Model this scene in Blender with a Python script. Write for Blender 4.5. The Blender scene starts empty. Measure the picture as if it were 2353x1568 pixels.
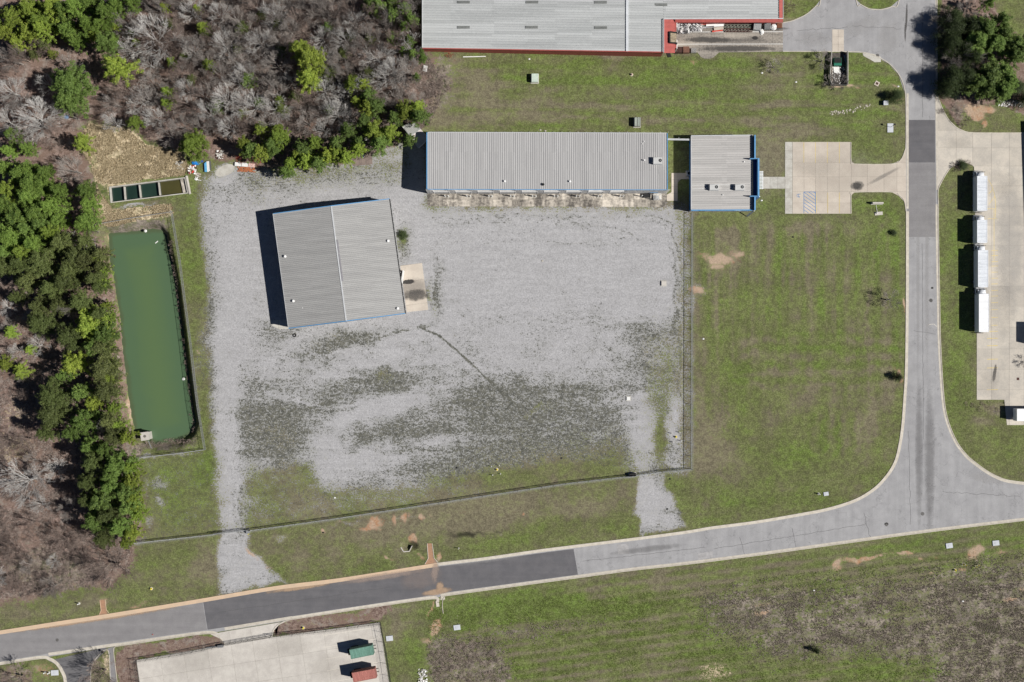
import bpy, math, random
import numpy as np
from mathutils import Vector, Matrix
from mathutils.geometry import tessellate_polygon
R = math.radians
rnd = random.Random(7)
SC = bpy.context.scene
COL = SC.collection
# ------------------------------------------------------------------ camera, sky, sun, exposure
S = 0.112            # metres per survey unit (plan units are measured on the aerial photo)
CAMH = 300.0
cam_d = bpy.data.cameras.new('camera'); cam = bpy.data.objects.new('camera', cam_d); COL.objects.link(cam)
cam.location = (0, 0, CAMH); cam.rotation_euler = (0, 0, 0)
cam_d.sensor_width = 36.0; cam_d.lens = 36.0 * CAMH / (2353 * S)
cam_d.clip_start = 1.0; cam_d.clip_end = 6000.0
SC.camera = cam
SUN_EL = R(47.0)
SUNV = Vector((0.978, -0.205, 0)).normalized() * math.cos(SUN_EL) + Vector((0, 0, math.sin(SUN_EL)))
world = bpy.data.worlds.new('World'); SC.world = world; world.use_nodes = True
wt = world.node_tree; bg = wt.nodes['Background']
sky = wt.nodes.new('ShaderNodeTexSky'); sky.sky_type = 'NISHITA'; sky.sun_disc = False
sky.sun_elevation = SUN_EL; sky.sun_rotation = math.atan2(SUNV.x, SUNV.y)
sky.air_density = 0.45; sky.dust_density = 0.1; sky.ozone_density = 2.0
wt.links.new(sky.outputs[0], bg.inputs[0]); bg.inputs[1].default_value = 0.05
sd = bpy.data.lights.new('sun', 'SUN'); so = bpy.data.objects.new('sun', sd); COL.objects.link(so)
sd.energy = 5.0; sd.angle = R(0.5); sd.color = (1.0, 0.965, 0.91)
so.rotation_euler = SUNV.to_track_quat('Z', 'Y').to_euler(); so.location = SUNV * 400
SC.view_settings.view_transform = 'Standard'; SC.view_settings.look = 'None'
SC.view_settings.gamma = 1.0; SC.view_settings.use_curve_mapping = False
SC.view_settings.exposure = 0.14

def W(x, y, h=0.0):
    k = (1 - h / CAMH) * S
    return ((x - 1176.5) * k, (784 - y) * k)
def WP(pts, h=0.0): return [W(x, y, h) for x, y in pts]

# ------------------------------------------------------------------ materials
class NT:
    def __init__(s, name):
        s.m = bpy.data.materials.new(name); s.m.use_nodes = True
        s.t = s.m.node_tree; s.n = s.t.nodes; s.l = s.t.links
        s.b = s.n['Principled BSDF']; s.out = s.n['Material Output']
        s.b.inputs['Roughness'].default_value = 0.85
        s.b.inputs['Specular IOR Level'].default_value = 0.25
    def link(s, a, b): s.l.new(a, b)
    def setin(s, inp, v):
        if isinstance(v, bpy.types.NodeSocket): s.l.new(v, inp)
        elif isinstance(v, tuple) and len(v) == 3 and inp.type == 'RGBA': inp.default_value = (*v, 1)
        else: inp.default_value = v
    def pos(s): return s.n.new('ShaderNodeNewGeometry').outputs['Position']
    def objc(s): return s.n.new('ShaderNodeTexCoord').outputs['Object']
    def mapping(s, v, scale=(1, 1, 1), rot=0.0, loc=(0, 0, 0)):
        m = s.n.new('ShaderNodeMapping'); s.l.new(v, m.inputs[0])
        m.inputs['Scale'].default_value = scale; m.inputs['Rotation'].default_value = (0, 0, rot)
        m.inputs['Location'].default_value = loc
        return m.outputs[0]
    def noise(s, v, scale, detail=3, rough=0.55, dist=0.0):
        n = s.n.new('ShaderNodeTexNoise'); s.l.new(v, n.inputs['Vector'])
        n.inputs['Scale'].default_value = scale; n.inputs['Detail'].default_value = detail
        n.inputs['Roughness'].default_value = rough; n.inputs['Distortion'].default_value = dist
        return n.outputs['Fac']
    def vor(s, v, scale, out='Distance'):
        n = s.n.new('ShaderNodeTexVoronoi'); s.l.new(v, n.inputs['Vector']); n.inputs['Scale'].default_value = scale
        return n.outputs[out]
    def math(s, op, a, b=0.0, clamp=False):
        n = s.n.new('ShaderNodeMath'); n.operation = op; n.use_clamp = clamp
        s.setin(n.inputs[0], a); s.setin(n.inputs[1], b); return n.outputs[0]
    def mr(s, v, a, b, c=0.0, d=1.0, smooth=True):
        n = s.n.new('ShaderNodeMapRange'); n.interpolation_type = 'SMOOTHSTEP' if smooth else 'LINEAR'
        s.setin(n.inputs['Value'], v); s.setin(n.inputs['From Min'], a); s.setin(n.inputs['From Max'], b)
        s.setin(n.inputs['To Min'], c); s.setin(n.inputs['To Max'], d); return n.outputs[0]
    def mix(s, f, a, b, mode='MIX'):
        n = s.n.new('ShaderNodeMix'); n.data_type = 'RGBA'; n.blend_type = mode
        s.setin(n.inputs[0], f); s.setin(n.inputs[6], a); s.setin(n.inputs[7], b); return n.outputs[2]
    def attr(s, name):
        n = s.n.new('ShaderNodeAttribute'); n.attribute_name = name
        sp = s.n.new('ShaderNodeSeparateColor'); s.l.new(n.outputs['Color'], sp.inputs[0])
        return sp.outputs[0], sp.outputs[1], sp.outputs[2], n.outputs['Alpha']
    def rand_obj(s): return s.n.new('ShaderNodeObjectInfo').outputs['Random']
    def rand_isl(s): return s.n.new('ShaderNodeNewGeometry').outputs['Random Per Island']
    def col(s, c): s.setin(s.b.inputs['Base Color'], c)
    def rough(s, v): s.setin(s.b.inputs['Roughness'], v)
    def bump(s, h, strength=0.3, dist=0.05):
        n = s.n.new('ShaderNodeBump'); s.setin(n.inputs['Height'], h)
        n.inputs['Strength'].default_value = strength; n.inputs['Distance'].default_value = dist
        s.l.new(n.outputs[0], s.b.inputs['Normal'])

MATS = {}
def mat(name, c, c2=None, scale=2.0, rough=0.8, metal=0.0, var=0.0, bump=0.15, island=False, world_pos=False, spec=0.25, streak=None):
    """plain weathered surface: two tones mixed by two octave sets of noise"""
    if name in MATS: return MATS[name]
    t = NT(name); v = t.pos() if world_pos else t.objc()
    if streak: vs = t.mapping(v, streak)
    else: vs = v
    c2 = c2 or tuple(x * 0.72 for x in c)
    a = t.noise(vs, scale, 5, 0.6); b = t.noise(v, scale * 7, 3, 0.6)
    f = t.mr(t.math('ADD', t.math('MULTIPLY', a, 0.65), t.math('MULTIPLY', b, 0.35)), 0.36, 0.64)
    cc = t.mix(f, c2, c)
    if var or island:
        r = t.rand_isl() if island else t.rand_obj()
        cc = t.mix(1.0, cc, t.mr(r, 0, 1, 1 - (var or 0.1), 1 + (var or 0.1), False), 'MULTIPLY')
    t.col(cc); t.rough(rough); t.b.inputs['Metallic'].default_value = metal
    t.b.inputs['Specular IOR Level'].default_value = spec
    if bump: t.bump(b, bump, 0.03)
    MATS[name] = t.m; return t.m

def leafmat(name, c1, c2, c3, trans=0.25, vary=True):
    t = NT(name)
    r = t.rand_obj(); i = t.rand_isl(); v = t.objc()
    n = t.noise(v, 0.55, 2)
    f = t.math('ADD', t.math('MULTIPLY', i, 0.55), t.math('MULTIPLY', n, 0.6))
    cc = t.mix(t.mr(f, 0.25, 0.85), c1, c2)
    cc = t.mix(t.mr(r, 0.0, 1.0, 0.0, 0.75), cc, c3)
    fr = t.math('FRACT', t.math('MULTIPLY', r, 17.3)); cc = t.mix(1.0, cc, t.mr(fr, 0, 1, .62 if vary else 1.0, 1.2 if vary else 1.0, False), 'MULTIPLY')
    t.col(cc); t.rough(0.6); t.b.inputs['Specular IOR Level'].default_value = 0.3
    tr = t.n.new('ShaderNodeBsdfTranslucent'); t.link(cc, tr.inputs[0])
    mx = t.n.new('ShaderNodeMixShader'); mx.inputs[0].default_value = trans
    t.link(t.b.outputs[0], mx.inputs[1]); t.link(tr.outputs[0], mx.inputs[2]); t.link(mx.outputs[0], t.out.inputs[0])
    MATS[name] = t.m; return t.m

def stain_mat(name, c, thr=0.5, scale=0.8, soft=0.25, stretch=(1, 1, 1), maxa=0.9):
    t = NT(name); v = t.objc()
    # radial falloff in object space: the sheet is a unit disc scaled through its mesh, uv-less
    uv = t.n.new('ShaderNodeAttribute'); uv.attribute_name = 'edge'
    n = t.noise(t.mapping(v, stretch), scale, 5, 0.62)
    n2 = t.noise(v, scale * 6, 3, 0.6)
    f = t.math('ADD', t.math('MULTIPLY', n, 0.7), t.math('MULTIPLY', n2, 0.3))
    f = t.math('ADD', f, t.math('MULTIPLY', t.math('SUBTRACT', uv.outputs['Fac'], 0.5), 0.55))
    a = t.mr(f, thr - soft * 0.5, thr + soft * 0.5, 0, maxa)
    tr = t.n.new('ShaderNodeBsdfTransparent'); mx = t.n.new('ShaderNodeMixShader')
    t.col(t.mix(n2, tuple(x * 0.8 for x in c), tuple(min(1, x * 1.15) for x in c))); t.rough(0.9)
    t.link(a, mx.inputs[0]); t.link(tr.outputs[0], mx.inputs[1]); t.link(t.b.outputs[0], mx.inputs[2])
    t.link(mx.outputs[0], t.out.inputs[0]); MATS[name] = t.m; return t.m

# ------------------------------------------------------------------ mesh helpers
class MB:
    def __init__(s): s.v = []; s.f = []; s.mi = []; s.cur = 0
    def add(s, vs, fs):
        o = len(s.v); s.v += [tuple(p) for p in vs]
        for f in fs: s.f.append(tuple(i + o for i in f)); s.mi.append(s.cur)
    def box(s, cx, cy, cz, sx, sy, sz, rot=0.0, tilt=None, taper=1.0):
        c, n = math.cos(rot), math.sin(rot); vs = []
        for z in (-.5, .5):
            k = taper if z > 0 else 1.0
            for a, b in ((-.5, -.5), (.5, -.5), (.5, .5), (-.5, .5)):
                p = Vector((a * sx * k, b * sy * k, z * sz))
                if tilt: p = tilt @ p
                vs.append((cx + p.x * c - p.y * n, cy + p.x * n + p.y * c, cz + p.z))
        s.add(vs, [(3, 2, 1, 0), (4, 5, 6, 7), (0, 1, 5, 4), (1, 2, 6, 5), (2, 3, 7, 6), (3, 0, 4, 7)])
        return s
    def bar(s, p, q, w, h=None):
        p = Vector(p); q = Vector(q); d = q - p; L = d.length
        if L < 1e-6: return s
        d.normalize(); h = h or w
        side = d.cross(Vector((0, 0, 1)))
        if side.length < 1e-3: side = Vector((1, 0, 0))
        side.normalize(); up = side.cross(d)
        vs = []
        for e in (p, q):
            for a, b in ((-1, -1), (1, -1), (1, 1), (-1, 1)): vs.append(e + side * a * w / 2 + up * b * h / 2)
        s.add(vs, [(0, 1, 2, 3), (7, 6, 5, 4), (0, 4, 5, 1), (1, 5, 6, 2), (2, 6, 7, 3), (3, 7, 4, 0)])
        return s
    def tube(s, p, q, r0, r1=None, n=8, cap=True):
        p = Vector(p); q = Vector(q); d = (q - p); r1 = r0 if r1 is None else r1
        if d.length < 1e-6: return s
        d.normalize(); a = d.orthogonal().normalized(); b = d.cross(a); vs = []
        for e, r in ((p, r0), (q, r1)):
            for i in range(n):
                t = 2 * math.pi * i / n; vs.append(e + (a * math.cos(t) + b * math.sin(t)) * r)
        fs = [(i, (i + 1) % n, n + (i + 1) % n, n + i) for i in range(n)]
        if cap: fs += [tuple(range(n - 1, -1, -1)), tuple(range(n, 2 * n))]
        s.add(vs, fs); return s
    def dome(s, c, r, hz=None, n=10, m=4):
        hz = hz or r; vs = []; fs = []
        for j in range(m):
            e = j / m * math.pi / 2
            for i in range(n):
                t = 2 * math.pi * i / n
                vs.append((c[0] + r * math.cos(e) * math.cos(t), c[1] + r * math.cos(e) * math.sin(t), c[2] + hz * math.sin(e)))
        vs.append((c[0], c[1], c[2] + hz))
        for j in range(m - 1):
            for i in range(n): fs.append((j * n + i, j * n + (i + 1) % n, (j + 1) * n + (i + 1) % n, (j + 1) * n + i))
        for i in range(n): fs.append(((m - 1) * n + i, (m - 1) * n + (i + 1) % n, m * n))
        s.add(vs, fs); return s
    def prism(s, pts, z0, z1):
        n = len(pts)
        A = sum(pts[i][0] * pts[(i + 1) % n][1] - pts[(i + 1) % n][0] * pts[i][1] for i in range(n))
        if A < 0: pts = pts[::-1]
        z0s = z0 if isinstance(z0, (list, tuple)) else [z0] * n; z1s = z1 if isinstance(z1, (list, tuple)) else [z1] * n
        if A < 0 and isinstance(z1, (list, tuple)): z1s = list(z1s)[::-1]
        vs = [(p[0], p[1], z) for p, z in zip(pts, z0s)] + [(p[0], p[1], z) for p, z in zip(pts, z1s)]
        tri = tessellate_polygon([[Vector((p[0], p[1], 0)) for p in pts]])
        fs = []
        for t in tri:
            a, b, c = t
            ar = (pts[b][0] - pts[a][0]) * (pts[c][1] - pts[a][1]) - (pts[c][0] - pts[a][0]) * (pts[b][1] - pts[a][1])
            if ar < 0: a, c = c, a
            fs.append((a + n, b + n, c + n))
        fs += [(i, (i + 1) % n, n + (i + 1) % n, n + i) for i in range(n)]
        s.add(vs, fs); return s
    def mesh(s, name, mats, base=(0, 0, 0), smooth=False):
        me = bpy.data.meshes.new(name)
        bx, by, bz = base
        me.from_pydata([(x - bx, y - by, z - bz) for x, y, z in s.v], [], s.f)
        for m in (mats if isinstance(mats, (list, tuple)) else [mats]): me.materials.append(m)
        if any(s.mi): me.polygons.foreach_set('material_index', s.mi)
        if smooth: me.polygons.foreach_set('use_smooth', [True] * len(s.f))
        me.update(); return me

def props(o, label=None, cat=None, group=None, kind=None):
    if label: o['label'] = label
    if cat: o['category'] = cat
    if group: o['group'] = group
    if kind: o['kind'] = kind
    return o
def thing(name, label, cat, loc, rz=0.0, group=None):
    o = bpy.data.objects.new(name, None); COL.objects.link(o); o.empty_display_size = 0.5
    o.location = (loc[0], loc[1], loc[2] if len(loc) > 2 else 0.0); o.rotation_euler = (0, 0, rz)
    return props(o, label, cat, group)
def part(par, name, mb, mats, local=False, smooth=False, kind=None, label=None, base=None):
    """mesh child. local=True: mesh is already in the thing's own space"""
    if base is None: base = (0, 0, 0) if local else tuple(par.location)
    me = mb.mesh(name, mats, base, smooth)
    o = bpy.data.objects.new(name, me); COL.objects.link(o); o.parent = par
    return props(o, label, None, None, kind)
def sub(par, name, mb, mats, top, local=False, smooth=False):
    me = mb.mesh(name, mats, (0, 0, 0) if local else tuple(top.location), smooth)
    o = bpy.data.objects.new(name, me); COL.objects.link(o); o.parent = par; return o
def solo(name, mb, mats, label=None, cat=None, group=None, kind=None, base=None, smooth=False):
    base = base or (0, 0, 0)
    o = bpy.data.objects.new(name, mb.mesh(name, mats, base, smooth)); COL.objects.link(o); o.location = base
    return props(o, label, cat, group, kind)
def struct(name, mb, mats, smooth=False): return solo(name, mb, mats, kind='structure', smooth=smooth)
def copy_tree(o, parent=None):
    c = o.copy(); COL.objects.link(c); c.parent = parent
    for ch in list(o.children): copy_tree(ch, c)
    return c

def smooth_line(pts, n=6):
    P = [Vector((p[0], p[1])) for p in pts]; out = []
    for i in range(len(P) - 1):
        a = P[i - 1] if i else P[i] * 2 - P[i + 1]; b = P[i]; c = P[i + 1]; d = P[i + 2] if i + 2 < len(P) else P[i + 1] * 2 - P[i]
        k = 1 if (c - b).length > 3 * n * 12 else n
        for j in range(n):
            t = j / n
            out.append(0.5 * ((2 * b) + (-a + c) * t + (2 * a - 5 * b + 4 * c - d) * t * t + (-a + 3 * b - 3 * c + d) * t ** 3))
    out.append(P[-1]); return [(p.x, p.y) for p in out]
def offset_line(pts, d):
    out = []; n = len(pts)
    for i in range(n):
        a = Vector(pts[max(0, i - 1)]); b = Vector(pts[min(n - 1, i + 1)]); t = (b - a)
        t = t.normalized() if t.length > 1e-9 else Vector((1, 0)); out.append((pts[i][0] - t.y * d, pts[i][1] + t.x * d))
    return out
def strip(mb, pts, d0, d1, z0, z1):
    """box strip along a world polyline between two side offsets"""
    A = offset_line(pts, d0); B = offset_line(pts, d1); n = len(pts)
    vs = [(x, y, z1) for x, y in A] + [(x, y, z1) for x, y in B] + [(x, y, z0) for x, y in A] + [(x, y, z0) for x, y in B]
    fs = []
    flip = d1 < d0
    for i in range(n - 1):
        q = [(i, i + 1, n + i + 1, n + i), (2 * n + i, 2 * n + i + 1, i + 1, i), (n + i, n + i + 1, 3 * n + i + 1, 3 * n + i)]
        fs += [f[::-1] for f in q] if flip else q
    e = [(0, n, 3 * n, 2 * n), (2 * n - 1, n - 1, 3 * n - 1, 4 * n - 1)]
    fs += [f[::-1] for f in e] if flip else e
    mb.add(vs, fs)
def clip_poly(subj, cell):
    """Sutherland-Hodgman: subject polygon clipped by a convex ccw cell"""
    out = subj
    for i in range(len(cell)):
        a = cell[i]; b = cell[(i + 1) % len(cell)]; inp = out; out = []
        if not inp: break
        def ins(p): return (b[0] - a[0]) * (p[1] - a[1]) - (b[1] - a[1]) * (p[0] - a[0]) >= 0
        def cr(p, q):
            d1 = (b[0] - a[0]) * (p[1] - a[1]) - (b[1] - a[1]) * (p[0] - a[0]); d2 = (b[0] - a[0]) * (q[1] - a[1]) - (b[1] - a[1]) * (q[0] - a[0])
            t = d1 / (d1 - d2); return (p[0] + (q[0] - p[0]) * t, p[1] + (q[1] - p[1]) * t)
        for j in range(len(inp)):
            p = inp[j - 1]; q = inp[j]
            if ins(q):
                if not ins(p): out.append(cr(p, q))
                out.append(q)
            elif ins(p): out.append(cr(p, q))
    return out
def area(p): return 0.5 * abs(sum(p[i - 1][0] * p[i][1] - p[i][0] * p[i - 1][1] for i in range(len(p))))
def slabs(base_obj, poly, u0, us, v0, vs, ang, mats, z0, z1, gap=0.05, name='concrete_slab'):
    """concrete panels of a yard, cut to its outline, each its own piece of the setting. poly in world metres"""
    c, s = math.cos(ang), math.sin(ang); cnt = 0
    for i in range(len(us) - 1):
        for j in range(len(vs) - 1):
            g = gap / 2
            cell = [(us[i] + g, vs[j] + g), (us[i + 1] - g, vs[j] + g), (us[i + 1] - g, vs[j + 1] - g), (us[i] + g, vs[j + 1] - g)]
            cell = [(u0 + a * c - b * s, v0 + a * s + b * c) for a, b in cell]
            p = clip_poly(poly, cell)
            q = []
            for pt in p:
                if not q or math.dist(pt, q[-1]) > 1e-3: q.append(pt)
            if len(q) > 2 and math.dist(q[0], q[-1]) < 1e-3: q.pop()
            if len(q) < 3 or area(q) < 0.3: continue
            cx = sum(a for a, b in q) / len(q); cy = sum(b for a, b in q) / len(q)
            mb = MB(); mb.prism(q, z0, z1 + rnd.uniform(-.002, .002))
            me = mb.mesh(name, mats, (cx, cy, 0)); o = bpy.data.objects.new(name, me); COL.objects.link(o)
            o.parent = base_obj; o.location = (cx, cy, 0); cnt += 1
    return cnt
def steps(a, b, d):
    n = max(1, round((b - a) / d)); return [a + (b - a) * i / n for i in range(n + 1)]

# ------------------------------------------------------------------ ground masks (plan units, evaluated at the mesh vertices)
def hashn(ix, iy, seed):
    h = np.sin(ix * 127.1 + iy * 311.7 + seed * 74.7) * 43758.5453
    return h - np.floor(h)
def vnoise(x, y, sc, seed=0, oct=3):
    tot = 0; amp = 1; s = 0
    for o in range(oct):
        u = x / sc; v = y / sc; iu = np.floor(u); iv = np.floor(v); fu = u - iu; fv = v - iv
        fu = fu * fu * (3 - 2 * fu); fv = fv * fv * (3 - 2 * fv)
        a = hashn(iu, iv, seed + o); b = hashn(iu + 1, iv, seed + o); c = hashn(iu, iv + 1, seed + o); d = hashn(iu + 1, iv + 1, seed + o)
        tot = tot + amp * ((a * (1 - fu) + b * fu) * (1 - fv) + (c * (1 - fu) + d * fu) * fv); s += amp; amp *= 0.5; sc /= 2.1
    return tot / s
def sstep(e0, e1, v):
    t = np.clip((v - e0) / (e1 - e0), 0, 1); return t * t * (3 - 2 * t)
def pdist(X, Y, pts):
    """signed distance to polygon, positive inside"""
    d = np.full(X.shape, 1e9); ins = np.zeros(X.shape, bool); n = len(pts)
    for i in range(n):
        x0, y0 = pts[i]; x1, y1 = pts[(i + 1) % n]; dx, dy = x1 - x0, y1 - y0
        L = dx * dx + dy * dy + 1e-9; t = np.clip(((X - x0) * dx + (Y - y0) * dy) / L, 0, 1)
        d = np.minimum(d, np.hypot(X - x0 - t * dx, Y - y0 - t * dy))
        c = ((y0 > Y) != (y1 > Y)) & (X < (x1 - x0) * (Y - y0) / ((y1 - y0) if y1 != y0 else 1e-9) + x0)
        ins ^= c
    return np.where(ins, d, -d)
def ldist(X, Y, pts):
    d = np.full(X.shape, 1e9)
    for i in range(len(pts) - 1):
        x0, y0 = pts[i]; x1, y1 = pts[i + 1]; dx, dy = x1 - x0, y1 - y0
        L = dx * dx + dy * dy + 1e-9; t = np.clip(((X - x0) * dx + (Y - y0) * dy) / L, 0, 1)
        d = np.minimum(d, np.hypot(X - x0 - t * dx, Y - y0 - t * dy))
    return d

POND = [(247,539),(300,535),(345,529),(362,530),(373,541),(384,589),(398,656),(411,756),(421,839),(431,906),(441,972),(434,992),(402,1011),(352,1019),(327,1010),(310,996),(300,956),(290,889),(280,806),(273,722),(261,656),(249,589)]
TANK = [(251.7,430),(426,408),(433,445),(255,467)]
WOOD = [(-3000,-3000),(955,-3000),(955,0),(966,110),(990,140),(1022,195),(1012,235),(985,285),(930,325),(840,362),(700,385),(600,383),(520,372),(430,350),(330,318),(290,292),(225,275),(180,300),(190,350),(222,400),(232,470),(215,520),(240,560),(255,640),(275,750),(285,900),(300,1000),(315,1060),(328,1180),(318,1245),(300,1300),(262,1352),(190,1352),(60,1380),(-50,1400),(-3000,1800)]
def masks(X, Y):
    wx = X + (vnoise(X, Y, 34, 1) - .5) * 26 + (vnoise(X, Y, 9, 2, 2) - .5) * 7
    wy = Y + (vnoise(X, Y, 34, 3) - .5) * 26 + (vnoise(X, Y, 9, 4, 2) - .5) * 7
    def P(pts, fe=9, a=1.0): return a * sstep(-fe, fe, pdist(wx, wy, pts))
    def B(x, y, rx, ry=None, ang=0, a=1.0):
        ry = ry or rx; c, s = math.cos(R(ang)), math.sin(R(ang))
        u = ((wx - x) * c + (wy - y) * s) / rx; v = (-(wx - x) * s + (wy - y) * c) / ry
        return a * np.exp(-(u * u + v * v) * 1.15)
    def L(pts, w, a=1.0): return a * sstep(w * 1.3, w * .5, ldist(wx, wy, pts))
    mx = np.maximum
    n1 = vnoise(X, Y, 90, 11); n2 = vnoise(X, Y, 28, 12)
    # ---- gravel
    g = P([(468,418),(500,392),(560,385),(640,392),(700,400),(760,392),(850,378),(925,372),(925,325),(985,325),(985,475),(1553,478),(1570,520),(1572,1080),(1480,1095),(1300,1075),(1150,1082),(1040,1098),(960,1122),(860,1132),(740,1135),(700,1075),(640,1080),(575,1090),(566,1215),(508,1215),(500,1100),(482,1000),(470,800),(462,600),(455,480)], 34)
    g = mx(g, P([(505,1205),(566,1205),(578,1262),(612,1300),(648,1343),(495,1366),(504,1290)], 11))
    g = mx(g, P([(1464,1082),(1518,1082),(1536,1112),(1560,1160),(1577,1214),(1466,1234),(1467,1192),(1450,1180),(1462,1130)], 9))
    for b in [(368,1110,26,16,0,.85),(372,1150,22,12,50,.8),(345,1195,20,10,-50,.7),(322,1240,14,16,0,.8),(335,1120,8,40,0,.55),(1578,600,9,140,0,.55),(1577,820,8,80,0,.4),(1605,667,24,14,0,.5),(330,1050,40,5,-6,.9),(430,1040,50,6,-6,.7),
              (1552,955,7,38,-3,1.4),(1556,1000,12,30,0,1.2),(1141,1082,20,16,0,.8),(300,472,36,5,-8,.9),(340,468,20,4,-8,.8),(640,400,60,10,0,.7),(150,268,10,8,0,.3),(517,392,24,16,0,1.2),(820,345,60,22,0,.5),(590,1290,40,14,50,.5),(660,1345,12,6,0,.6),(1215,640,6,6,0,.1),(640,1240,30,4,-8,.45),(800,1203,60,4,-9,.5),(930,1190,50,4,-9,.5),(450,900,14,160,0,.5)]:
        g = mx(g, B(*b))
    g = mx(g, P([(540,1040),(1470,1060),(1460,1090),(1130,1130),(800,1180),(560,1222)], 30, .40))
    g = mx(g, P([(408,470),(475,430),(520,1040),(478,1040),(440,800)], 18, .42))
    g = mx(g, P([(560,370),(985,310),(985,480),(560,480)], 26, .62))
    g = mx(g, P([(330,1050),(500,1040),(505,1230),(330,1240)], 16, .24))
    g = mx(g, P([(1545,480),(1590,480),(1590,1078),(1500,1085),(1520,800)], 10, .45))
    # green invading the west edge of the yard and the bottom
    g = g - B(436,560,28,120,0,.6) - B(452,660,22,100,0,.5) - B(430,760,20,100,0,.5) - B(480,1010,14,50,0,.3) - B(468,920,12,80,0,.4)
    g = g - B(925,545,14,30,0,.8) - B(590,432,46,40,0,.25) - B(760,420,160,26,0,.22) - B(900,400,50,30,0,.3) - B(610,470,70,20,0,.1)
    g = g - B(990,680,10,50,0,.5) - B(880,868,32,20,20,.45) - B(1500,900,26,120,0,.35) - B(1535,860,26,110,0,.55) - B(1520,1010,16,70,0,.8) - B(1480,800,60,30,0,.15)
    g = g - B(660,1120,80,60,0,.12) - B(1290,1060,120,34,0,.45) - B(1420,1060,60,40,0,.4) - B(1200,1095,180,26,0,.28) - B(1380,1020,90,40,0,.2) - B(1250,935,30,16,0,.25) - B(760,780,60,22,-25,.18) - B(1170,1010,60,30,0,.15)
    g = g - L([(1205,960),(1240,930)], 6, .35) - B(1100,1050,60,20,0,.15) - B(640,1000,60,36,20,.25)
    g = g - 0.12 * sstep(850, 1100, Y) * n2
    # ---- weeds over the gravel
    w = 0.09 + 0.31 * sstep(640, 930, wy + 60 * (n1 - .5)) + 0.10 * sstep(580, 480, wx) + 0.05*sstep(620,470,wy) + .06 * sstep(1000,1100,wy)
    w = w + B(640,1005,90,60,20,.55) + B(600,960,70,50,0,.3) + B(690,1070,90,40,0,.4) + B(760,790,70,30,-25,.55) + B(880,868,70,30,20,.6) + B(820,900,120,30,-15,.4)
    w = w + B(1010,905,90,26,0,.4) + B(1160,890,120,24,0,.35) + B(1130,945,190,34,3,.4) + B(950,1000,200,30,-4,.4) + B(1310,960,140,50,0,.3) + B(1340,900,90,20,0,.3) + B(1495,760,70,24,0,.45) + B(1480,840,60,60,0,.35)
    w = w + B(1250,1040,260,50,0,.4) + B(990,1075,250,30,0,.35) + B(925,560,26,50,0,.6) + B(1005,660,16,70,0,.6) + B(590,430,90,50,0,.35) + B(780,400,180,30,0,.45) + B(470,760,34,260,0,.45) + B(830,770,60,14,-15,.5)
    w = w + B(640,760,60,26,0,.4) + B(1290,560,100,10,4,.12) + B(1300,500,120,10,0,.1)
    w = w + L([(800,790),(900,770),(985,750)], 3, .5) + L([(560,500),(1000,480)], 4, .1) + B(1555,700,14,200,0,.3) + L([(690,820),(770,800),(850,765)],3,.35)
    w = w - B(520,900,32,260,4,.45) - B(520,1150,26,120,0,.4) - B(1480,1000,36,100,0,.55) - B(1490,1160,40,60,0,.6) - B(920,925,130,20,-14,.8) - B(740,1030,70,50,-30,.65) - B(800,1070,170,30,-4,.6) - B(880,1040,120,20,0,.3) - B(560,1300,60,50,0,.6)
    w = w - B(1000,1010,120,10,-3,.35) - B(850,835,70,22,-15,.45) - B(1200,830,260,20,0,.1) - B(1552,960,12,46,0,.9) - B(517,392,30,20,0,.9) + (n2 - .5) * .35
    w = w + 0.10 * (np.sin(Y / 7.5 + 3 * n1) > .55) * sstep(820, 900, Y)
    for pl, ww, am in (([(620,440),(560,540),(532,700),(520,900),(530,1100),(536,1215)], 3, -.35), ([(634,440),(574,544),(546,702),(534,900),(544,1100),(550,1215)], 3, -.3), ([(1440,490),(1540,510),(1562,580),(1566,800),(1560,900)], 3, .35), ([(1430,502),(1526,520),(1549,585),(1552,760)], 3, .3),
        ([(990,505),(1150,492),(1300,500),(1440,530),(1500,560)], 3, .3), ([(990,520),(1150,506),(1300,514),(1430,545)], 3, .25), ([(1000,560),(1200,552),(1420,566)], 2.5, .2), ([(985,680),(1100,720),(1300,735),(1500,730)], 3, .22), ([(985,696),(1100,735),(1300,750),(1500,744)], 3, .22),
        ([(690,850),(830,870),(1000,830),(1200,800)], 3, -.3), ([(600,900),(760,940),(960,900),(1150,850)], 3, -.3), ([(1300,1000),(1380,950),(1430,900)], 3, .3), ([(1205,960),(1225,938),(1250,925)], 4, .4), ([(1050,1000),(1060,1100)], 3, .25), ([(640,830),(900,790),(990,730),(1000,640),(960,540)], 3, -.25), ([(760,1040),(1000,1035),(1250,1040),(1440,1060)], 2.5, .25), ([(740,1062),(1000,1056),(1250,1066)], 2.5, .2)):
        w = w + L(pl, ww, am)
    w = w + (vnoise(X * .35, Y, 12, 51, 3) - .5) * .5 * sstep(640, 860, Y) + (vnoise(X * .6, Y, 60, 52, 3) - .5) * .35 * sstep(560, 860, Y)
    w = np.clip(w, .02, .80) * .93
    w = mx(w, .9 * sstep(3.4, 1.2, ldist(X, Y, [(970,755),(1010,772),(1060,815),(1130,880),(1180,925),(1260,985),(1330,1015),(1400,1048)])))
    # ---- greenness of the turf
    e = 0.47 + (n1 - .5) * .6 + (vnoise(X, Y, 40, 15) - .5) * .5 + (vnoise(X, Y, 14, 16, 2) - .5) * .25
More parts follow.
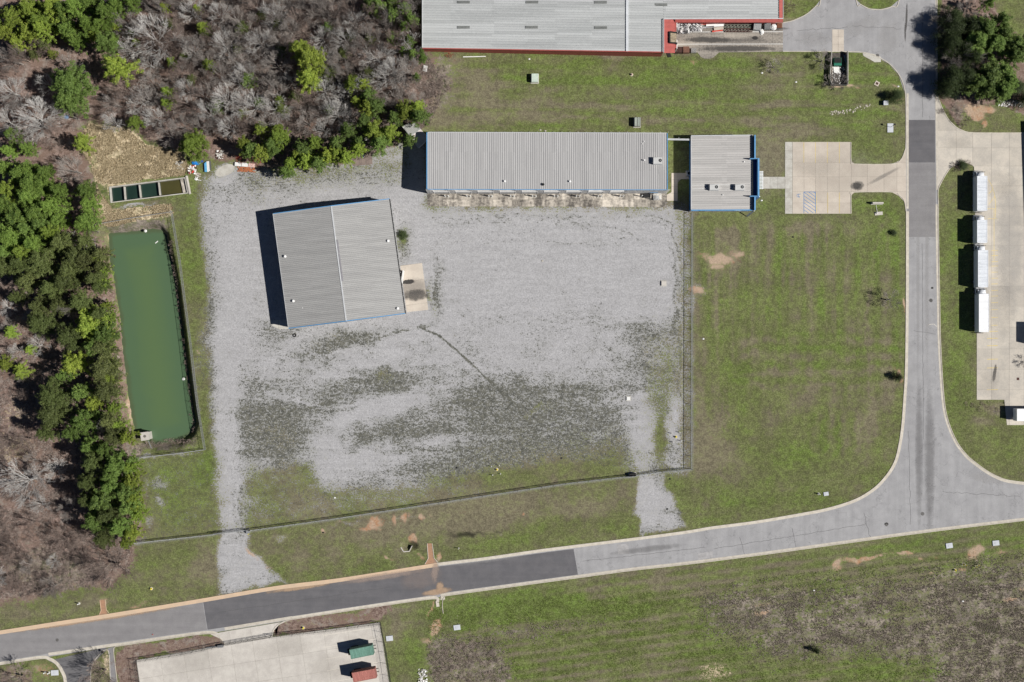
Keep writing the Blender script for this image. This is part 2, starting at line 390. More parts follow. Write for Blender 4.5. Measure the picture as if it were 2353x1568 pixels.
    for b in [(1130,200,70,30,0,-.5),(1100,210,50,40,0,-.45),(1180,255,180,34,0,-.45),(1390,250,130,30,0,-.25),(1050,150,30,30,0,-.5),(1400,135,25,20,0,-.5),(1490,285,60,20,0,-.35),(1220,290,120,14,0,.35),(1060,285,60,20,0,-.3),(1010,270,30,26,0,-.4),
              (1300,160,200,40,0,.3),(1500,200,120,50,0,.2),(1650,180,120,50,0,.15),(1770,360,36,52,0,-.75),(1840,300,60,18,0,-.6),(1730,300,50,20,0,-.3),(1990,340,60,30,0,.35),(1900,270,120,30,0,-.2),(2000,300,60,30,0,.3),(2020,160,40,30,0,.3),(1950,150,40,30,0,.3),(2030,480,50,30,0,.3),(1760,470,60,20,0,.3),(1640,510,60,20,0,.2),
              (1830,525,90,18,0,-.5),(1690,540,60,30,0,-.2),(1720,600,60,60,0,-.3),(1620,620,40,60,0,-.25),(2040,580,40,80,0,.45),(1990,470,60,20,0,.3),(1800,900,130,80,0,-.15),(1900,790,90,22,8,.3),(1960,830,40,50,0,.3),(1690,880,40,120,0,.35),(1640,820,40,60,0,.2),(1880,740,120,90,0,.05),(1610,960,16,130,0,-.5),(1640,1000,60,40,0,-.35),(1800,1060,90,50,0,.55),(1660,1120,60,14,0,.2),(1990,1000,26,90,0,-.35),(2050,960,14,100,0,-.2),(1760,1150,160,16,0,.35),(2000,1090,50,30,0,.25),(1640,1060,80,30,0,-.45),
              (2190,560,36,160,0,.35),(2200,860,40,200,0,.45),(2260,1000,60,50,0,.25),(2300,1050,60,40,0,.1),(2180,700,12,100,0,-.3),(2300,60,50,80,0,-.1),(2300,285,60,14,0,.1),(1810,30,26,26,0,-.4),(2025,5,30,12,0,.5),(2250,970,30,14,0,-.6),(2290,935,30,12,0,-.9),
              (420,1140,60,80,0,.35),(470,1080,30,40,0,.5),(360,1090,40,30,0,.35),(430,1200,60,20,0,.25),(450,1270,70,40,0,.25),(560,1280,30,60,0,0),(470,1320,30,20,0,-.55),(380,1300,60,50,0,.15),(460,1250,30,60,0,-.1),(650,1150,60,40,0,-.05),(80,1410,60,20,0,-.3),(230,1380,60,20,0,-.4),(280,1340,30,20,0,-.2),(640,1280,60,40,0,-.1),(700,1290,80,30,0,-.15),(640,1300,24,30,0,.3),
              (1100,1170,160,30,-8,-.55),(900,1200,140,30,-8,-.45),(1350,1170,100,22,-8,-.35),(1430,1130,50,30,0,-.25),(1250,1210,150,14,-8,.3),(1100,1225,120,14,-6,-.1),(780,1260,80,40,0,.1),(1400,1215,60,14,0,.3),(860,1300,100,18,-8,.3),(1170,1245,120,14,-8,.3),(1040,1200,80,18,0,-.3),
              (1100,1400,140,26,-6,1.0),(1200,1390,140,30,-4,.8),(1350,1390,150,30,-5,.6),(1480,1395,120,22,-5,.4),(1330,1360,60,26,0,-.45),(1420,1370,60,20,0,-.4),(1560,1350,100,20,0,-.35),(1480,1400,120,20,0,.1),(1900,1340,160,20,0,.0),(2050,1260,120,14,-6,.4),(1700,1320,100,30,0,.0),(2330,1240,50,26,0,.45),(950,1500,40,60,0,.4),(930,1430,60,30,0,-.25),(900,1400,60,12,0,-.7),(975,1420,20,30,0,-.2),(1250,1500,200,60,0,.0),(1500,1500,200,60,0,.08),(2050,1540,110,40,0,.4),(1620,1480,60,60,0,.15),
              (590,430,60,30,0,.3),(440,600,30,120,0,.35),(925,545,20,26,0,.5),(1525,920,24,120,0,.35),(1400,1070,60,30,0,.3),(300,500,80,16,0,-.1),(700,1465,10,10,0,0)]:
        e = e + B(*b)
    e = e - .26 * sstep(.02, .35, g)
    # mowing bands
    rr = sstep(1585, 1600, X) * sstep(2085, 2070, X) * sstep(495, 540, Y) * sstep(1190, 1120, Y)
    e = e + .03 * rr
    e = e - B(1000,1210,420,60,-8,.30) - B(460,1300,160,60,0,.18) - B(700,1280,160,40,-8,.1) - B(1860,640,150,60,0,.15) - B(1700,1000,90,160,0,.15) - B(1980,800,50,200,0,.12)
    e = e + rr * (0.20 * np.sin(X / 7.0 + 5 * n1) + 0.10 * np.sin(X / 15.0 + 2 * n2) + (vnoise(X, Y * .10, 9, 41, 2) - .5) * 1.0) * sstep(1150, 600, Y)
    e = e + rr * sstep(740, 790, Y) * sstep(920, 870, Y) * sstep(1660,1720,X) * .28 * np.sin(wy / 5.5)
    e = e + rr * sstep(930, 960, Y) * sstep(1060, 1030, Y) * sstep(1840, 1870, X) * sstep(1990, 1960, X) * .32 * np.sin(wx / 5.0)
    rn = sstep(1000, 1040, X) * sstep(2080, 2060, X) * sstep(320, 300, Y)
    e = e + rn * .10
    e = e + rn * (0.14 * np.sin(Y / 6.0 + 4 * n1) + .06 * np.sin(Y / 13.0) + (vnoise(X * .10, Y, 9, 42, 2) - .5) * 1.0)
    rf = sstep(1340, 1400, Y + (X - 1000) * .13) * sstep(990, 1040, X)
    fur = np.sin((Y + X * .13 + 5 * n2) / 3.4)
    fur2 = vnoise(X * .13, Y + X * .13, 7, 43, 2) - .5
    e = e + rf * (0.26 * fur + .7 * fur2)
    e = e + (1 - rf) * (vnoise(X * .25, Y + X * .13, 8, 44, 2) - .5) * .35 * sstep(1180, 1230, Y + (X - 1000) * .13)
    # ---- bare clay / sand
    d = np.zeros(X.shape)
    for b in [(1650,595,44,17,12,.9),(1692,588,20,14,0,.75),(1650,612,24,10,30,.7),(1605,668,26,10,0,.8),(1810,520,20,5,0,.5),(1750,1404,20,20,40,1.15),(1770,1420,12,12,0,.7),(1740,1395,14,12,0,.9),(2325,1378,24,20,0,1.0),(2290,1360,16,10,0,.8),(2350,1360,12,20,0,.9),(2240,1275,18,24,20,.9),(2215,1310,14,10,0,.7),(1985,1285,70,7,-7,.85),(2080,1270,40,6,-7,.8),(1920,1295,14,16,0,.85),(2150,1280,30,6,0,.5),(2120,1290,10,8,0,.6),(2300,1270,40,10,-20,.55),(2145,1318,10,6,0,.7),
              (860,1200,24,18,-40,.95),(850,1212,16,8,-30,.8),(780,1205,14,8,0,.45),(1080,1180,60,12,-8,.28),(920,1205,60,14,-8,.30),(1165,1178,60,10,-8,.25),(905,1195,7,18,0,.85),(935,1190,8,18,0,.9),(972,1188,9,12,0,.95),(840,1215,14,7,0,.7),(945,1180,5,14,0,.6),(1200,1182,5,5,0,.7),(742,1220,9,8,0,.9),(890,1280,14,8,40,.8),(905,1285,14,6,0,.6),(965,1278,14,7,20,.6),(1009,1273,8,14,0,.9),(944,1240,12,12,0,1.1),(825,1186,9,10,0,.5),(995,1182,6,8,0,.5),(240,1385,14,26,0,.55),(300,1390,60,8,-8,.5),
              (905,120,12,34,-8,1.5),(925,160,13,18,-30,1.5),(960,202,20,10,30,1.5),(915,70,10,20,0,.9),(925,300,20,20,0,.5),(880,300,12,30,0,.5),(1040,150,14,14,0,.4),(2226,243,34,11,38,1.6),(2244,260,20,12,40,1.6),(2266,252,26,9,0,1.1),(2262,285,7,9,0,.9),(2250,246,40,10,10,.7),(2290,40,10,14,0,.6),
              (2076,700,6,24,0,1.0),(2075,865,6,22,0,.9),(2060,850,14,12,0,.4),(480,1320,20,8,0,.35),(415,1320,10,5,0,.2),(1935,200,40,4,0,.9),(2070,235,14,6,0,.7),(2055,195,14,5,0,.5),(1505,130,12,10,0,.5),(1590,140,16,12,0,.5),(580,1275,7,22,-35,.8),(620,1310,10,5,0,.5),(100,1540,60,30,0,.45),(285,1500,14,22,0,.4),(235,1510,12,20,0,.35),(990,1400,5,30,10,.8),(1005,1440,10,22,30,1.0),(985,1470,16,16,0,.6),(1035,1375,20,5,-6,.4),(310,1030,14,16,0,.8),(330,1030,26,12,0,.5),(296,940,6,50,-4,.9),(267,730,7,40,0,.7),(245,545,8,12,0,.8),(280,850,5,40,0,.6),(452,810,5,8,0,.6),(1610,960,10,60,0,.2),(1640,1010,30,14,0,.3),(170,270,40,12,0,.45),(210,300,20,40,30,.5),(448,970,6,40,0,.2)]:
        d = mx(d, B(*b))
    # ---- woodland litter, straw, scrub, near-black patches
    lit = P(WOOD, 20); lit = mx(lit, P([(975,120),(1010,130),(1040,190),(1020,240),(985,260),(960,200)], 8, .6))
    lit = mx(lit, P([(2160,-40),(2260,-60),(2300,60),(2360,90),(2360,260),(2290,238),(2220,240),(2205,290),(2180,270),(2158,210)], 8, .95))
    lit = mx(lit, P([(263,1490),(480,1458),(508,1470),(520,1483),(314,1516),(322,1600),(270,1600)], 1.5, .8))
    lit = mx(lit, P([(627,1462),(630,1446),(645,1434),(668,1426),(784,1408),(900,1390),(905,1400),(870,1430),(784,1444)], 1.5, .8))
    lit = mx(lit, B(30,1560,60,40,0,.8))
    st = P([(205,285),(290,298),(340,335),(415,348),(432,380),(425,402),(260,425),(225,420),(208,380),(180,320)], 8)
    st = mx(st, P([(225,430),(250,470),(260,482),(395,470),(400,490),(260,520),(215,520)], 8, .8))
    for b in [(1000,240,20,30,30,.6),(240,1520,12,40,0,.7),(40,950,50,40,0,.5),(30,1030,60,40,0,.5),(100,1290,120,50,0,.35),(30,740,30,20,0,.4),(1640,1540,50,30,0,.6),(330,350,60,30,0,.3)]: st = mx(st, B(*b))
    br = P([(1615,1362),(1780,1345),(1960,1348),(2100,1330),(2200,1308),(2353,1290),(2800,1290),(2800,1900),(2140,1900),(2100,1560),(2010,1505),(1900,1502),(1780,1510),(1730,1472),(1640,1440)], 60, .88)
    br = mx(br, P([(985,1480),(1010,1465),(1090,1460),(1150,1480),(1180,1560),(1180,1800),(985,1800)], 30, .8))
    for b in [(1190,1455,80,16,0,.7),(1020,1500,50,50,0,.4),(1280,1440,160,10,-3,.35),(1010,180,34,50,0,.8),(1020,230,26,26,0,.7),(110,1310,150,70,0,.75),(350,1028,90,12,-4,.9),(310,1035,30,16,0,.9),(330,518,70,9,-6,.9),(2200,255,26,22,20,.8),(2330,235,50,10,0,.8),(2290,940,20,14,0,.4),(30,1560,60,40,0,.5),(1150,1225,70,8,-3,.3),(720,350,20,20,0,.3)]: br = mx(br, B(*b))
    br = mx(br, P([(252,514),(376,500),(388,545),(246,545)], 5, .9))
    for pl in ([(1600,1180),(1640,1120),(1660,1000),(1655,860),(1640,700)], [(1608,1184),(1650,1124),(1670,1004),(1665,862)], [(2030,500),(2000,620),(1990,800),(2010,1000)], [(1100,300),(1300,270),(1600,275),(1740,250)]): e = e - L(pl, 2.6, .28)
    br = br * (1 - rf * .18) + rf * (.16 * fur + .5 * fur2) * sstep(.05, .5, br)
    br = br - B(2070,1405,60,22,0,.5) - B(2110,1540,60,40,0,.5) - B(1850,1345,100,12,0,.3) - B(1900,1530,120,20,0,.3) - B(1880,1400,100,30,0,.28)
    dark_spots = np.zeros(X.shape)  # blobs where the ground colour goes towards near-black
    for b in [(1070,1224,60,9,-3,.8),(1130,1222,60,5,-6,.6),(2270,1440,60,16,14,.7),(2330,1465,60,20,0,.6),(2100,1395,6,14,0,.5),(2200,1430,14,16,0,.4),(2130,1425,20,5,0,.5),(941,1255,22,12,0,.7),(1740,1150,60,3,-6,.5)]: dark_spots = mx(dark_spots, B(*b))
    A = np.stack([np.clip(g, 0, 1), np.clip(w, 0, 1), np.clip(e, 0, 1), np.clip(d, 0, 1)], -1)
    Bm = np.stack([np.clip(lit, 0, 1), np.clip(st, 0, 1), np.clip(br, 0, 1), np.clip(dark_spots, 0, 1)], -1)
    return A, Bm
# ------------------------------------------------------------------ ground
def ground_material():
    t = NT('ground_cover'); p = t.pos()
    g, w, e, d = t.attr('mask_a'); lit, st, br, dark_spots = t.attr('mask_b')
    nA = t.noise(p, 0.16, 4, 0.6); nB = t.noise(p, 0.9, 4, 0.65); nC = t.noise(p, 2.6, 4, 0.7); nD = t.noise(p, 8.0, 2, 0.6); nE = t.noise(p, 0.42, 3, .6)
    def c(n, k): return t.math('MULTIPLY', t.math('SUBTRACT', n, 0.5), k)
    def add(*a):
        r = a[0]
        for x in a[1:]: r = t.math('ADD', r, x)
        return r
    def uni(n, lo=.38, hi=.62): return t.mr(n, lo, hi, 0, 1, False)
    def cover(maskv, n, soft=.16):
        """share of the surface given by maskv, broken up by the noise n"""
        return t.mr(t.math('SUBTRACT', t.math('MULTIPLY', maskv, 1.0 + 2 * soft), add(n, soft * .0)), -soft + soft, soft + soft)
    fine = uni(add(t.math('MULTIPLY', nC, .6), t.math('MULTIPLY', nD, .4)), .41, .59)
    midn = uni(add(t.math('MULTIPLY', nB, .5), t.math('MULTIPLY', nC, .5)), .40, .60)
    # turf
    gf = add(e, c(nA, 1.0), c(nE, .8), c(nB, .8), c(nC, .6), c(nD, .4))
    turf = t.mix(t.mr(gf, -.1, .55), (0.178, 0.158, 0.104), (0.128, 0.142, 0.056))
    turf = t.mix(t.mr(gf, .45, 1.15), turf, (0.112, 0.154, 0.036))
    turf = t.mix(t.mr(gf, 1.0, 1.7), turf, (0.088, 0.162, 0.022))
    turf = t.mix(t.mr(fine, .6, 1.0, 0, .30), turf, (0.24, 0.22, 0.155))
    turf = t.mix(1.0, turf, t.mr(add(nC, c(nD, .8), c(nB, .9)), .28, .72, .64, 1.28), 'MULTIPLY')
    turf = t.mix(1.0, turf, t.mr(add(nA, c(nE, .7)), .3, .7, .86, 1.12), 'MULTIPLY')
    # crushed stone with weeds
    st1 = t.mix(uni(add(nD, c(nC, .8)), .26, .74), (0.275, 0.272, 0.276), (0.47, 0.465, 0.474))
    st1 = t.mix(t.mr(add(nA, c(nE, .6)), .35, .7, 0, .35), st1, (0.32, 0.315, 0.32))
    st1 = t.mix(1.0, st1, t.mr(add(nB, c(nC, 1.0)), .3, .7, .90, 1.06), 'MULTIPLY')
    st1 = t.mix(1.0, st1, t.mr(t.noise(t.mapping(p, (.12, 1.0, 1), .1), .8, 4, .6), .35, .65, .95, 1.03), 'MULTIPLY')
    wn = t.noise(t.mapping(p, (1.0, 1.5, 1), 0.12), 1.15, 4, 0.72, 0.4)
    wn2 = t.noise(p, 3.1, 3, 0.7)
    wv = uni(add(t.math('MULTIPLY', wn, .5), t.math('MULTIPLY', wn2, .5)), .395, .605)
    wm = cover(t.math('MULTIPLY', add(w, c(nE, .45)), .80), wv, .15)
    weed = t.mix(uni(nB), (0.045, 0.046, 0.036), (0.115, 0.112, 0.085))
    weed = t.mix(t.mr(add(e, c(nB, 1.2), c(nE, 1.0)), .5, 1.3), weed, (0.095, 0.120, 0.030))
    film = t.math('MULTIPLY', t.mr(add(w, c(nE, .6), c(nA, .4)), .10, .80), .50)
    st1 = t.mix(film, st1, t.mix(uni(nC), (0.155, 0.16, 0.135), (0.27, 0.275, 0.25)))
    stone = t.mix(t.math('MULTIPLY', wm, .86), st1, weed)
    gm = cover(add(g, t.math('MULTIPLY', c(nE, .9), t.mr(g, 0, .3)), t.math('MULTIPLY', c(nB, .5), t.mr(g, 0, .3))), t.mr(t.math('ADD', t.math('MULTIPLY', fine, .5), t.math('MULTIPLY', midn, .5)), .15, .85, 0, 1, False), .22)
    col = t.mix(gm, turf, stone)
    # clay and sand
    clay = t.mix(uni(nB), (0.40, 0.22, 0.125), (0.46, 0.34, 0.25))
    clay = t.mix(t.mr(nA, .4, .6), clay, (0.44, 0.325, 0.245))
    clay = t.mix(1.0, clay, t.mr(nC, .3, .7, .8, 1.15), 'MULTIPLY')
    col = t.mix(t.math('MULTIPLY', cover(add(d, c(nB, .7), c(nE, .5), c(nC, .4)), midn, .34), .88), col, clay)
    # woodland litter
    lt = t.mix(uni(add(nB, c(nC, .9))), (0.125, 0.084, 0.068), (0.29, 0.215, 0.185))
    lt = t.mix(t.mr(nA, .42, .62), lt, (0.20, 0.14, 0.112))
    lt = t.mix(t.mr(nE, .52, .68, 0, .6), lt, (0.30, 0.265, 0.235))
    lt = t.mix(1.0, lt, t.mr(nD, .32, .68, .6, 1.3), 'MULTIPLY')
    col = t.mix(cover(lit, midn, .25), col, lt)
    # tall straw grass
    sw = t.noise(t.mapping(p, (1, 1, 1)), 1.3, 5, .72, .8)
    sc = t.mix(t.mr(sw, .34, .66), (0.26, 0.21, 0.135), (0.66, 0.55, 0.38))
    sc = t.mix(t.mr(nA, .5, .75, 0, .7), sc, (0.15, 0.16, 0.06))
    col = t.mix(cover(st, midn, .25), col, sc)
    # scrub
    bs = t.mix(t.mr(add(sw, c(nC, .5)), .34, .66), (0.145, 0.125, 0.105), (0.30, 0.255, 0.215))
    bs = t.mix(t.mr(add(nE, c(nB, .8)), .42, .66, 0, .65), bs, (0.13, 0.14, 0.065))
    bs = t.mix(1.0, bs, t.mr(nA, .3, .7, .75, 1.2), 'MULTIPLY')
    bs = t.mix(t.mr(nD, .58, .72, 0, .5), bs, (0.36, 0.31, 0.25))
    col = t.mix(cover(add(br, c(nE, .7), c(nA, .5)), midn, .3), col, bs)
    dk_mix = t.mr(add(dark_spots, c(nB, .4)), .25, .95)
    col = t.mix(dk_mix, col, (0.018, 0.018, 0.013))
    t.col(col); t.rough(0.95); t.b.inputs['Specular IOR Level'].default_value = 0.12
    h = add(t.math('MULTIPLY', nC, .5), t.math('MULTIPLY', nD, .3), t.math('MULTIPLY', t.math('MAXIMUM', br, st), t.math('MULTIPLY', sw, 3.0)), t.math('MULTIPLY', wm, .4), t.math('MULTIPLY', nB, .5))
    t.bump(h, 0.55, 0.16)
    return t.m
M_GROUND = ground_material()

def axis(a, b, st, far):
    core = np.arange(a, b + 1, st, dtype=float); out = []; x = core[-1]; s = st * 3
    while x < far: x += s; s *= 1.5; out.append(x)
    lo = []; x = core[0]; s = st * 3
    while x > -far: x -= s; s *= 1.5; lo.append(x)
    return np.array(lo[::-1] + list(core) + out)
gx = axis(-80, 2436, 4, 16000); gy = axis(-80, 1652, 4, 16000)
GX, GY = np.meshgrid(gx, gy); nx, ny = len(gx), len(gy)
def pond_z(X, Y):
    pd = pdist(X, Y, POND)
    east = sstep(-10, 30, X - (352 + (Y - 540) * .155))
    band = 27 - 8 * east
    z = np.where(pd < 0, -2.9 * (1 - sstep(0, 1, -pd / band)), -2.9 - .6 * sstep(0, 12, pd))
    wob = (vnoise(X, Y, 7, 31, 2) - .5) * .35 * sstep(-26, -8, pd) * sstep(4, -2, pd)
    return z + wob
def ground_z(X, Y):
    z = pond_z(X, Y)
    dn = np.hypot((X - 941) / 20, (Y - 1254) / 12); z = z - 0.9 * sstep(1.1, .5, dn)
    return z
near = (GX > 180) & (GX < 1000) & (GY > 460) & (GY < 1300)
Z = np.zeros(GX.shape); Z[near] = ground_z(GX[near], GY[near])
k = S
V = np.stack([(GX - 1176.5) * k, (784 - GY) * k, Z], -1).reshape(-1, 3)
idx = np.arange(nx * ny).reshape(ny, nx)
F = np.stack([idx[:-1, :-1], idx[1:, :-1], idx[1:, 1:], idx[:-1, 1:]], -1).reshape(-1, 4)
tin = [(253.8,431.8), (425.2,409.8), (431.4,443.6), (256.6,465.2)]
inside = (pdist(GX, GY, tin) > 0).reshape(-1)
F = F[~inside[F].any(1)]
def grid_mesh(name, V, F):
    me = bpy.data.meshes.new(name); me.vertices.add(len(V)); me.vertices.foreach_set('co', V.ravel().astype(np.float32))
    n = F.shape[1]; me.loops.add(len(F) * n); me.loops.foreach_set('vertex_index', F.ravel().astype(np.int32))
    me.polygons.add(len(F)); me.polygons.foreach_set('loop_start', np.arange(0, len(F) * n, n, dtype=np.int32))
    me.update(calc_edges=True); return me
def put_masks(me, X, Y):
    A, Bm = masks(X, Y)
    for nm, a in (('mask_a', A), ('mask_b', Bm)):
        at = me.color_attributes.new(nm, 'FLOAT_COLOR', 'POINT'); at.data.foreach_set('color', a.reshape(-1).astype(np.float32))
gm_ = grid_mesh('ground', V, F); put_masks(gm_, GX.reshape(-1), GY.reshape(-1))
gm_.polygons.foreach_set('use_smooth', [True] * len(gm_.polygons)); gm_.materials.append(M_GROUND)
ground = bpy.data.objects.new('ground', gm_); COL.objects.link(ground); props(ground, kind='structure')

# ------------------------------------------------------------------ paving materials
def asphalt(name, a, b, scale=0.35, crack=True, vert=True):
    t = NT(name); p = t.pos()
    n = t.noise(p, scale, 4, .6); f = t.noise(p, 6, 3, .7); l = t.noise(t.mapping(p, (.8, .03, 1)) if vert else t.mapping(p, (.03, .8, 1), R(-8)), 1.0, 3, .5)
    c = t.mix(t.mr(n, .3, .7), a, b)
    c = t.mix(1.0, c, t.mr(f, .3, .7, .90, 1.08), 'MULTIPLY')
    c = t.mix(1.0, c, t.mr(l, .35, .65, .95, 1.04), 'MULTIPLY')
    if crack:
        v = t.n.new('ShaderNodeTexVoronoi'); v.feature = 'DISTANCE_TO_EDGE'; v.inputs['Scale'].default_value = .11
        wp = t.n.new('ShaderNodeVectorMath'); wp.operation = 'ADD'; t.link(p, wp.inputs[0])
        nn = t.n.new('ShaderNodeTexNoise'); nn.inputs['Scale'].default_value = .5; t.link(p, nn.inputs['Vector'])
        sc = t.n.new('ShaderNodeVectorMath'); sc.operation = 'SCALE'; sc.inputs['Scale'].default_value = 5; t.link(nn.outputs['Color'], sc.inputs[0]); t.link(sc.outputs[0], wp.inputs[1])
        t.link(wp.outputs[0], v.inputs['Vector'])
        cm = t.mr(v.outputs['Distance'], .0, .012, .78, 1.0)
        c = t.mix(1.0, c, cm, 'MULTIPLY')
    t.col(c); t.rough(.9); t.bump(f, .25, .02); return t.m
M_ASPH = asphalt('asphalt_grey', (0.285, 0.282, 0.288), (0.335, 0.332, 0.337))
M_ASPH_D = asphalt('asphalt_dark', (0.125, 0.122, 0.126), (0.15, 0.146, 0.15), crack=False, vert=False)
M_ASPH_DD = asphalt('asphalt_newer', (0.112, 0.11, 0.118), (0.135, 0.131, 0.138), crack=False, vert=False)
M_ASPH_M = asphalt('asphalt_middle', (0.205, 0.198, 0.202), (0.235, 0.228, 0.23), crack=False, vert=False)
M_CONC = mat('concrete_pale', (0.54, 0.51, 0.465), (0.45, 0.42, 0.385), .5, .9, var=.05, world_pos=True)
M_CONC_W = mat('concrete_warm', (0.53, 0.475, 0.405), (0.46, 0.405, 0.345), .5, .9, var=.07, world_pos=True)
M_CONC_Y = mat('concrete_yard', (0.52, 0.475, 0.41), (0.42, 0.39, 0.345), .35, .9, var=.10, world_pos=True)
M_CONC_G = mat('concrete_greyish', (0.50, 0.485, 0.44), (0.38, 0.36, 0.32), .6, .9, var=.06, world_pos=True)
M_CONC_ST = mat('concrete_stained', (0.54, 0.49, 0.42), (0.10, 0.09, 0.08), .22, .9, var=.30, streak=(1.6, .45, 1), world_pos=True)
M_CONC_LN = mat('concrete_lane', (0.36, 0.325, 0.28), (0.14, 0.128, 0.115), .32, .9, var=.06, streak=(.18, 1.3, 1), world_pos=True)
M_JOINT = mat('joint_filler', (0.33, 0.30, 0.26), None, 2, .95)
M_CURB = mat('curb_concrete', (0.56, 0.52, 0.45), (0.44, 0.40, 0.34), 1.0, .9, var=.05)
M_CURB_O = mat('curb_clay_stained', (0.58, 0.43, 0.30), (0.50, 0.385, 0.28), .6, .9)
M_WHITE = mat('white_paint', (0.78, 0.78, 0.76), (0.62, 0.62, 0.60), 3, .5)
M_LINE_W = mat('line_white', (0.66, 0.62, 0.55), (0.55, 0.51, 0.45), 3, .8)
M_LINE_Y = mat('line_yellow_worn', (0.66, 0.50, 0.10), (0.58, 0.47, 0.24), 2, .85)
M_BLUE_P = mat('blue_marking', (0.045, 0.17, 0.42), (0.12, 0.24, 0.42), 3, .8)
M_BLUE = mat('blue_trim', (0.11, 0.31, 0.56), (0.08, 0.24, 0.45), 2, .45, spec=.5)
M_BLUE_D = mat('blue_parapet', (0.012, 0.10, 0.30), (0.010, 0.085, 0.25), 2, .5, spec=.5)
M_DARK = mat('dark_rubber', (0.018, 0.018, 0.018), None, 3, .7)
M_STEEL = mat('galvanised_steel', (0.40, 0.41, 0.42), (0.30, 0.31, 0.32), 3, .5, .5)
M_RUSTDK = mat('dark_brown_steel', (0.10, 0.045, 0.035), (0.05, 0.028, 0.025), 2, .8)
M_GLASS = mat('dark_glass', (0.015, 0.02, 0.025), None, 3, .08, spec=.8, bump=0)
M_YEL = mat('hydrant_yellow', (0.72, 0.62, 0.03), (0.60, 0.50, 0.02), 3, .5)
M_RED = mat('red_cladding', (0.38, 0.095, 0.08), (0.29, 0.075, 0.065), 1.2, .6)
M_REDORG = mat('red_tarp', (0.62, 0.09, 0.06), (0.42, 0.05, 0.035), 2, .7)
M_CLAY = mat('clay_surface', (0.40, 0.23, 0.14), (0.30, 0.18, 0.12), 2, .95)

# ------------------------------------------------------------------ roads
def poly_struct(name, pts, z, m, z0=-0.25, h=0):
    mb = MB(); mb.prism(pts, z0, z); return struct(name, mb, m)
RL = [(2082,-200),(2082,240),(2081.5,480),(2081,700),(2079,850),(2075,922),(2070,985),(2060,1042),(2048,1073),(2026,1103),(2002,1125),(1962,1148),(1902,1167),(1835,1180),(1735,1197),(1635,1210),(1568,1221),(1418,1240.5),(1251,1261),(1118,1280),(1004,1293.5),(784,1328),(634,1346.7),(467,1375),(333,1397),(233,1413),(133,1428),(0,1449),(-300,1495)]
RR = [(2154,-200),(2154,217),(2157,522),(2160,700),(2162,789),(2169,905),(2178,962),(2198,1012),(2222,1045),(2248,1067),(2275,1085.5),(2305,1099.5),(2335,1105.5),(2370,1108.5),(2420,1110),(2660,1112)]
RB = [(2660,1160),(2353,1197),(2202,1215),(2069,1232),(1902,1255),(1735,1278),(1568,1299),(1451,1312),(1318,1330),(1184,1348),(1024,1370),(998,1376),(918,1387),(784,1407),(667,1425),(517,1450),(400,1466),(233,1490),(0,1528),(-300,1574)]
RLs, RRs, RBs = WP(smooth_line(RL, 5)), WP(smooth_line(RR, 5)), WP(smooth_line(RB, 3))
# clamp the smoothing overshoot by using the survey lines for the sheet itself
road_poly = RLs[::-1] + RRs + RBs
poly_struct('road', road_poly, 0.02, M_ASPH)
def band(name, a, b, z, m, th=0.004):
    mb = MB(); mb.prism(WP(a + b[::-1]), z - th, z); return struct(name, mb, m)
def yline(pts, x):
    for i in range(len(pts) - 1):
        (x0, y0), (x1, y1) = pts[i], pts[i + 1]
        if min(x0, x1) <= x <= max(x0, x1) and x0 != x1: return y0 + (y1 - y0) * (x - x0) / (x1 - x0)
def road_band(name, xa, xb, top, bot, m, z, skew=8):
    a = []; b = []
    xs = steps(xa, xb, 60)
    for i, x in enumerate(xs):
        a.append((x, yline(RL[7:], x) + top)); b.append((x + skew, yline(RB, x + skew) - bot))
    band(name, a, b, z, m)
road_band('asphalt_patch', 467, 1318, 9, 8, M_ASPH_DD, .026, 10)
road_band('asphalt_patch', 0-200, 466, 9, 8, M_ASPH_M, .026, 10)
band('asphalt_patch', [(2085,276),(2148.5,276)], [(2085.5,374),(2149,374)], .026, M_ASPH_DD)
band('asphalt_patch', [(2085.5,374.6),(2149,374.6)], [(2085,545),(2152,545)], .026, M_ASPH_M)
band('asphalt_patch', [(1418,1252),(1444,1250)], [(1420,1274),(1445,1272)], .026, mat('patch_pale', (0.40,0.39,0.39), None, 1, .9))
band('asphalt_patch', [(1603,1272),(1638,1267)], [(1604,1286),(1638,1281)], .026, MATS['patch_pale'])
band('asphalt_patch', [(2082,230),(2096,229)], [(2083,276),(2086,276)], .024, M_ASPH)
# north entrance and its strip, east entrance, office lot
poly_struct('driveway', WP([(1799,119),(1799,52),(1822,47),(1852,33),(1875,13),(1885,0),(1902,-150),(1950,-150),(1968,0),(1978,10),(1998,20),(2025,21.6),(2048,15),(2065,0),(2076,-150),(2084,-150),(2084,240),(2079,215),(2065,173),(2042,147),(2012,130),(1982,121.6),(1935,120)]), .012, M_ASPH)
poly_struct('driveway', WP([(112,1519),(233,1490),(243,1489),(247,1492),(210,1528),(206,1640),(150,1640),(147,1568),(140,1545),(128,1527)]), .012, M_ASPH_D)
poly_struct('path', WP([(247,1490),(264,1486),(262,1500),(272,1640),(256,1640),(252,1505)]), .012, M_ASPH_M)

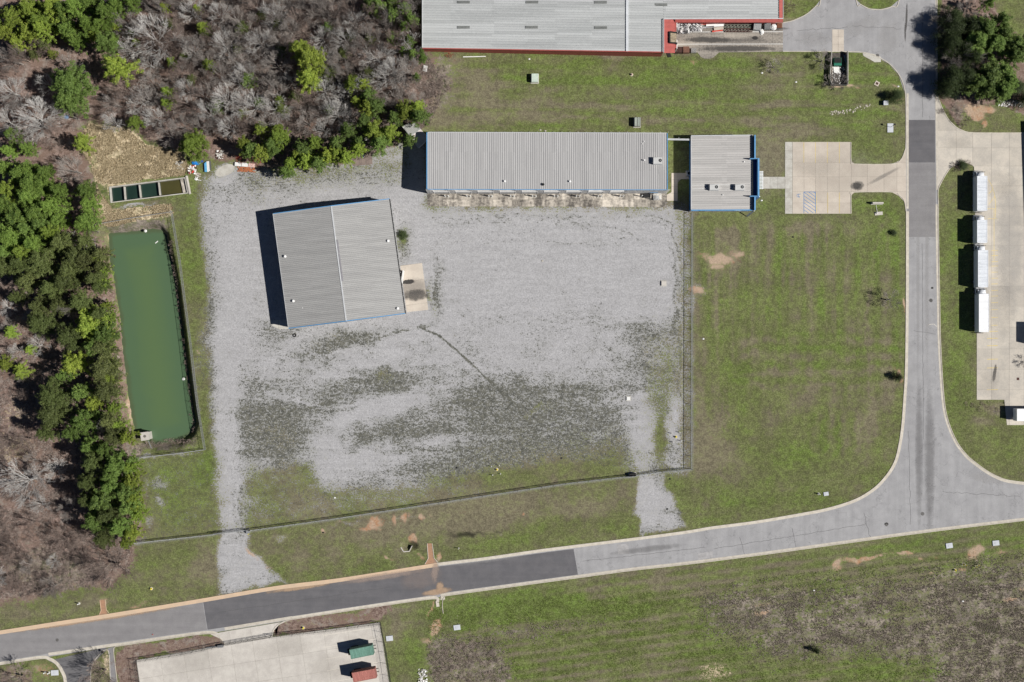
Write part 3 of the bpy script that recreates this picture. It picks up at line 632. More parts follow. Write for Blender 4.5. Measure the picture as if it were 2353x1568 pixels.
# curbs and gutters
CURB_N = [0]
def curb(pts, m=M_CURB, gutter=True, side=1, w=.17, gw=.62, n=5, sm=True):
    """pts: back of curb, road on the left of travel when side=1. the curb is cut into casting lengths"""
    line = WP(smooth_line(pts, n) if sm else pts)
    mb = MB(); strip(mb, line, 0, w * side, -.1, .13); o = struct('curb', mb, m)
    if gutter:
        mb = MB(); strip(mb, line, w * side, (w + gw) * side, -.1, .034); struct('gutter', mb, m)
    return o
def upto(pts, a, b): return pts[a:b]
iL = lambda x: next(i for i, p in enumerate(RL) if p[0] == x)
curb([(1799,119.5),(1935,120),(1982,121.6),(2012,130),(2042,147),(2065,173),(2077,203),(2080.5,240),(2080.5,330),(2078,347),(2069,367),(2049,376.5),(1965,376.5),(1956.5,370),(1956,327)], side=1, gutter=False)
mbg = MB(); strip(mbg, WP([(2083.5,215),(2083.5,480)]), -.05, .5, -.1, .034); struct('gutter', mbg, M_CURB)
curb([(1956.5,491),(1956.5,450),(1962,443),(2049,442.5),(2066,450),(2077,463),(2081,486)], gutter=False)
curb([(2081.5,486)] + RL[3:21], side=1)
curb(RL[20:] , M_CURB_O, side=1, gw=.85)
curb([(2154,-200),(2154,22)], side=-1, gw=.3)
curb([(2163,42),(2156,38),(2153.5,46)], gutter=False, side=-1)
curb([(2154,46),(2154,217)], side=-1, gw=.3)
curb([(2154,217),(2165,247),(2179,273),(2199,293),(2222,303),(2255,305),(2400,305),(2660,305)], side=-1, gutter=False)
mbg = MB(); strip(mbg, WP([(2154.5,217),(2157,437)]), .0, -.6, -.1, .036); struct('gutter', mbg, M_CURB)
curb([(2238,392),(2236,382),(2222,375.5),(2202,378),(2184,387),(2169,410),(2156.5,437),(2157,470)], side=-1, gutter=False)
curb([(2157,470)] + RR[2:], side=-1)
curb(RB[:11] + [(1022,1371)], side=-1)
curb([(1022,1371),(1017.5,1378),(1016,1392),(1018,1410)], side=1, gutter=False, w=.14)
curb([(1003,1395),(1001,1384),(996,1377)] + RB[12:14] + [(672,1424)], side=-1)
curb([(672,1424),(655,1428),(640,1436),(629,1448),(626,1462)], side=-1, gutter=False)
mbg = MB(); strip(mbg, WP([(672,1424),(517,1450)]), -.15, -.9, -.1, .034); struct('gutter', mbg, M_CURB)
curb([(517,1482),(506,1468),(482,1457),(400,1466.5),(275,1485)], side=-1)
curb([(275,1485),(264,1488),(262,1500),(270,1568),(276,1640)], side=-1, gutter=False, w=.14)
curb([(258,1640),(253,1560),(250,1503),(243,1494),(230,1504),(213,1528),(209,1560),(208,1640)], side=-1, gutter=False, w=.14)
mbg = MB(); strip(mbg, WP([(275,1485),(112,1508.5)]), -.15, -.9, -.1, .034); struct('gutter', mbg, M_CURB)
curb([(150,1640),(147,1568),(140,1545),(128,1527),(112,1517.5),(92,1514.5),(0,1528.5),(-300,1575)], side=-1)
curb([(1799,52),(1822,47),(1852,33),(1875,13),(1885,0),(1902,-150)], side=-1, gutter=False)
curb([(1950,-150),(1968,0),(1978,10),(1998,20),(2025,21.6),(2048,15),(2065,0),(2076,-150)], side=-1, gutter=False)
# drainage flumes beside the south road
mbf = MB(); mbf.prism(WP([(981,1249),(992,1249),(996,1283),(1004,1294),(976,1297),(984,1283)]), -.1, .03); struct('drain_flume', mbf, M_CLAY)
for a in ([(981,1249),(983.5,1283),(976,1296)], [(992.5,1249),(997,1283),(1005,1292.5)]): curb(a, gutter=False, w=.14, sm=False, side=1)
mbf = MB(); mbf.prism(WP([(229,1380),(241,1378),(243,1402),(248,1412),(228,1415),(231,1403)]), -.1, .02); struct('drain_flume', mbf, M_CLAY)
for a in ([(229,1380),(232,1403),(228,1412)], [(241,1378),(244,1402),(250,1409)]): curb(a, M_CURB_O, gutter=False, w=.12, sm=False)

# ------------------------------------------------------------------ concrete yards made of cast panels
def yard(name, pts, m, us, vs, ang, o, z=.045, gap=.05, joint=M_JOINT):
    mb = MB(); mb.prism(WP(pts), -.25, z - .03); b = struct(name, mb, joint)
    u0, v0 = W(*o)
    slabs(b, WP(pts), u0, [u * S for u in us], v0, [-v * S for v in vs][::-1], ang, m, z - .028, z, gap)
    return b
# office car park
yard('car_park', [(1821,326.6),(1956,326.6),(1956,370),(1964,377.4),(2049,377.4),(2070,367.5),(2079,349),(2082,335),(2082,480),(2077,463),(2065,450.5),(2049,442),(1964,442),(1956,449),(1956,491.4),(1821,491.4)], M_CONC_W,
     [0,26.5,52.5,80,107.3,135,172,210,240,262], [0,48,80,114,140,165], 0, (1821,326.6), gap=.045)
yard('walkway', [(1803.7,326.6),(1820.6,326.6),(1820.6,491.4),(1803.7,491.4),(1803.7,434),(1752,434),(1752,406.8),(1803.7,406.8)], M_CONC_G, [0,17.3,34.5,51.7,68.8], [0,20,40,60,80.2,107.4,128,147,165], 0, (1752,326.6), .085)
yard('walkway', [(1543,398),(1584,398),(1584,412),(1565,412),(1557,420),(1557,462),(1532,462),(1532,448),(1543,442)], M_CONC_W, [0,25,52], [0,16,32,48,66], 0, (1532,397), .06)
# truck yard
EY = [(2154,216),(2165,247.5),(2179,273.5),(2199,293.5),(2222,303.5),(2255,305.6),(2660,305.6),(2660,977),(2313.7,977),(2307.7,919),(2244.5,919),(2244.5,762),(2241,600),(2240,392),(2237,382),(2222,375),(2202,377.5),(2184,386.5),(2169,409.5),(2155.5,437)]
yard('truck_yard', EY, M_CONC_Y, [0,44,82,125,166,200,245,290,340,400,510], [0,40,88,128,170,215,262,306,352,400,446,492,540,590,637,684,724,768], 0, (2153,212), gap=.045)
# container yard
BY = [(313.5,1517),(517.7,1481.7),(508,1469),(484,1458),(517,1451.5),(667,1426.5),(655,1429.5),(641,1436.5),(629.5,1449),(626,1464),(872,1430.5),(899,1600),(912,1680),(330,1680)]
yard('container_yard', BY, M_CONC, [0,55,110,165,220,270,325,380,435,490,545,600,660], [-70,-40,-4,44,92,140,190,240,290], R(8.8), (313.5,1517), gap=.045)
# loading apron, concrete pads
yard('loading_apron', [(982,441),(1532,442),(1531.5,476),(982,474.5)], M_CONC_ST, [0,36,70,112,150,195,232,270,318,356,402,440,475,515,551], [0,18,35], 0, (982,441))
yard('workshop_apron', [(917,611),(970,604.7),(984,712.4),(931,718)], M_CONC_W, [0,55], [0,38,66,92,112], R(-82 + 90), (916,612), .055)
yard('loading_strip', [(1551,51),(1799,51),(1799,119),(1652,121),(1640,132),(1632,135),(1618,135),(1610,131),(1603,121),(1551,121)], M_CONC_LN, [0,28,56,84,112,140,168,196,224,249], [0,22.5,50,84], 0, (1551,51))
yard('concrete_pad', [(1912,68),(1939,68),(1939,120),(1912,120)], M_CONC_W, [0,14,27.5], [0,17,34,53], 0, (1912,68), .05)
yard('concrete_pad', [(1982,122.5),(2007,124),(2024,131),(2024,143),(2010,143.5),(1999,137),(1984,129)], M_CONC_G, [0,45], [0,25], 0, (1981,121), .05)
yard('concrete_pad', [(622,737),(660,734),(664,756),(642,757),(624,748)], M_CONC_G, [0,18,42], [0,24], 0, (622,734), .04)
yard('concrete_pad', [(812,325),(852,321),(856,378),(811,382)], mat('concrete_brown', (0.24,0.19,0.165), (0.14,0.11,0.10), .6), [0,15,30,46], [0,30,64], 0, (810,320), .05)

# painted markings
def line(name, pts, w, z, m):
    mb = MB(); strip(mb, WP(pts), -w / 2, w / 2, z - .003, z); return struct(name, mb, m)
for x in (1847, 1873.7, 1901, 1928.7): line('parking_line', [(x, 327.5), (x, 375)], .11, .052, M_LINE_Y)
for x in (1876, 1902, 1928.8): line('parking_line', [(x, 443), (x, 490)], .11, .052, M_LINE_Y)
for a in ([(1847,441.5),(1874,441.5)], [(1847,441),(1847,490)], [(1874,441),(1874,490)]): line('parking_line', a, .12, .052, M_BLUE_P)
hz = WP([(1847,441.5),(1874,441.5),(1874,490),(1847,490)])[::-1]
for k_ in range(-3, 6):
    y0 = 442 + k_ * 8.1; a = W(1840, y0 - 5); b = W(1881, y0 + 24); A = MB()
    d = Vector((b[0] - a[0], b[1] - a[1])).normalized(); nrm = Vector((-d.y, d.x)) * .06
    q = clip_poly([(a[0] - nrm.x, a[1] - nrm.y), (b[0] - nrm.x, b[1] - nrm.y), (b[0] + nrm.x, b[1] + nrm.y), (a[0] + nrm.x, a[1] + nrm.y)], hz)
    if len(q) > 2: A.prism(q, .047, .0505); struct('parking_line', A, M_BLUE_P)
mb = MB()                                                 # wheelchair symbol painted on the bay
cx, cy = W(1834.6, 449.5)
ring = [(cx + .38 * math.cos(t), cy - .05 + .38 * math.sin(t)) for t in [R(a) for a in range(60, 345, 15)]]
strip(mb, ring, -.05, .05, .048, .052)
mb2 = [(cx + .05, cy - .55), (cx + .02, cy - .12), (cx - .38, cy - .08)]
strip(mb, [(cx + .30, cy + .30), (cx + .02, cy + .25), (cx - .02, cy - .28)], -.05, .05, .048, .052)
strip(mb, [(cx - .02, cy - .28), (cx + .30, cy - .36)], -.05, .05, .048, .052)
mb.prism([(cx + .42 + .11 * math.cos(R(a)), cy + .33 + .11 * math.sin(R(a))) for a in range(0, 360, 45)], .048, .052)
strip(mb, [(cx + .18, cy - .3), (cx + .26, cy - .58)], -.05, .05, .048, .052)
struct('parking_symbol', mb, M_BLUE_P)
for i in range(5):
    a = [(742 + i * 3.2, 1460.7 + i * 27), (868 + i * 3.4, 1441 + i * 26.4)]; line('parking_line', a, .14, .052, M_LINE_W)
for y in (576, 588, 602, 612, 626, 640, 653, 668, 681, 696, 712, 730, 748, 762, 778, 795, 826, 846, 896):
    line('parking_line', [(2268 if y > 760 else 2278, y), (2293, y - .5)], .13, .052, M_LINE_Y)
arc = [(2271,413),(2279,428),(2284,443),(2287,460),(2288,480),(2287,500)]; line('parking_line', arc, .11, .052, M_LINE_Y)
for a in ([(2284,480),(2284,600)], [(2268,480),(2288,480)], [(2272,446),(2282,435)], [(2272,470),(2286,452)], [(2270,503),(2290,503)]): line('parking_line', a, .1, .056, M_LINE_Y)
for y in (74, 102): line('lane_line', [(1553 if y > 80 else 1572, y), (1799, y - .5)], .13, .052, M_WHITE)

# ------------------------------------------------------------------ stains that lie on the paving
def stain(pts, m, z):
    """flat sheet with an 'edge' value of 1 in the middle and 0 on the rim"""
    P = WP(pts); cx = sum(p[0] for p in P) / len(P); cy = sum(p[1] for p in P) / len(P)
    n = len(P); vs = [(cx, cy, z)]; fs = []; ed = [1.0]
    for k2, e in ((.5, .75), (.8, .35), (1.0, 0.0)):
        for p in P: vs.append((cx + (p[0] - cx) * k2, cy + (p[1] - cy) * k2, z)); ed.append(e)
    for i in range(n): fs.append((0, 1 + i, 1 + (i + 1) % n))
    for r in range(2):
        for i in range(n): fs.append((1 + r * n + i, 1 + (r + 1) * n + i, 1 + (r + 1) * n + (i + 1) % n, 1 + r * n + (i + 1) % n))
    me = bpy.data.meshes.new('stain'); me.from_pydata(vs, [], fs); at = me.attributes.new('edge', 'FLOAT', 'POINT'); at.data.foreach_set('value', ed)
    me.materials.append(m); o = bpy.data.objects.new('stain', me); COL.objects.link(o); return props(o, kind='structure')
def ell(x, y, rx, ry, a=0, n=20):
    return [(x + rx * math.cos(t) * math.cos(R(a)) - ry * math.sin(t) * math.sin(R(a)), y + rx * math.cos(t) * math.sin(R(a)) + ry * math.sin(t) * math.cos(R(a))) for t in [2 * math.pi * i / n for i in range(n)]]
ST_OIL = stain_mat('oil_stain', (0.045, 0.043, 0.042), .47, 1.1, .16, maxa=.8)
ST_MUD = stain_mat('clay_stain', (0.42, 0.33, 0.28), .50, .5, .5, maxa=.5)
ST_MUDS = stain_mat('clay_film', (0.30, 0.25, 0.23), .50, .5, .6, maxa=.4)
ST_CLAY = stain_mat('clay_wash', (0.48, 0.34, 0.23), .46, .5, .45, maxa=.7)
ST_PALE = stain_mat('dust_stain', (0.40, 0.39, 0.385), .50, .5, .5, maxa=.28)
ST_SOFT = stain_mat('tyre_film', (0.16, 0.155, 0.155), .46, .5, .7, maxa=.35)
ST_FILM = stain_mat('paving_film', (0.40, 0.37, 0.33), .50, .25, .6, maxa=.16)
ST_DK = stain_mat('grime_stain', (0.09, 0.085, 0.08), .48, .7, .4, maxa=.65)
stain(ell(1969.5, 427, 20, 13), ST_DK, .056); stain(ell(2030, 405, 48, 5, -28), ST_SOFT, .057); stain(ell(1950, 400, 130, 60, 0), ST_FILM, .061); stain(ell(1870, 380, 60, 30, 0), ST_FILM, .062); stain(ell(1969, 427, 12, 9), ST_OIL, .060)
stain(ell(968, 1330, 60, 28, -10), ST_MUDS, .032); stain(ell(1000, 1312, 10, 36, 5), ST_MUD, .036); stain(ell(880, 1325, 120, 9, -9), ST_MUD, .038)
stain(ell(1005, 1360, 40, 9, -10), ST_CLAY, .040); stain(ell(1010, 1350, 10, 16, 15), ST_CLAY, .042)
stain(ell(690, 1350, 90, 7, -8.5), ST_CLAY, .030); stain(ell(200, 1425, 240, 8, -8.5), ST_CLAY, .030); stain(ell(1120, 1287, 110, 7, -8), ST_PALE, .030)
stain(ell(948, 662, 40, 24, -6), ST_SOFT, .060); stain(ell(955, 678, 40, 16, -6), ST_DK, .064); stain(ell(938, 648, 20, 7, -6), ST_OIL, .068)
stain(ell(1735, 88, 10, 6), ST_OIL, .056); stain(ell(1630, 92, 70, 8), ST_DK, .060); stain(ell(1700, 112, 110, 8), ST_DK, .056)
stain(ell(1760, 66, 60, 6), ST_DK, .056); stain(ell(2083, 40, 3, 40, 2), ST_DK, .030); stain(ell(2080, 75, 2.5, 26), ST_DK, .032)
stain(ell(1980, 60, 60, 24, -20), ST_PALE, .016); stain(ell(2040, 90, 30, 50, 10), ST_PALE, .017); stain(ell(1870, 90, 50, 22, 0), ST_PALE, .018)
stain(ell(2109, 620, 5, 300), ST_PALE, .030); stain(ell(2130, 620, 5, 300), ST_PALE, .031); stain(ell(2142, 662, 4, 3), ST_OIL, .034); stain(ell(2139, 691, 5, 5), ST_DK, .034)
stain(ell(2037, 1205, 6, 5), ST_OIL, .034); stain(ell(1490, 1262, 90, 8, -7), ST_SOFT, .030); stain(ell(2136, 1060, 13, 190), ST_SOFT, .030); stain(ell(2112, 1040, 10, 180), ST_SOFT, .031)
stain(ell(2265, 1100, 50, 14, 14), ST_PALE, .032); stain(ell(2285, 860, 5, 26, 8), ST_DK, .056); stain(ell(2264, 690, 14, 60), ST_PALE, .056); stain(ell(2320, 850, 30, 110), ST_CLAY, .0); 
stain(ell(2320, 560, 40, 200), ST_PALE, .060)
mb = MB(); a = [W(2131, 748), W(2136, 746), W(2146, 745), W(2153, 751)]; strip(mb, a, -.06, .06, .028, .031); struct('paint_scuff', mb, M_LINE_W)
for x, y, r in ((2120,1181,4.2),(131.5,1471,3.6),(2037,1207,3)):
    mb = MB(); p = W(x, y); mb.tube((p[0], p[1], .0), (p[0], p[1], .038), r * S, n=16); solo('manhole_cover', mb, mat('cast_iron', (0.13, 0.125, 0.12), (0.08, 0.078, 0.075), 4, .6), {2120:'dark iron manhole cover in the middle of the road junction', 131.5:'iron manhole cover in the road at lower left', 2037:'small worn manhole cover in the road just left of the junction'}[x], 'manhole cover', base=(p[0], p[1], 0))

for q in (ell(2200, 330, 40, 20, 0), ell(2290, 420, 60, 40, 10), ell(2300, 700, 40, 100, 4), ell(2270, 880, 30, 40, 0), ell(450, 1520, 90, 40, -8), ell(650, 1490, 80, 30, -8), ell(760, 1530, 60, 34, -8)): stain(q, ST_FILM, .0605 + rnd.uniform(0, .003))
# tar seams and cracks
M_TAR = mat('crack_sealant', (0.10, 0.098, 0.10), None, 3, .7)
for i_, (x0, y0, x1, y1, wb) in enumerate(((2119,20,2120,270,.8),(2119,560,2122,1010,.7),(2086,500,2084,900,.5),(2088,990,2092,1205,1.5),(1640,1262,1990,1205,1.2),(1340,1290,1620,1258,1.0),(2165,1130,2345,1142,2.0),(1700,1235,1712,1275,1.5),(1820,1215,1828,1258,1.2),(1960,60,2070,66,2.5),(1985,1180,2000,1236,2),(2100,760,2150,768,1.5),(500,1408,900,1349,1.0),(1830,70,1950,64,2))):
    r_ = random.Random(40 + i_); n_ = max(4, int(math.hypot(x1 - x0, y1 - y0) / 9)); pl = [(x0 + (x1 - x0) * j / n_ + r_.uniform(-wb, wb), y0 + (y1 - y0) * j / n_ + r_.uniform(-wb, wb)) for j in range(n_ + 1)]
    mb = MB(); strip(mb, WP(pl), -.035, .035, .026, .0305); struct('tar_seam', mb, M_TAR)
# ------------------------------------------------------------------ buildings
M_ROOF_L = mat('roof_steel_grey', (0.405, 0.40, 0.396), (0.365, 0.36, 0.358), .5, .55, .0, var=.05, island=True, spec=.35, bump=.05, streak=(2.2, .12, 1))
M_ROOF_M = mat('roof_steel_mid', (0.345, 0.343, 0.335), (0.29, 0.288, 0.283), .5, .55, .0, var=.04, island=True, spec=.35, bump=.05, streak=(.12, 2.2, 1))
M_ROOF_B = mat('roof_steel_pale', (0.44, 0.452, 0.45), (0.35, 0.362, 0.36), .35, .55, .0, var=.09, island=True, spec=.35, bump=.05, streak=(.10, 1.6, 1))
M_ROOF_O = mat('roof_steel_office', (0.455, 0.44, 0.425), (0.38, 0.37, 0.358), .5, .55, .0, var=.07, island=True, spec=.35, bump=.05, streak=(.12, 2.0, 1))
M_SKYL = mat('skylight_strip', (0.16, 0.17, 0.165), (0.11, 0.115, 0.11), 2, .5)
M_CAP = mat('ridge_metal', (0.56, 0.57, 0.58), (0.46, 0.47, 0.48), 1, .5)
M_WALLW = mat('white_wall', (0.85, 0.84, 0.82), (0.74, 0.73, 0.71), 1, .6)
M_WALLG = mat('grey_wall', (0.36, 0.36, 0.36), (0.28, 0.28, 0.28), 1, .7)
def lerp(a, b, t): return tuple(a[i] + (b[i] - a[i]) * t for i in range(3))
def ribbed(mb, p00, p10, p01, p11, n, laps, rib=.09, bw=.20, tw=.09, drop=.10):
    """steel roof sheets: u runs p00->p10 with n ribs, v runs p00->p01; every sheet length is its own island"""
    p00, p10, p01, p11 = map(Vector, (p00, p10, p01, p11))
    L = (p10 - p00).length; bw /= L; tw /= L
    for i in range(n):
        off = rnd.choice((0, 0, 0.012, -0.012)) if len(laps) > 2 else 0
        for j in range(len(laps) - 1):
            a = laps[j] + (off if j else 0); b = laps[j + 1] + (off if j < len(laps) - 2 else 0); vs = []
            u0 = i / n; u1 = (i + 1) / n; us = [(u0, 0), (u1 - bw, 0), (u1 - bw / 2 - tw / 2, rib), (u1 - bw / 2 + tw / 2, rib), (u1, 0)]
            for v in (a, b):
                for u, h in us:
                    q = (p00 * (1 - u) + p10 * u) * (1 - v) + (p01 * (1 - u) + p11 * u) * v
                    vs.append((q.x, q.y, q.z + h + (.006 if v == b and j < len(laps) - 2 else 0)))
            fs = [(k3, k3 + 1, 6 + k3, 5 + k3) for k3 in range(4)]
            nrm = (p10 - p00).cross(p01 - p00)
            if nrm.z < 0: fs = [f[::-1] for f in fs]
            mb.add(vs, fs)
def roofbase(mb, c, th=.12):
    vs = [(x, y, z - .01) for x, y, z in c] + [(x, y, z - th) for x, y, z in c]; n = len(c)
    A = sum(c[i][0] * c[(i + 1) % n][1] - c[(i + 1) % n][0] * c[i][1] for i in range(n))
    fs = [tuple(range(n)), tuple(range(2 * n - 1, n - 1, -1))] + [(i, n + i, n + (i + 1) % n, (i + 1) % n) for i in range(n)]
    if A < 0: fs = [f[::-1] for f in fs]
    mb.add(vs, fs)
def wall_body(mb, c, drop=.14, inset=.25):
    """walls under the roof corners c (x,y,z): a closed body whose top follows the roof"""
    cx = sum(p[0] for p in c) / len(c); cy = sum(p[1] for p in c) / len(c); pts = []; zs = []
    for x, y, z in c:
        d = Vector((cx - x, cy - y)).normalized() * inset * 1.4; pts.append((x + d.x, y + d.y)); zs.append(z - drop)
    mb.prism(pts, -.2, zs)
def C3(x, y, h): a = W(x, y, h); return (a[0], a[1], h)

def vent(par, x, y, z, kind='vent_pipe', r=.16, h=.55):
    mb = MB(); p = W(x, y, z + h); mb.tube((p[0], p[1], z - .1), (p[0], p[1], z + h), r, n=10); mb.tube((p[0], p[1], z + h), (p[0], p[1], z + h + .08), r * 1.7, r * 1.2, n=10)
    return part(par, kind, mb, M_WALLW)
def hvac(x0, x1, y0, y1, z, label, fanx, fany, h=1.15):
    a = W(x0, y1, z + h); b = W(x1, y0, z + h); t = thing('rooftop_air_conditioner', label, 'air conditioner', ((a[0] + b[0]) / 2, (a[1] + b[1]) / 2, z), 0, 'rooftop air conditioners')
    mb = MB(); mb.box((a[0] + b[0]) / 2, (a[1] + b[1]) / 2, z + h / 2 + .12, b[0] - a[0], b[1] - a[1], h - .1); part(t, 'cabinet', mb, mat('cabinet_grey', (0.55, 0.55, 0.54), (0.45, 0.45, 0.44), 2, .5))
    mb = MB(); mb.box((a[0] + b[0]) / 2, (a[1] + b[1]) / 2, z + .06, b[0] - a[0] + .15, b[1] - a[1] + .15, .16); part(t, 'curb_frame', mb, M_STEEL)
    f = W(fanx, fany, z + h); mb = MB(); mb.tube((f[0], f[1], z + h), (f[0], f[1], z + h + .09), .42, n=18); fo = part(t, 'fan_opening', mb, M_DARK)
    mb = MB(); mb.tube((f[0], f[1], z + h + .09), (f[0], f[1], z + h + .12), .11, n=10)
    for k4 in range(4):
        an = R(45 * k4); mb.bar((f[0] - .42 * math.cos(an), f[1] - .42 * math.sin(an), z + h + .105), (f[0] + .42 * math.cos(an), f[1] + .42 * math.sin(an), z + h + .105), .02)
    sub(fo, 'fan_guard', mb, M_STEEL, t)
    mb = MB(); c = ((a[0] + b[0]) / 2, (a[1] + b[1]) / 2); mb.box(a[0] - .12, c[1] + .1, z + .55, .3, (b[1] - a[1]) * .7, .7, taper=.8); part(t, 'air_hood', mb, M_STEEL)
    return t

# --- long white service building with nine bays
HN, HS = 6.9, 7.6
c = [C3(981, 304.6, HN), C3(1533.5, 306.6, HN), C3(1533.5, 436.4, HS), C3(981, 435.2, HS)]
LB = thing('service_building', 'long grey roofed workshop with blue edges and white bays facing the gravel yard', 'building', (*W(1257, 370), 0))
mb = MB(); ribbed(mb, c[3], c[2], c[0], c[1], 129, [0, .34, .66, 1.0]); roofbase(mb, c)
part(LB, 'roof', mb, M_ROOF_L)
mb = MB(); wc = [(c[0][0] + .2, c[0][1] - .2, HN), (c[1][0] - .2, c[1][1] - .2, HN), (c[2][0] - .2, c[2][1] + .08, HS), (c[3][0] + .2, c[3][1] + .08, HS)]
wall_body(mb, wc, inset=.05); part(LB, 'wall', mb, M_WALLW)
def trim(par, a, b, w=.30, h=.28, m=M_BLUE, name='edge_trim', dz=.04):
    mb = MB(); a = Vector(a) + Vector((0, 0, dz)); b = Vector(b) + Vector((0, 0, dz)); mb.bar(a, b, w, h); return part(par, name, mb, m)
trim(LB, c[0], c[3], .20, .26); trim(LB, c[1], c[2], .18, .26); trim(LB, Vector(c[3]) + Vector((.2, -.03, -.02)), Vector(c[2]) + Vector((-.2, -.03, -.02)), .15, .22, name='gutter'); trim(LB, Vector(c[0]) + Vector((.2, .05, -.02)), Vector(c[1]) + Vector((-.2, .05, -.02)), .14, .2, M_CAP, 'gutter')
for i in range(30):
    x = c[0][0] + 1 + i * 2.06; mb = MB(); mb.box(x, c[0][1] + .06, HN + .07, .10, .24, .05); part(LB, 'gutter_strap', mb, M_WALLG)
ys = wc[2][1]                                              # south face
for i in range(9):                                        # roller doors between ribbed piers
    xa = W(1000 + i * 50.1, 440)[0]; xb = W(1033 + i * 50.1, 440)[0]
    if i == 8: xa, xb = W(1400, 440)[0], W(1428, 440)[0]
    mb = MB()
    for j in range(11):
        z0 = .05 + j * .44; mb.box((xa + xb) / 2, ys - .06, z0 + .21, xb - xa, .06, .42)
    dr = part(LB, 'roller_door', mb, mat('door_white', (0.66, 0.66, 0.65), (0.56, 0.56, 0.55), 2, .5))
    mb = MB(); mb.box((xa + xb) / 2, ys - .12, .12, xb - xa, .06, .14); sub(dr, 'door_seal', mb, M_DARK, LB)
    mb = MB(); mb.bar((xa - .1, ys - .08, 0), (xa - .1, ys - .08, 5.0), .14); mb.bar((xb + .1, ys - .08, 0), (xb + .1, ys - .08, 5.0), .14); mb.bar((xa - .15, ys - .08, 5.05), (xb + .15, ys - .08, 5.05), .16); sub(dr, 'door_frame', mb, M_WALLW, LB)
for i in range(10):
    x0 = W(984 + i * 50.1, 440)[0]; n_ = 6 if i < 9 else 14
    if i == 9: x0 = W(1436, 440)[0]; n_ = 34
    mb = MB()
    for j in range(n_): mb.box(x0 + j * .32, ys - .05, 3.7, .13, .10, 7.2)
    part(LB, 'wall_ribs', mb, M_WALLW)
for x, y in ((1475, 452), (1494, 452)):                    # small window and service door
    pass
mb = MB(); xw = W(1500, 440)[0]; mb.box(xw, ys - .12, 1.8, 2.0, .1, 1.2); wn = part(LB, 'window', mb, M_BLUE); mb = MB(); mb.box(xw, ys - .18, 1.8, 1.8, .04, 1.0); sub(wn, 'pane', mb, M_GLASS, LB)
vent(LB, 1160, 416.5, 7.5); vent(LB, 1310, 417, 7.5); vent(LB, 1481, 368, 7.2, r=.12, h=.8); vent(LB, 1480, 325, 7.0, r=.07, h=.3); vent(LB, 1476, 331, 7.0, r=.07, h=.3)
mb = MB(); p = W(1248, 424.5, 7.6); mb.tube((p[0], p[1], 7.45), (p[0], p[1], 8.0), .30, n=12); mb.dome((p[0], p[1], 8.0), .34, .12, 12, 2); part(LB, 'exhaust_fan', mb, M_DARK)
hvac(1501.5, 1521, 362, 377, 7.3, 'grey air conditioner on the long workshop roof near its east end', 1517, 369)
mb = MB(); mb.bar(C3(1484, 377, 7.35), C3(1524, 379, 7.35), .08); mb.bar(C3(1515, 377, 7.35), C3(1515, 400, 7.5), .06); part(LB, 'conduit', mb, M_WALLG)
# bollards in pairs between the bays
def bollard_at(x, y, label, group, h=1.1, r=.10, m=None, name='bollard', cat='bollard'):
    p = W(x, y); t = thing(name, label, cat, (*p, 0), 0, group)
    mb = MB(); mb.tube((p[0], p[1], 0), (p[0], p[1], h), r, n=10); mb.dome((p[0], p[1], h), r, n=10, m=3); part(t, 'post', mb, m or M_WHITE)
    mb = MB(); mb.tube((p[0], p[1], 0), (p[0], p[1], .05), r * 2.2, n=10); part(t, 'footing', mb, M_CONC_G); return t
bproto = None
for i in range(10):
    for j in (0, 7.5):
        x = 1023 + i * 50.1 + j
        if i == 9 and j: continue
        lab = 'thin white bollard at the foot of the wall between the workshop bays'
        if bproto is None: bproto = bollard_at(x, 452, lab, 'white bollards along the workshop bays', 2.3, .13)
        else:
            o = copy_tree(bproto); q = W(x, 452); o.location = (q[0], q[1], 0)
t = thing('condenser_cage', 'white barred cage standing by the east end of the workshop wall', 'cage', (*W(1509, 454), 0)); p = W(1509, 454)
mb = MB()
for i in range(7): mb.bar((p[0] - .9 + i * .3, p[1] - .7, .0), (p[0] - .9 + i * .3, p[1] - .7, 2.2), .05); mb.bar((p[0] - .9 + i * .3, p[1] - .7, 2.2), (p[0] - .9 + i * .3, p[1] + .7, 2.2), .05)
for a, b in ((-.9, -.7), (.9, -.7), (.9, .7), (-.9, .7)): mb.bar((p[0] + a, p[1] + b, 0), (p[0] + a, p[1] + b, 2.2), .07)
for z in (0.1, 1.1, 2.2):
    mb.bar((p[0] - .9, p[1] - .7, z), (p[0] + .9, p[1] - .7, z), .06); mb.bar((p[0] - .9, p[1] + .7, z), (p[0] + .9, p[1] + .7, z), .06); mb.bar((p[0] - .9, p[1] - .7, z), (p[0] - .9, p[1] + .7, z), .06); mb.bar((p[0] + .9, p[1] - .7, z), (p[0] + .9, p[1] + .7, z), .06)
part(t, 'cage_bars', mb, M_WHITE); mb = MB(); mb.box(p[0], p[1], .45, 1.0, .8, .8); part(t, 'condenser', mb, M_STEEL)
t = thing('storage_box', 'black box standing against the workshop wall beside the white cage', 'box', (*W(1485, 451), 0)); p = W(1485, 451)
mb = MB(); mb.box(p[0], p[1], .45, 1.7, .95, .9); part(t, 'box_body', mb, mat('black_plastic', (0.02, 0.02, 0.022), None, 3, .5)); mb = MB(); mb.box(p[0], p[1], .94, 1.8, 1.05, .08, taper=.9); part(t, 'lid', mb, MATS['black_plastic'])
mb = MB(); mb.bar(C3(1533, 320.5, 4.2), C3(1588, 321.5, 3.6), .45, .35); mb.bar(C3(1560, 316, 4.0), C3(1560, 321, 4.0), .12)
solo('cable_duct', mb, M_STEEL, 'grey duct running above the lawn between the long workshop and the office', 'duct', base=(*W(1560, 321), 0))

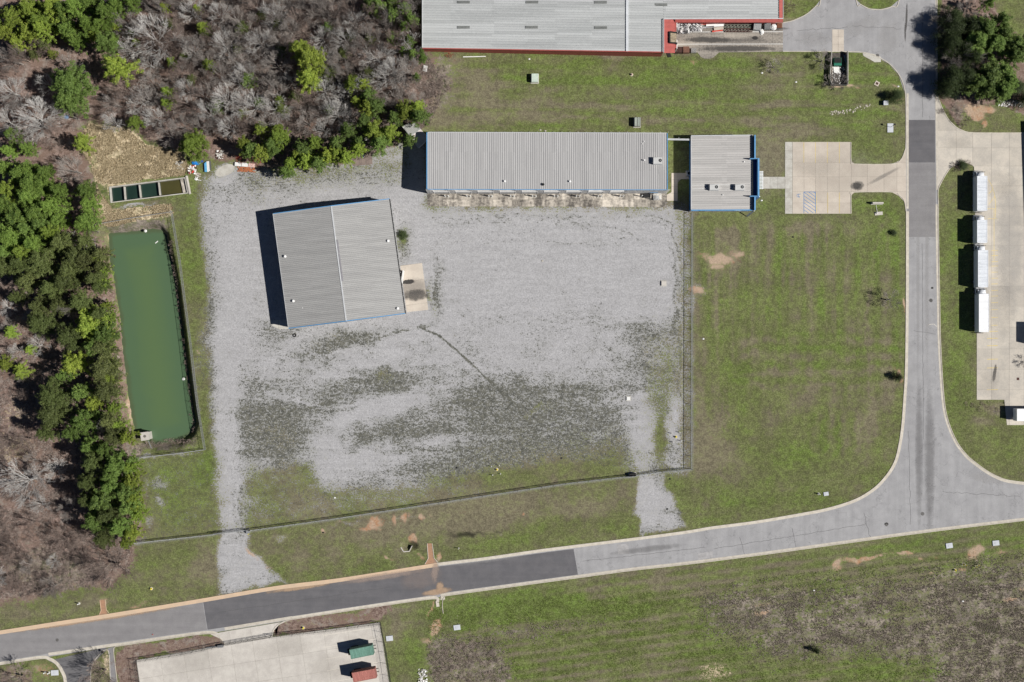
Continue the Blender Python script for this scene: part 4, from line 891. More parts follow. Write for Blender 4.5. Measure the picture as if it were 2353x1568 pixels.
# --- office building
HW, HE = 4.1, 4.7
c = [C3(1588, 312.6, HW), C3(1729.5, 311, HE), C3(1729.5, 483, HE), C3(1588, 483.5, HW)]
OB = thing('office_building', 'office with pale ribbed roof, deep blue parapet and blue entrance screen', 'building', (*W(1660, 398), 0))
mb = MB(); ribbed(mb, c[3], c[0], c[2], c[1], 32, [0, .5, .585, 1.0]); roofbase(mb, c); part(OB, 'roof', mb, M_ROOF_O)
mb = MB(); wall_body(mb, [(c[0][0]+.1, c[0][1], HW), (c[1][0], c[1][1], HE), (c[2][0], c[2][1] + .15, HE), (c[3][0]+.1, c[3][1] + .15, HW)], inset=.05); part(OB, 'wall', mb, M_BLUE_D)
trim(OB, c[3], c[2], .3, .32, M_BLUE, 'gutter'); trim(OB, c[0], c[1], .22, .22, M_CAP); trim(OB, c[0], c[3], .12, .2, M_CAP, 'gutter')
mb = MB()
for i in range(54):
    x = c[3][0] + .25 + i * .285; mb.box(x, c[2][1] + .09, 2.1, .11, .14, 4.0)
part(OB, 'wall_ribs', mb, M_WALLW)
for xa in (1603, 1682, ):
    q = W(xa, 487)[0]; mb = MB(); mb.box(q + .8, c[2][1] + .02, 2.3, 1.5, .08, 1.3); wn = part(OB, 'window', mb, M_WHITE); mb = MB(); mb.box(q + .8, c[2][1] - .03, 2.3, 1.3, .04, 1.1); sub(wn, 'pane', mb, M_GLASS, OB)
ph = HE + .95
def screen(par, x, y0, y1, z0, z1, th, name='parapet', m=M_BLUE_D):
    a = W(x, y0, z1); b = W(x, y1, z1); mb = MB(); mb.box(a[0], (a[1] + b[1]) / 2, (z0 + z1) / 2, th, abs(a[1] - b[1]), z1 - z0)
    n_ = int(abs(a[1] - b[1]) / .4)
    for i in range(n_ + 1): mb.box(a[0] - th / 2 - .02, min(a[1], b[1]) + i * abs(a[1] - b[1]) / n_, (z0 + z1) / 2 - .05, .05, .09, z1 - z0 - .12)
    return part(par, name, mb, m), a[0]
screen(OB, 1734.5, 311, 364.5, HE - 2.4, ph, .16); screen(OB, 1734.5, 451, 483, HE - 2.4, ph, .16)
trim(OB, C3(1734.8, 310.5, ph), C3(1734.8, 364.5, ph), .34, .1, M_BLUE, 'parapet_cap', .02); trim(OB, C3(1734.8, 450, ph), C3(1734.8, 483.5, ph), .34, .1, M_BLUE, 'parapet_cap', .02)
mb = MB(); a = C3(1734.8, 483.2, ph); b = C3(1722, 493, 0.05); mb.bar((a[0], a[1] + .05, HE - .4), (a[0] - .9, a[1] - .95, .3), .5, .16); part(OB, 'wing_wall', mb, M_WALLW)
pe = HE + 1.5
screen(OB, 1742.6, 364.5, 451, 2.6, pe, .2, 'entrance_screen', M_BLUE)
trim(OB, C3(1743, 364, pe), C3(1743, 451.5, pe), .42, .12, M_BLUE, 'parapet_cap', .02)
for y in (364.6, 451):
    mb = MB(); a = W(1742.6, y, pe); b = W(1729.5, y, pe); mb.box((a[0] + b[0]) / 2 - .3, a[1], (pe + 2.6) / 2, abs(a[0] - b[0]) + .7, .2, pe - 2.6); part(OB, 'entrance_screen', mb, M_BLUE)
mb = MB(); a = W(1731, 366, HE); b = W(1742, 449.5, HE); mb.box((a[0] + b[0]) / 2, (a[1] + b[1]) / 2, HE - .5, b[0] - a[0], a[1] - b[1], .3); part(OB, 'entrance_roof', mb, M_BLUE_D)
mb = MB()
for i in range(13):
    a = W(1741, 395 + i * 3.2, 2.9); mb.box(a[0] + .78, a[1], 2.9, 1.3, .21, .12)
mb.box(W(1751, 414, 2.9)[0] + .03, W(0, 414.2, 2.9)[1], 2.9, .1, 4.7, .2); part(OB, 'entrance_canopy', mb, M_WHITE)
mb = MB(); a = W(1742, 452, 4)[0]; mb.bar((a + .3, W(0, 451, 4)[1], 4.0), (a - .6, W(0, 459, 4)[1], .2), .6, .16); part(OB, 'wing_wall', mb, M_WALLW)
hvac(1631, 1651.5, 424, 437, 4.3, 'western one of the two white air conditioners on the office roof', 1646.3, 430)
hvac(1689.5, 1710.5, 424, 437, 4.5, 'eastern one of the two white air conditioners on the office roof', 1705.5, 430)
mb = MB(); mb.bar(C3(1589, 426, 4.3), C3(1631, 425.5, 4.4), .09); mb.bar(C3(1589, 435, 4.3), C3(1631, 433, 4.4), .09); mb.bar(C3(1651, 425, 4.5), C3(1689, 425, 4.6), .1); part(OB, 'conduit', mb, M_WHITE)
vent(OB, 1710, 372, 4.6, r=.1, h=.3); vent(OB, 1661, 448, 4.4, r=.08, h=.3)
t = thing('ground_air_conditioner', 'boxy air conditioner on the ground against the shaded west wall of the office', 'air conditioner', (*W(1582, 400), 0)); p = W(1582, 400)
mb = MB(); mb.box(p[0], p[1], .7, 1.25, 1.35, 1.2); part(t, 'cabinet', mb, M_STEEL); mb = MB(); mb.tube((p[0], p[1], 1.3), (p[0], p[1], 1.37), .4, n=14); part(t, 'fan_opening', mb, M_DARK); mb = MB(); mb.box(p[0], p[1], .05, 1.5, 1.6, .1); part(t, 'base_slab', mb, M_CONC_G)

# --- square workshop with the east-west pitched roof
HEv, HR = 6.2, 8.5
nw, ne, se, sw_ = C3(628, 491.4, HEv), C3(894.6, 457.4, HEv), C3(931, 720.5, HEv), C3(663.5, 754.8, HEv)
rn_, rs_ = C3(761.3, 473.4, HR), C3(795.7, 738, HR)
WB = thing('workshop', 'square workshop with pitched grey metal roof turned slightly askew in the gravel yard', 'building', (*W(780, 606), 0))
mb = MB(); ribbed(mb, sw_, nw, rs_, rn_, 62, [0, .5, 1.0]); ribbed(mb, se, ne, rs_, rn_, 62, [0, .5, 1.0]); roofbase(mb, [nw, rn_, rs_, sw_]); roofbase(mb, [rn_, ne, se, rs_]); part(WB, 'roof', mb, M_ROOF_M)
mb = MB(); mb.prism([(p[0] * .995 + W(780, 606)[0] * .005, p[1] * .995 + W(780, 606)[1] * .005) for p in (nw, sw_, rs_, se, ne, rn_)], -.2, [HEv - .15, HEv - .15, HR - .15, HEv - .15, HEv - .15, HR - .15]); part(WB, 'wall', mb, M_WALLG)
for a, b in ((nw, rn_), (rn_, ne), (sw_, rs_), (rs_, se)):
    trim(WB, a, b, .18, .26, M_BLUE, 'rake_trim', .02)
a, b = Vector(rn_), Vector(rs_); mb = MB()
mb.bar(a + Vector((0, 0, .09)), b + Vector((0, 0, .09)), .34, .04); part(WB, 'ridge_cap', mb, M_CAP)
for k5 in (.30, .42, .54):
    mb = MB(); q = a.lerp(b, k5 + .0); r_ = a.lerp(b, k5 + .115); off = Vector((.42, .05, .12)); mb.bar(q + off, r_ + off, .34, .16); part(WB, 'ridge_vent', mb, mat('vent_grey', (0.30, 0.29, 0.31), None, 2, .6))
trim(WB, Vector(ne) + Vector((.1, 0, -.05)), Vector(se) + Vector((.1, 0, -.05)), .2, .2, M_DARK, 'gutter')
trim(WB, Vector(nw) + Vector((-.08, 0, -.02)), Vector(sw_) + Vector((-.08, 0, -.02)), .1, .2, M_CAP, 'gutter')
for i in range(24):
    q = Vector(ne).lerp(Vector(se), .035 + i * .0405); mb = MB(); mb.box(q.x + .16, q.y, HEv + .06, .34, .10, .05, R(-8)); part(WB, 'gutter_strap', mb, M_WHITE)
vent(WB, 655, 589.5, 6.4, r=.2, h=.7); vent(WB, 674, 692, 6.4, r=.2, h=.7); vent(WB, 892, 554, 6.3, r=.2, h=.7); vent(WB, 914, 709, 6.3, r=.2, h=.7); vent(WB, 695, 708, 6.6, r=.07, h=.3)
mb = MB(); q = Vector(ne).lerp(Vector(se), .72); mb.box(q.x - .05, q.y, 2.2, .1, 6.0, 4.2, R(-8)); part(WB, 'roller_door', mb, M_WHITE)

# --- big factory at the top of the frame
H5 = 3.9
FB = thing('factory_building', 'very large pale metal roofed factory with red wall edges along the top of the picture', 'building', (*W(1380, -60), 0))
HRF = 5.4
TOP = -330
A1 = [C3(970.5, 110, H5), C3(1441, 117.5, HRF), C3(1441, TOP, HRF), C3(970.5, TOP, H5)]
mb = MB(); ribbed(mb, A1[0], A1[3], A1[1], A1[2], 76, [0, .15, .352, .505, .66, .83, 1.0], rib=.08, bw=.22)
A2 = [C3(1441, 117.5, HRF), C3(1525, 119, 5.2), C3(1525, TOP, 5.2), C3(1441, TOP, HRF)]
ribbed(mb, A2[0], A2[3], A2[1], A2[2], 76, [0, 1.0], rib=.08, bw=.22)
A3 = [C3(1525, 44, 5.2), C3(1790, 43.5, 5.0), C3(1790, TOP, 5.0), C3(1525, TOP, 5.2)]
ribbed(mb, A3[0], A3[3], A3[1], A3[2], 64, [0, .02, .39, .75, 1.0], rib=.08, bw=.22)
roofbase(mb, A1); roofbase(mb, A2); roofbase(mb, A3); part(FB, 'roof', mb, M_ROOF_B)
mb = MB()
for q in (A1, A2, A3): wall_body(mb, q, .12, .0)
part(FB, 'wall', mb, M_RED)
for a, b in ((A1[0], A1[1]), (A1[1], A2[1])): trim(FB, Vector(a) + Vector((0, -.12, -.12)), Vector(b) + Vector((0, -.12, -.12)), .25, .2, M_RED, 'eave_trim')
trim(FB, A1[0], A1[3], .16, .22, M_CAP, 'edge_trim')
mb = MB(); mb.bar(Vector(A1[1]) + Vector((0, -.1, .18)), Vector(A1[2]) + Vector((0, 0, .18)), .62, .18); part(FB, 'ridge_cap', mb, mat('ridge_white', (0.62, 0.64, 0.66), (0.5, 0.52, 0.54), 1, .5))
for x, y, z in ((1065,3,5.2),(1223,3,5.6),(1381,3.5,6.1),(1520,9,6.1),(1711,10,5.4),(1065,61,5.2),(1222,61,5.6),(1381,62,6.1)):
    p = W(x, y, z); mb = MB()
    zz = H5 + (HRF - H5) * (x - 970.5) / 470.5 if x < 1441 else (HRF - .25 * (x - 1441) / 84 if x < 1525 else 5.2 - .95 * (x - 1525) / 265)
    for j in range(4): mb.box(p[0], p[1] - .27 + j * .18, zz + .13, 3.15, .13, .06)
    part(FB, 'skylight', mb, M_SKYL)
# lean-to red roof round the loading strip
mb = MB(); ca = [C3(1525.5, 44.5, 5.5), C3(1551, 44.5, 4.9), C3(1551, 122, 4.9), C3(1525.5, 122, 5.5)]; ribbed(mb, ca[3], ca[0], ca[2], ca[1], 24, [0, 1], rib=.06); roofbase(mb, ca)
cb = [C3(1551, 44.5, 5.5), C3(1799, 43.5, 5.0), C3(1799, 52, 4.8), C3(1551, 52, 5.0)]; ribbed(mb, cb[3], cb[2], cb[0], cb[1], 90, [0, 1], rib=.05); roofbase(mb, cb)
cc_ = [C3(1790.5, -330, 5.2), C3(1799, -330, 4.9), C3(1799, 45, 4.9), C3(1790.5, 45, 5.2)]; ribbed(mb, cc_[0], cc_[3], cc_[1], cc_[2], 100, [0, 1], rib=.05); roofbase(mb, cc_)
part(FB, 'canopy_roof', mb, mat('red_roof', (0.42, 0.10, 0.085), (0.33, 0.08, 0.07), 1.2, .5, island=True, var=.04))
mb = MB(); mb.bar(C3(1525.3, 43.8, 5.75), C3(1799, 42.8, 5.3), .2, .12); mb.bar(C3(1525.2, 44, 5.75), C3(1525.2, 121, 5.75), .16, .1); mb.bar(C3(1799.4, 44, 4.95), C3(1799.4, -300, 4.95), .12, .14); part(FB, 'edge_trim', mb, M_CAP)
mb = MB(); q = [W(1526.5, 121), W(1548.5, 121), W(1548.5, 47), W(1526.5, 47)]; mb.prism(q, 0, 4.6); part(FB, 'wall', mb, M_RED)
mb = MB(); mb.box(W(1550, 112)[0], W(0, 112)[1], 2.2, .18, 2.2, 4.4); mb.box(W(1550, 62)[0], W(0, 62)[1], 2.2, .18, 2.6, 4.4); part(FB, 'door_panel', mb, M_WALLW)
# dock shelter: dark frame with tan roof sheet
t = thing('dock_shelter', 'dark framed dock shelter with tan top at the head of the loading strip', 'dock shelter', (*W(1546, 86), 0))
mb = MB(); mb.box(*W(1547.5, 86.3, 5.4), 5.35, 1.5, 2.9, .12); part(t, 'roof_panel', mb, mat('tan_panel', (0.44, 0.36, 0.25), (0.20, 0.16, 0.11), 1.2, .7))
mb = MB()
a, b, c_, d = C3(1539, 73.5, 5.6), C3(1555, 76, 5.4), C3(1555, 99.5, 5.4), C3(1539, 98.5, 5.6)
for p, q in ((a, b), (c_, d), (d, a)): mb.bar(p, q, .34, .3)
mb.bar((b[0], b[1], 0), b, .3); mb.bar((c_[0], c_[1], 0), c_, .3); part(t, 'frame', mb, M_DARK)

# --- small steel shed behind the long workshop
hs = 3.2; HSr = 3.8
p1, p2, p3, p4 = C3(925, 291, hs), C3(949, 279, hs), C3(985, 318, hs), C3(961, 340, hs)
r1, r2 = lerp(p1, p4, .5), lerp(p2, p3, .5); r1 = (r1[0], r1[1], HSr); r2 = (r2[0], r2[1], HSr)
SH = thing('steel_shed', 'small pale gabled shed set diagonally behind the west end of the long workshop', 'shed', (*W(955, 307), 0))
mb = MB(); ribbed(mb, p1, p2, r1, r2, 9, [0, 1], rib=.05); roofbase(mb, [p1, p2, r2, r1], .06); part(SH, 'roof', mb, mat('shed_roof_grey', (0.42, 0.42, 0.40), (0.36, 0.36, 0.345), 1, .6))
mb = MB(); ribbed(mb, p4, p3, r1, r2, 9, [0, 1], rib=.05); roofbase(mb, [r1, r2, p3, p4], .06); part(SH, 'roof', mb, mat('shed_roof_pink', (0.58, 0.51, 0.48), (0.50, 0.44, 0.42), 1, .6))
mb = MB(); mb.prism([(p[0] * .9 + W(955, 307, 3)[0] * .1, p[1] * .9 + W(955, 307, 3)[1] * .1) for p in (p1, p4, p3, p2)], -.1, hs - .05); part(SH, 'wall', mb, M_WALLW)
mb = MB(); mb.bar(p1, p4, .14, .12); mb.bar(p2, p3, .14, .12); mb.bar(p3, p4, .10, .1); mb.bar(r1, r2, .16, .06); part(SH, 'edge_trim', mb, M_WHITE)

# --- neighbours just outside the frame that throw their shade into it
mb = MB(); q = [W(2396, 292), W(2404, 530), W(2700, 530), W(2700, 292)]; mb.prism(q, -.2, 5.8)
NB = thing('warehouse', 'tall dark warehouse just past the right edge whose shade falls on the truck yard', 'building', (*W(2500, 400), 0))
part(NB, 'wall', mb, M_WALLG); mb = MB(); mb.prism([W(2394, 289), W(2402, 533), W(2704, 533), W(2704, 289)], 5.8, 6.05); part(NB, 'roof', mb, M_ROOF_L)

# ------------------------------------------------------------------ settling tank and pond
mbt = MB()
tq = WP(TANK); ti = WP([(254.0,432.0),(424.6,410.4),(430.9,443.2),(256.9,465.0)])
TK = thing('settling_tank', 'open concrete tank of four water filled chambers beside the tan grass', 'tank', (*W(343, 437), 0))
for i in range(4):
    mb = MB(); mb.prism([tq[i], tq[(i + 1) % 4], ti[(i + 1) % 4], ti[i]], -2.6, .32 - .004 * i); part(TK, 'tank_wall', mb, M_CONC_G)
for xa, ya, xb, yb in ((285.5,429.3,288,459.3),(320,425,323.5,455),(364.5,419.6,368,449.5)):
    a = W(xa, ya); b = W(xb, yb); mb = MB(); mb.bar((a[0], a[1], -1.15), (b[0], b[1], -1.15), .19, 2.85); part(TK, 'partition_wall', mb, M_CONC_G)
mb = MB(); mb.prism(ti, -2.7, -2.5); part(TK, 'tank_floor', mb, M_CONC_G)
mb = MB(); a, b = W(429.5, 405), W(437.5, 446.5); mb.bar((a[0], a[1], .3), (b[0], b[1], .3), .5, .5); mb.bar((a[0], a[1], .58), (b[0], b[1], .58), .14, .12); part(TK, 'end_beam', mb, M_CONC)
mb = MB(); o_ = WP([(245.5,424),(430,401),(442,451),(250.5,473)])
for i in range(4): mb.prism([o_[i], o_[(i + 1) % 4], tq[(i + 1) % 4], tq[i]], -.2, .018)
me = mb.mesh('verge', M_GROUND); A_ = np.array([v.co[:] for v in me.vertices]); put_masks(me, A_[:, 0] / S + 1176.5, 784 - A_[:, 1] / S)
vg = bpy.data.objects.new('ground_verge', me); COL.objects.link(vg); props(vg, kind='structure')
def watermat(name, c, c2, sc=.12, rough=.12):
    t = NT(name); p = t.pos(); n = t.noise(p, sc, 3, .5)
    t.col(t.mix(t.mr(n, .35, .65), c, c2)); t.rough(rough); t.b.inputs['Specular IOR Level'].default_value = .5; t.bump(t.noise(p, 1.6, 2), .03, .05); return t.m
M_WT = watermat('tank_water', (0.022, 0.045, 0.034), (0.014, 0.030, 0.024)); M_WB = watermat('tank_water_brown', (0.070, 0.064, 0.022), (0.048, 0.046, 0.018))
mb = MB(); mb.prism(WP([(254,432),(366,418),(369.5,450.5),(257,465)]), -2.4, -.78); struct('tank_water', mb, M_WT)
mb = MB(); mb.prism(WP([(366.3,418),(413,412),(420,444.5),(370,450.5)]), -2.4, -.75); struct('tank_water', mb, M_WB)
mb = MB(); mb.prism(WP([(413.2,412),(424.5,410.5),(430.8,443.2),(420.2,444.5)]), -2.45, -.3); struct('silt_bank', mb, M_CONC_ST)
# pond water: attribute of depth gives the muddy rim
px, py = np.meshgrid(np.arange(236, 452, 3.0), np.arange(520, 1030, 3.0)); pdv = pdist(px, py, POND)
PV = np.stack([(px - 1176.5) * S, (784 - py) * S, np.full(px.shape, -2.6)], -1).reshape(-1, 3); n_y, n_x = px.shape
ii = np.arange(n_x * n_y).reshape(n_y, n_x); PF = np.stack([ii[:-1, :-1], ii[1:, :-1], ii[1:, 1:], ii[:-1, 1:]], -1).reshape(-1, 4); keep = (pdv.reshape(-1) > -12)[PF].all(1)
pm = grid_mesh('pond_water', PV, PF[keep]); at = pm.attributes.new('depth', 'FLOAT', 'POINT'); at.data.foreach_set('value', pdv.reshape(-1).astype(np.float32))
t = NT('pond_water'); p = t.pos(); da = t.n.new('ShaderNodeAttribute'); da.attribute_name = 'depth'
nz = t.noise(p, .06, 3, .5); nz2 = t.noise(p, .25, 3)
dd_ = t.math('ADD', da.outputs['Fac'], t.math('MULTIPLY', t.math('SUBTRACT', nz2, .5), 22))
cw = t.mix(t.mr(dd_, 0, 70), (0.076, 0.128, 0.070), (0.090, 0.142, 0.064))
cw = t.mix(t.mr(t.math('MULTIPLY', nz, t.mr(da.outputs['Fac'], 60, 20, 0, 1)), .3, .6, 0, .7), cw, (0.077, 0.128, 0.070))
cw = t.mix(t.mr(dd_, 7, -2, 0, .6), cw, (0.075, 0.088, 0.045))
t.col(cw); t.rough(.22); t.b.inputs['Specular IOR Level'].default_value = .35; t.bump(t.noise(p, 1.2, 3), .02, .05); pm.materials.append(t.m)
po = bpy.data.objects.new('pond_water', pm); COL.objects.link(po); props(po, kind='structure')
t = thing('pond_intake', 'square concrete outlet box with round grate standing at the foot of the green pond', 'outlet box', (*W(431.5 - 0, 1004), 0))
t.location = (*W(432 - 0, 1003), 0)
q = W(334 + 0, 1002.5)
t.location = (q[0], q[1], 0)
mb = MB(); mb.box(q[0], q[1], -1.2, 1.9, 1.9, 3.2, R(8)); part(t, 'box_wall', mb, M_CONC_G); mb = MB(); mb.box(q[0], q[1], .46, 2.15, 2.15, .14, R(8)); part(t, 'cover_slab', mb, M_CONC)
mb = MB(); mb.tube((q[0], q[1], .5), (q[0], q[1], .57), .36, n=16); part(t, 'grate', mb, mat('grate_grey', (0.16, 0.15, 0.13), None, 4, .7))
mb = MB(); a = W(342, 1013); b = W(348, 1030); mb.bar((a[0], a[1], .35), (b[0], b[1], .1), .14); part(t, 'gangway', mb, M_STEEL)
for x, y, l in ((541,1010,'small white float against the east bank of the pond'),(331,531,'white crumpled bag at the north-west corner of the pond')):
    x_ = 415 if x == 541 else 331; y_ = 872 if x == 541 else 530; p = W(x_, y_); mb = MB(); mb.dome((p[0], p[1], -2.6 if x == 541 else -1.2), .42, .3, 8, 3); solo('float' if x == 541 else 'plastic_bag', mb, M_WHITE, l, 'float' if x == 541 else 'bag', base=(p[0], p[1], 0))
mb = MB(); a = W(460 - 1, 721); mb.box(*W(353, 721 - 166), -2.55, .9, .22, .1, R(40)); solo('driftwood', mb, M_WHITE, 'short pale board floating near the north end of the pond', 'board', base=(*W(353, 555), -1))

# ------------------------------------------------------------------ fences
M_WIRE = mat('fence_wire', (0.42, 0.43, 0.43), (0.32, 0.33, 0.33), 3, .5, .4)
M_WIRE_D = mat('fence_wire_dark', (0.05, 0.05, 0.05), (0.035, 0.035, 0.035), 3, .5)
postm = {}
def fence(name, label, pts, h=2.1, sp=26, m=M_WIRE, cat='fence', barb=True, group=None, pr=.045, wsp=.24, ww=.011, rails=True, postname='post'):
    P = WP(pts); t = thing(name, label, cat, (*P[0], 0), 0, group)
    key = (h, pr, m.name)
    if key not in postm:
        mb = MB(); mb.tube((0, 0, 0), (0, 0, h + .12), pr, n=6); mb.dome((0, 0, h + .12), pr * 1.3, n=6, m=2)
        if barb: mb.bar((0, 0, h + .05), (0, -.28, h + .42), .035)
        postm[key] = mb.mesh('post', m)
    ws = MB(); rl = MB()
    for i in range(len(P) - 1):
        a, b = Vector((*P[i], 0)), Vector((*P[i + 1], 0)); L = (b - a).length; d = (b - a) / L; n = max(1, round(L / (sp * S)))
        for j in range(n + (1 if i == len(P) - 2 else 0)):
            q = a + d * (L * j / n); o = bpy.data.objects.new(postname, postm[key]); COL.objects.link(o); o.parent = t; o.location = q - t.location
            o.rotation_euler = (0, 0, math.atan2(d.y, d.x))
        k6 = 0.0; side = d.cross(Vector((0, 0, 1))) * ww / 2
        while k6 < L + h:
            for sgn in (1, -1):
                s0, s1 = (k6 - h, k6) ; z0, z1 = (0, h) if sgn > 0 else (h, 0)
                if s0 < 0: z0 = z0 + (z1 - z0) * (-s0) / h; s0 = 0
                if s1 > L: z1 = z1 - (z1 - z0) * (s1 - L) / max(1e-6, s1 - s0); s1 = L
                if s1 - s0 < .05: continue
                p_, q_ = a + d * s0 + Vector((0, 0, z0 + .03)), a + d * s1 + Vector((0, 0, z1 + .03)); up = Vector((0, 0, 1)) * ww
                o0 = len(ws.v); ws.add([p_ - side, p_ + side, q_ + side, q_ - side, p_ - side + up, p_ + side + up, q_ + side + up, q_ - side + up], [(4, 5, 6, 7), (0, 4, 7, 3), (5, 1, 2, 6)])
            k6 += wsp
        for z in ([.08, h] if rails else [h]): rl.bar(a + Vector((0, 0, z)), b + Vector((0, 0, z)), .05)
        if barb:
            nrm = Vector((d.y, -d.x, 0))
            for j, z in ((.1, .16), (.19, .28), (.28, .40)): rl.bar(a + nrm * j + Vector((0, 0, h + z)), b + nrm * j + Vector((0, 0, h + z)), .016)
    part(t, 'wire_mesh', ws, m); part(t, 'rail', rl, m); return t
fence('chain_link_fence', 'barbed chain link fence along the south side of the yard between the two gravel entrances', [(575,1219),(784,1189.5),(1134,1136),(1300,1111),(1457,1093)])
fence('chain_link_fence', 'short length of chain link fence left of the western gate running towards the pines', [(300,1249),(490,1228),(512,1223)])
fence('chain_link_fence', 'tall chain link fence running between the gravel yard and the mown field', [(1521,1084),(1587.7,1078),(1588,900),(1588.5,700),(1589,491)], sp=29)
fence('pond_fence', 'grey chain link fence around the east and south sides of the green pond', [(396,486),(415,600),(440,790),(456,930),(473,1033),(400,1043),(301,1054)], h=1.9, barb=False)
fence('pond_fence', 'collapsed looking low wire fence above the north end of the pond', [(216,518),(300,503),(395,488)], h=1.2, barb=False)
fence('yard_fence', 'dark posted fence along the north side of the container yard left of its gate', [(313,1517),(420,1500),(516,1480)], h=2.3, m=M_WIRE_D)
fence('yard_fence', 'dark posted fence from the container yard gate round its north-east corner', [(624,1460),(750,1447),(874,1430),(888,1500),(900,1580)], h=2.3, m=M_WIRE_D)
fence('yard_fence', 'dark fence on the west side of the container yard', [(313,1517),(330,1640)], h=2.3, m=M_WIRE_D)
def gate(label, a, b, h=2.0, m=M_WIRE, y0=0):
    A, B_ = Vector((*W(*a), 0)), Vector((*W(*b), 0)); t = thing('sliding_gate', label, 'gate', A); fr = MB(); ws = MB(); d = (B_ - A); L = d.length; d /= L
    for z in (.15, h * .55, h): fr.bar(A + Vector((0, 0, z)), B_ + Vector((0, 0, z)), .07)
    n = max(2, round(L / 1.6))
    for i in range(n + 1): fr.bar(A + d * (L * i / n) + Vector((0, 0, .1)), A + d * (L * i / n) + Vector((0, 0, h)), .06)
    for i in range(n): fr.bar(A + d * (L * i / n) + Vector((0, 0, .15)), A + d * (L * (i + 1) / n) + Vector((0, 0, h)), .04)
    part(t, 'gate_frame', fr, m)
    for i in range(int(L / .2)): ws.bar(A + d * (i * .2) + Vector((0, 0, .15)), A + d * (i * .2) + Vector((0, 0, h)), .012)
    part(t, 'wire_infill', ws, m)
    wh = MB()
    for q in (.12, .88):
        c0 = A + d * L * q; wh.tube(c0 + Vector((-.04, 0, .12)), c0 + Vector((.04, 0, .12)), .12, n=10)
    part(t, 'roller', wh, M_DARK); return t
gate('grey sliding gate across the western gravel entrance', (492,1226), (573,1216.5))
gate('thin framed sliding gate across the south-eastern gravel entrance', (1440,1096), (1519,1084))
gate('long dark framed gate across the mouth of the container yard', (516,1480), (624,1461), 2.2, M_WIRE_D)
t = thing('gate_motor', 'silver gate motor housing beside the container yard gate', 'gate motor', (*W(508, 1484), 0)); p = W(508, 1484)
mb = MB(); mb.box(p[0], p[1], .45, 1.5, .6, .9, R(8)); part(t, 'housing', mb, M_STEEL); mb = MB(); mb.box(p[0] - 2.4, p[1] - .35, .25, 2.6, .3, .3, R(8)); part(t, 'track', mb, M_STEEL)
t = thing('gate_motor', 'black gate motor housing beside the south-eastern gravel entrance', 'gate motor', (*W(1453, 1092), 0)); p = W(1453, 1091)
mb = MB(); mb.box(p[0], p[1], .6, 1.7, .8, 1.2, R(8)); part(t, 'housing', mb, M_DARK); mb = MB(); mb.box(p[0], p[1], .05, 2.1, 1.2, .1, R(8)); part(t, 'base_slab', mb, M_CONC_G)
t = thing('gate_motor', 'small yellow topped motor box by the western sliding gate', 'gate motor', (*W(571, 1222), 0)); p = W(571, 1222)
mb = MB(); mb.box(p[0], p[1], .5, .8, .7, 1.0); part(t, 'housing', mb, M_STEEL); mb = MB(); mb.box(p[0] + .1, p[1] - .5, .5, .16, .16, 1.0); part(t, 'marker_post', mb, M_YEL)
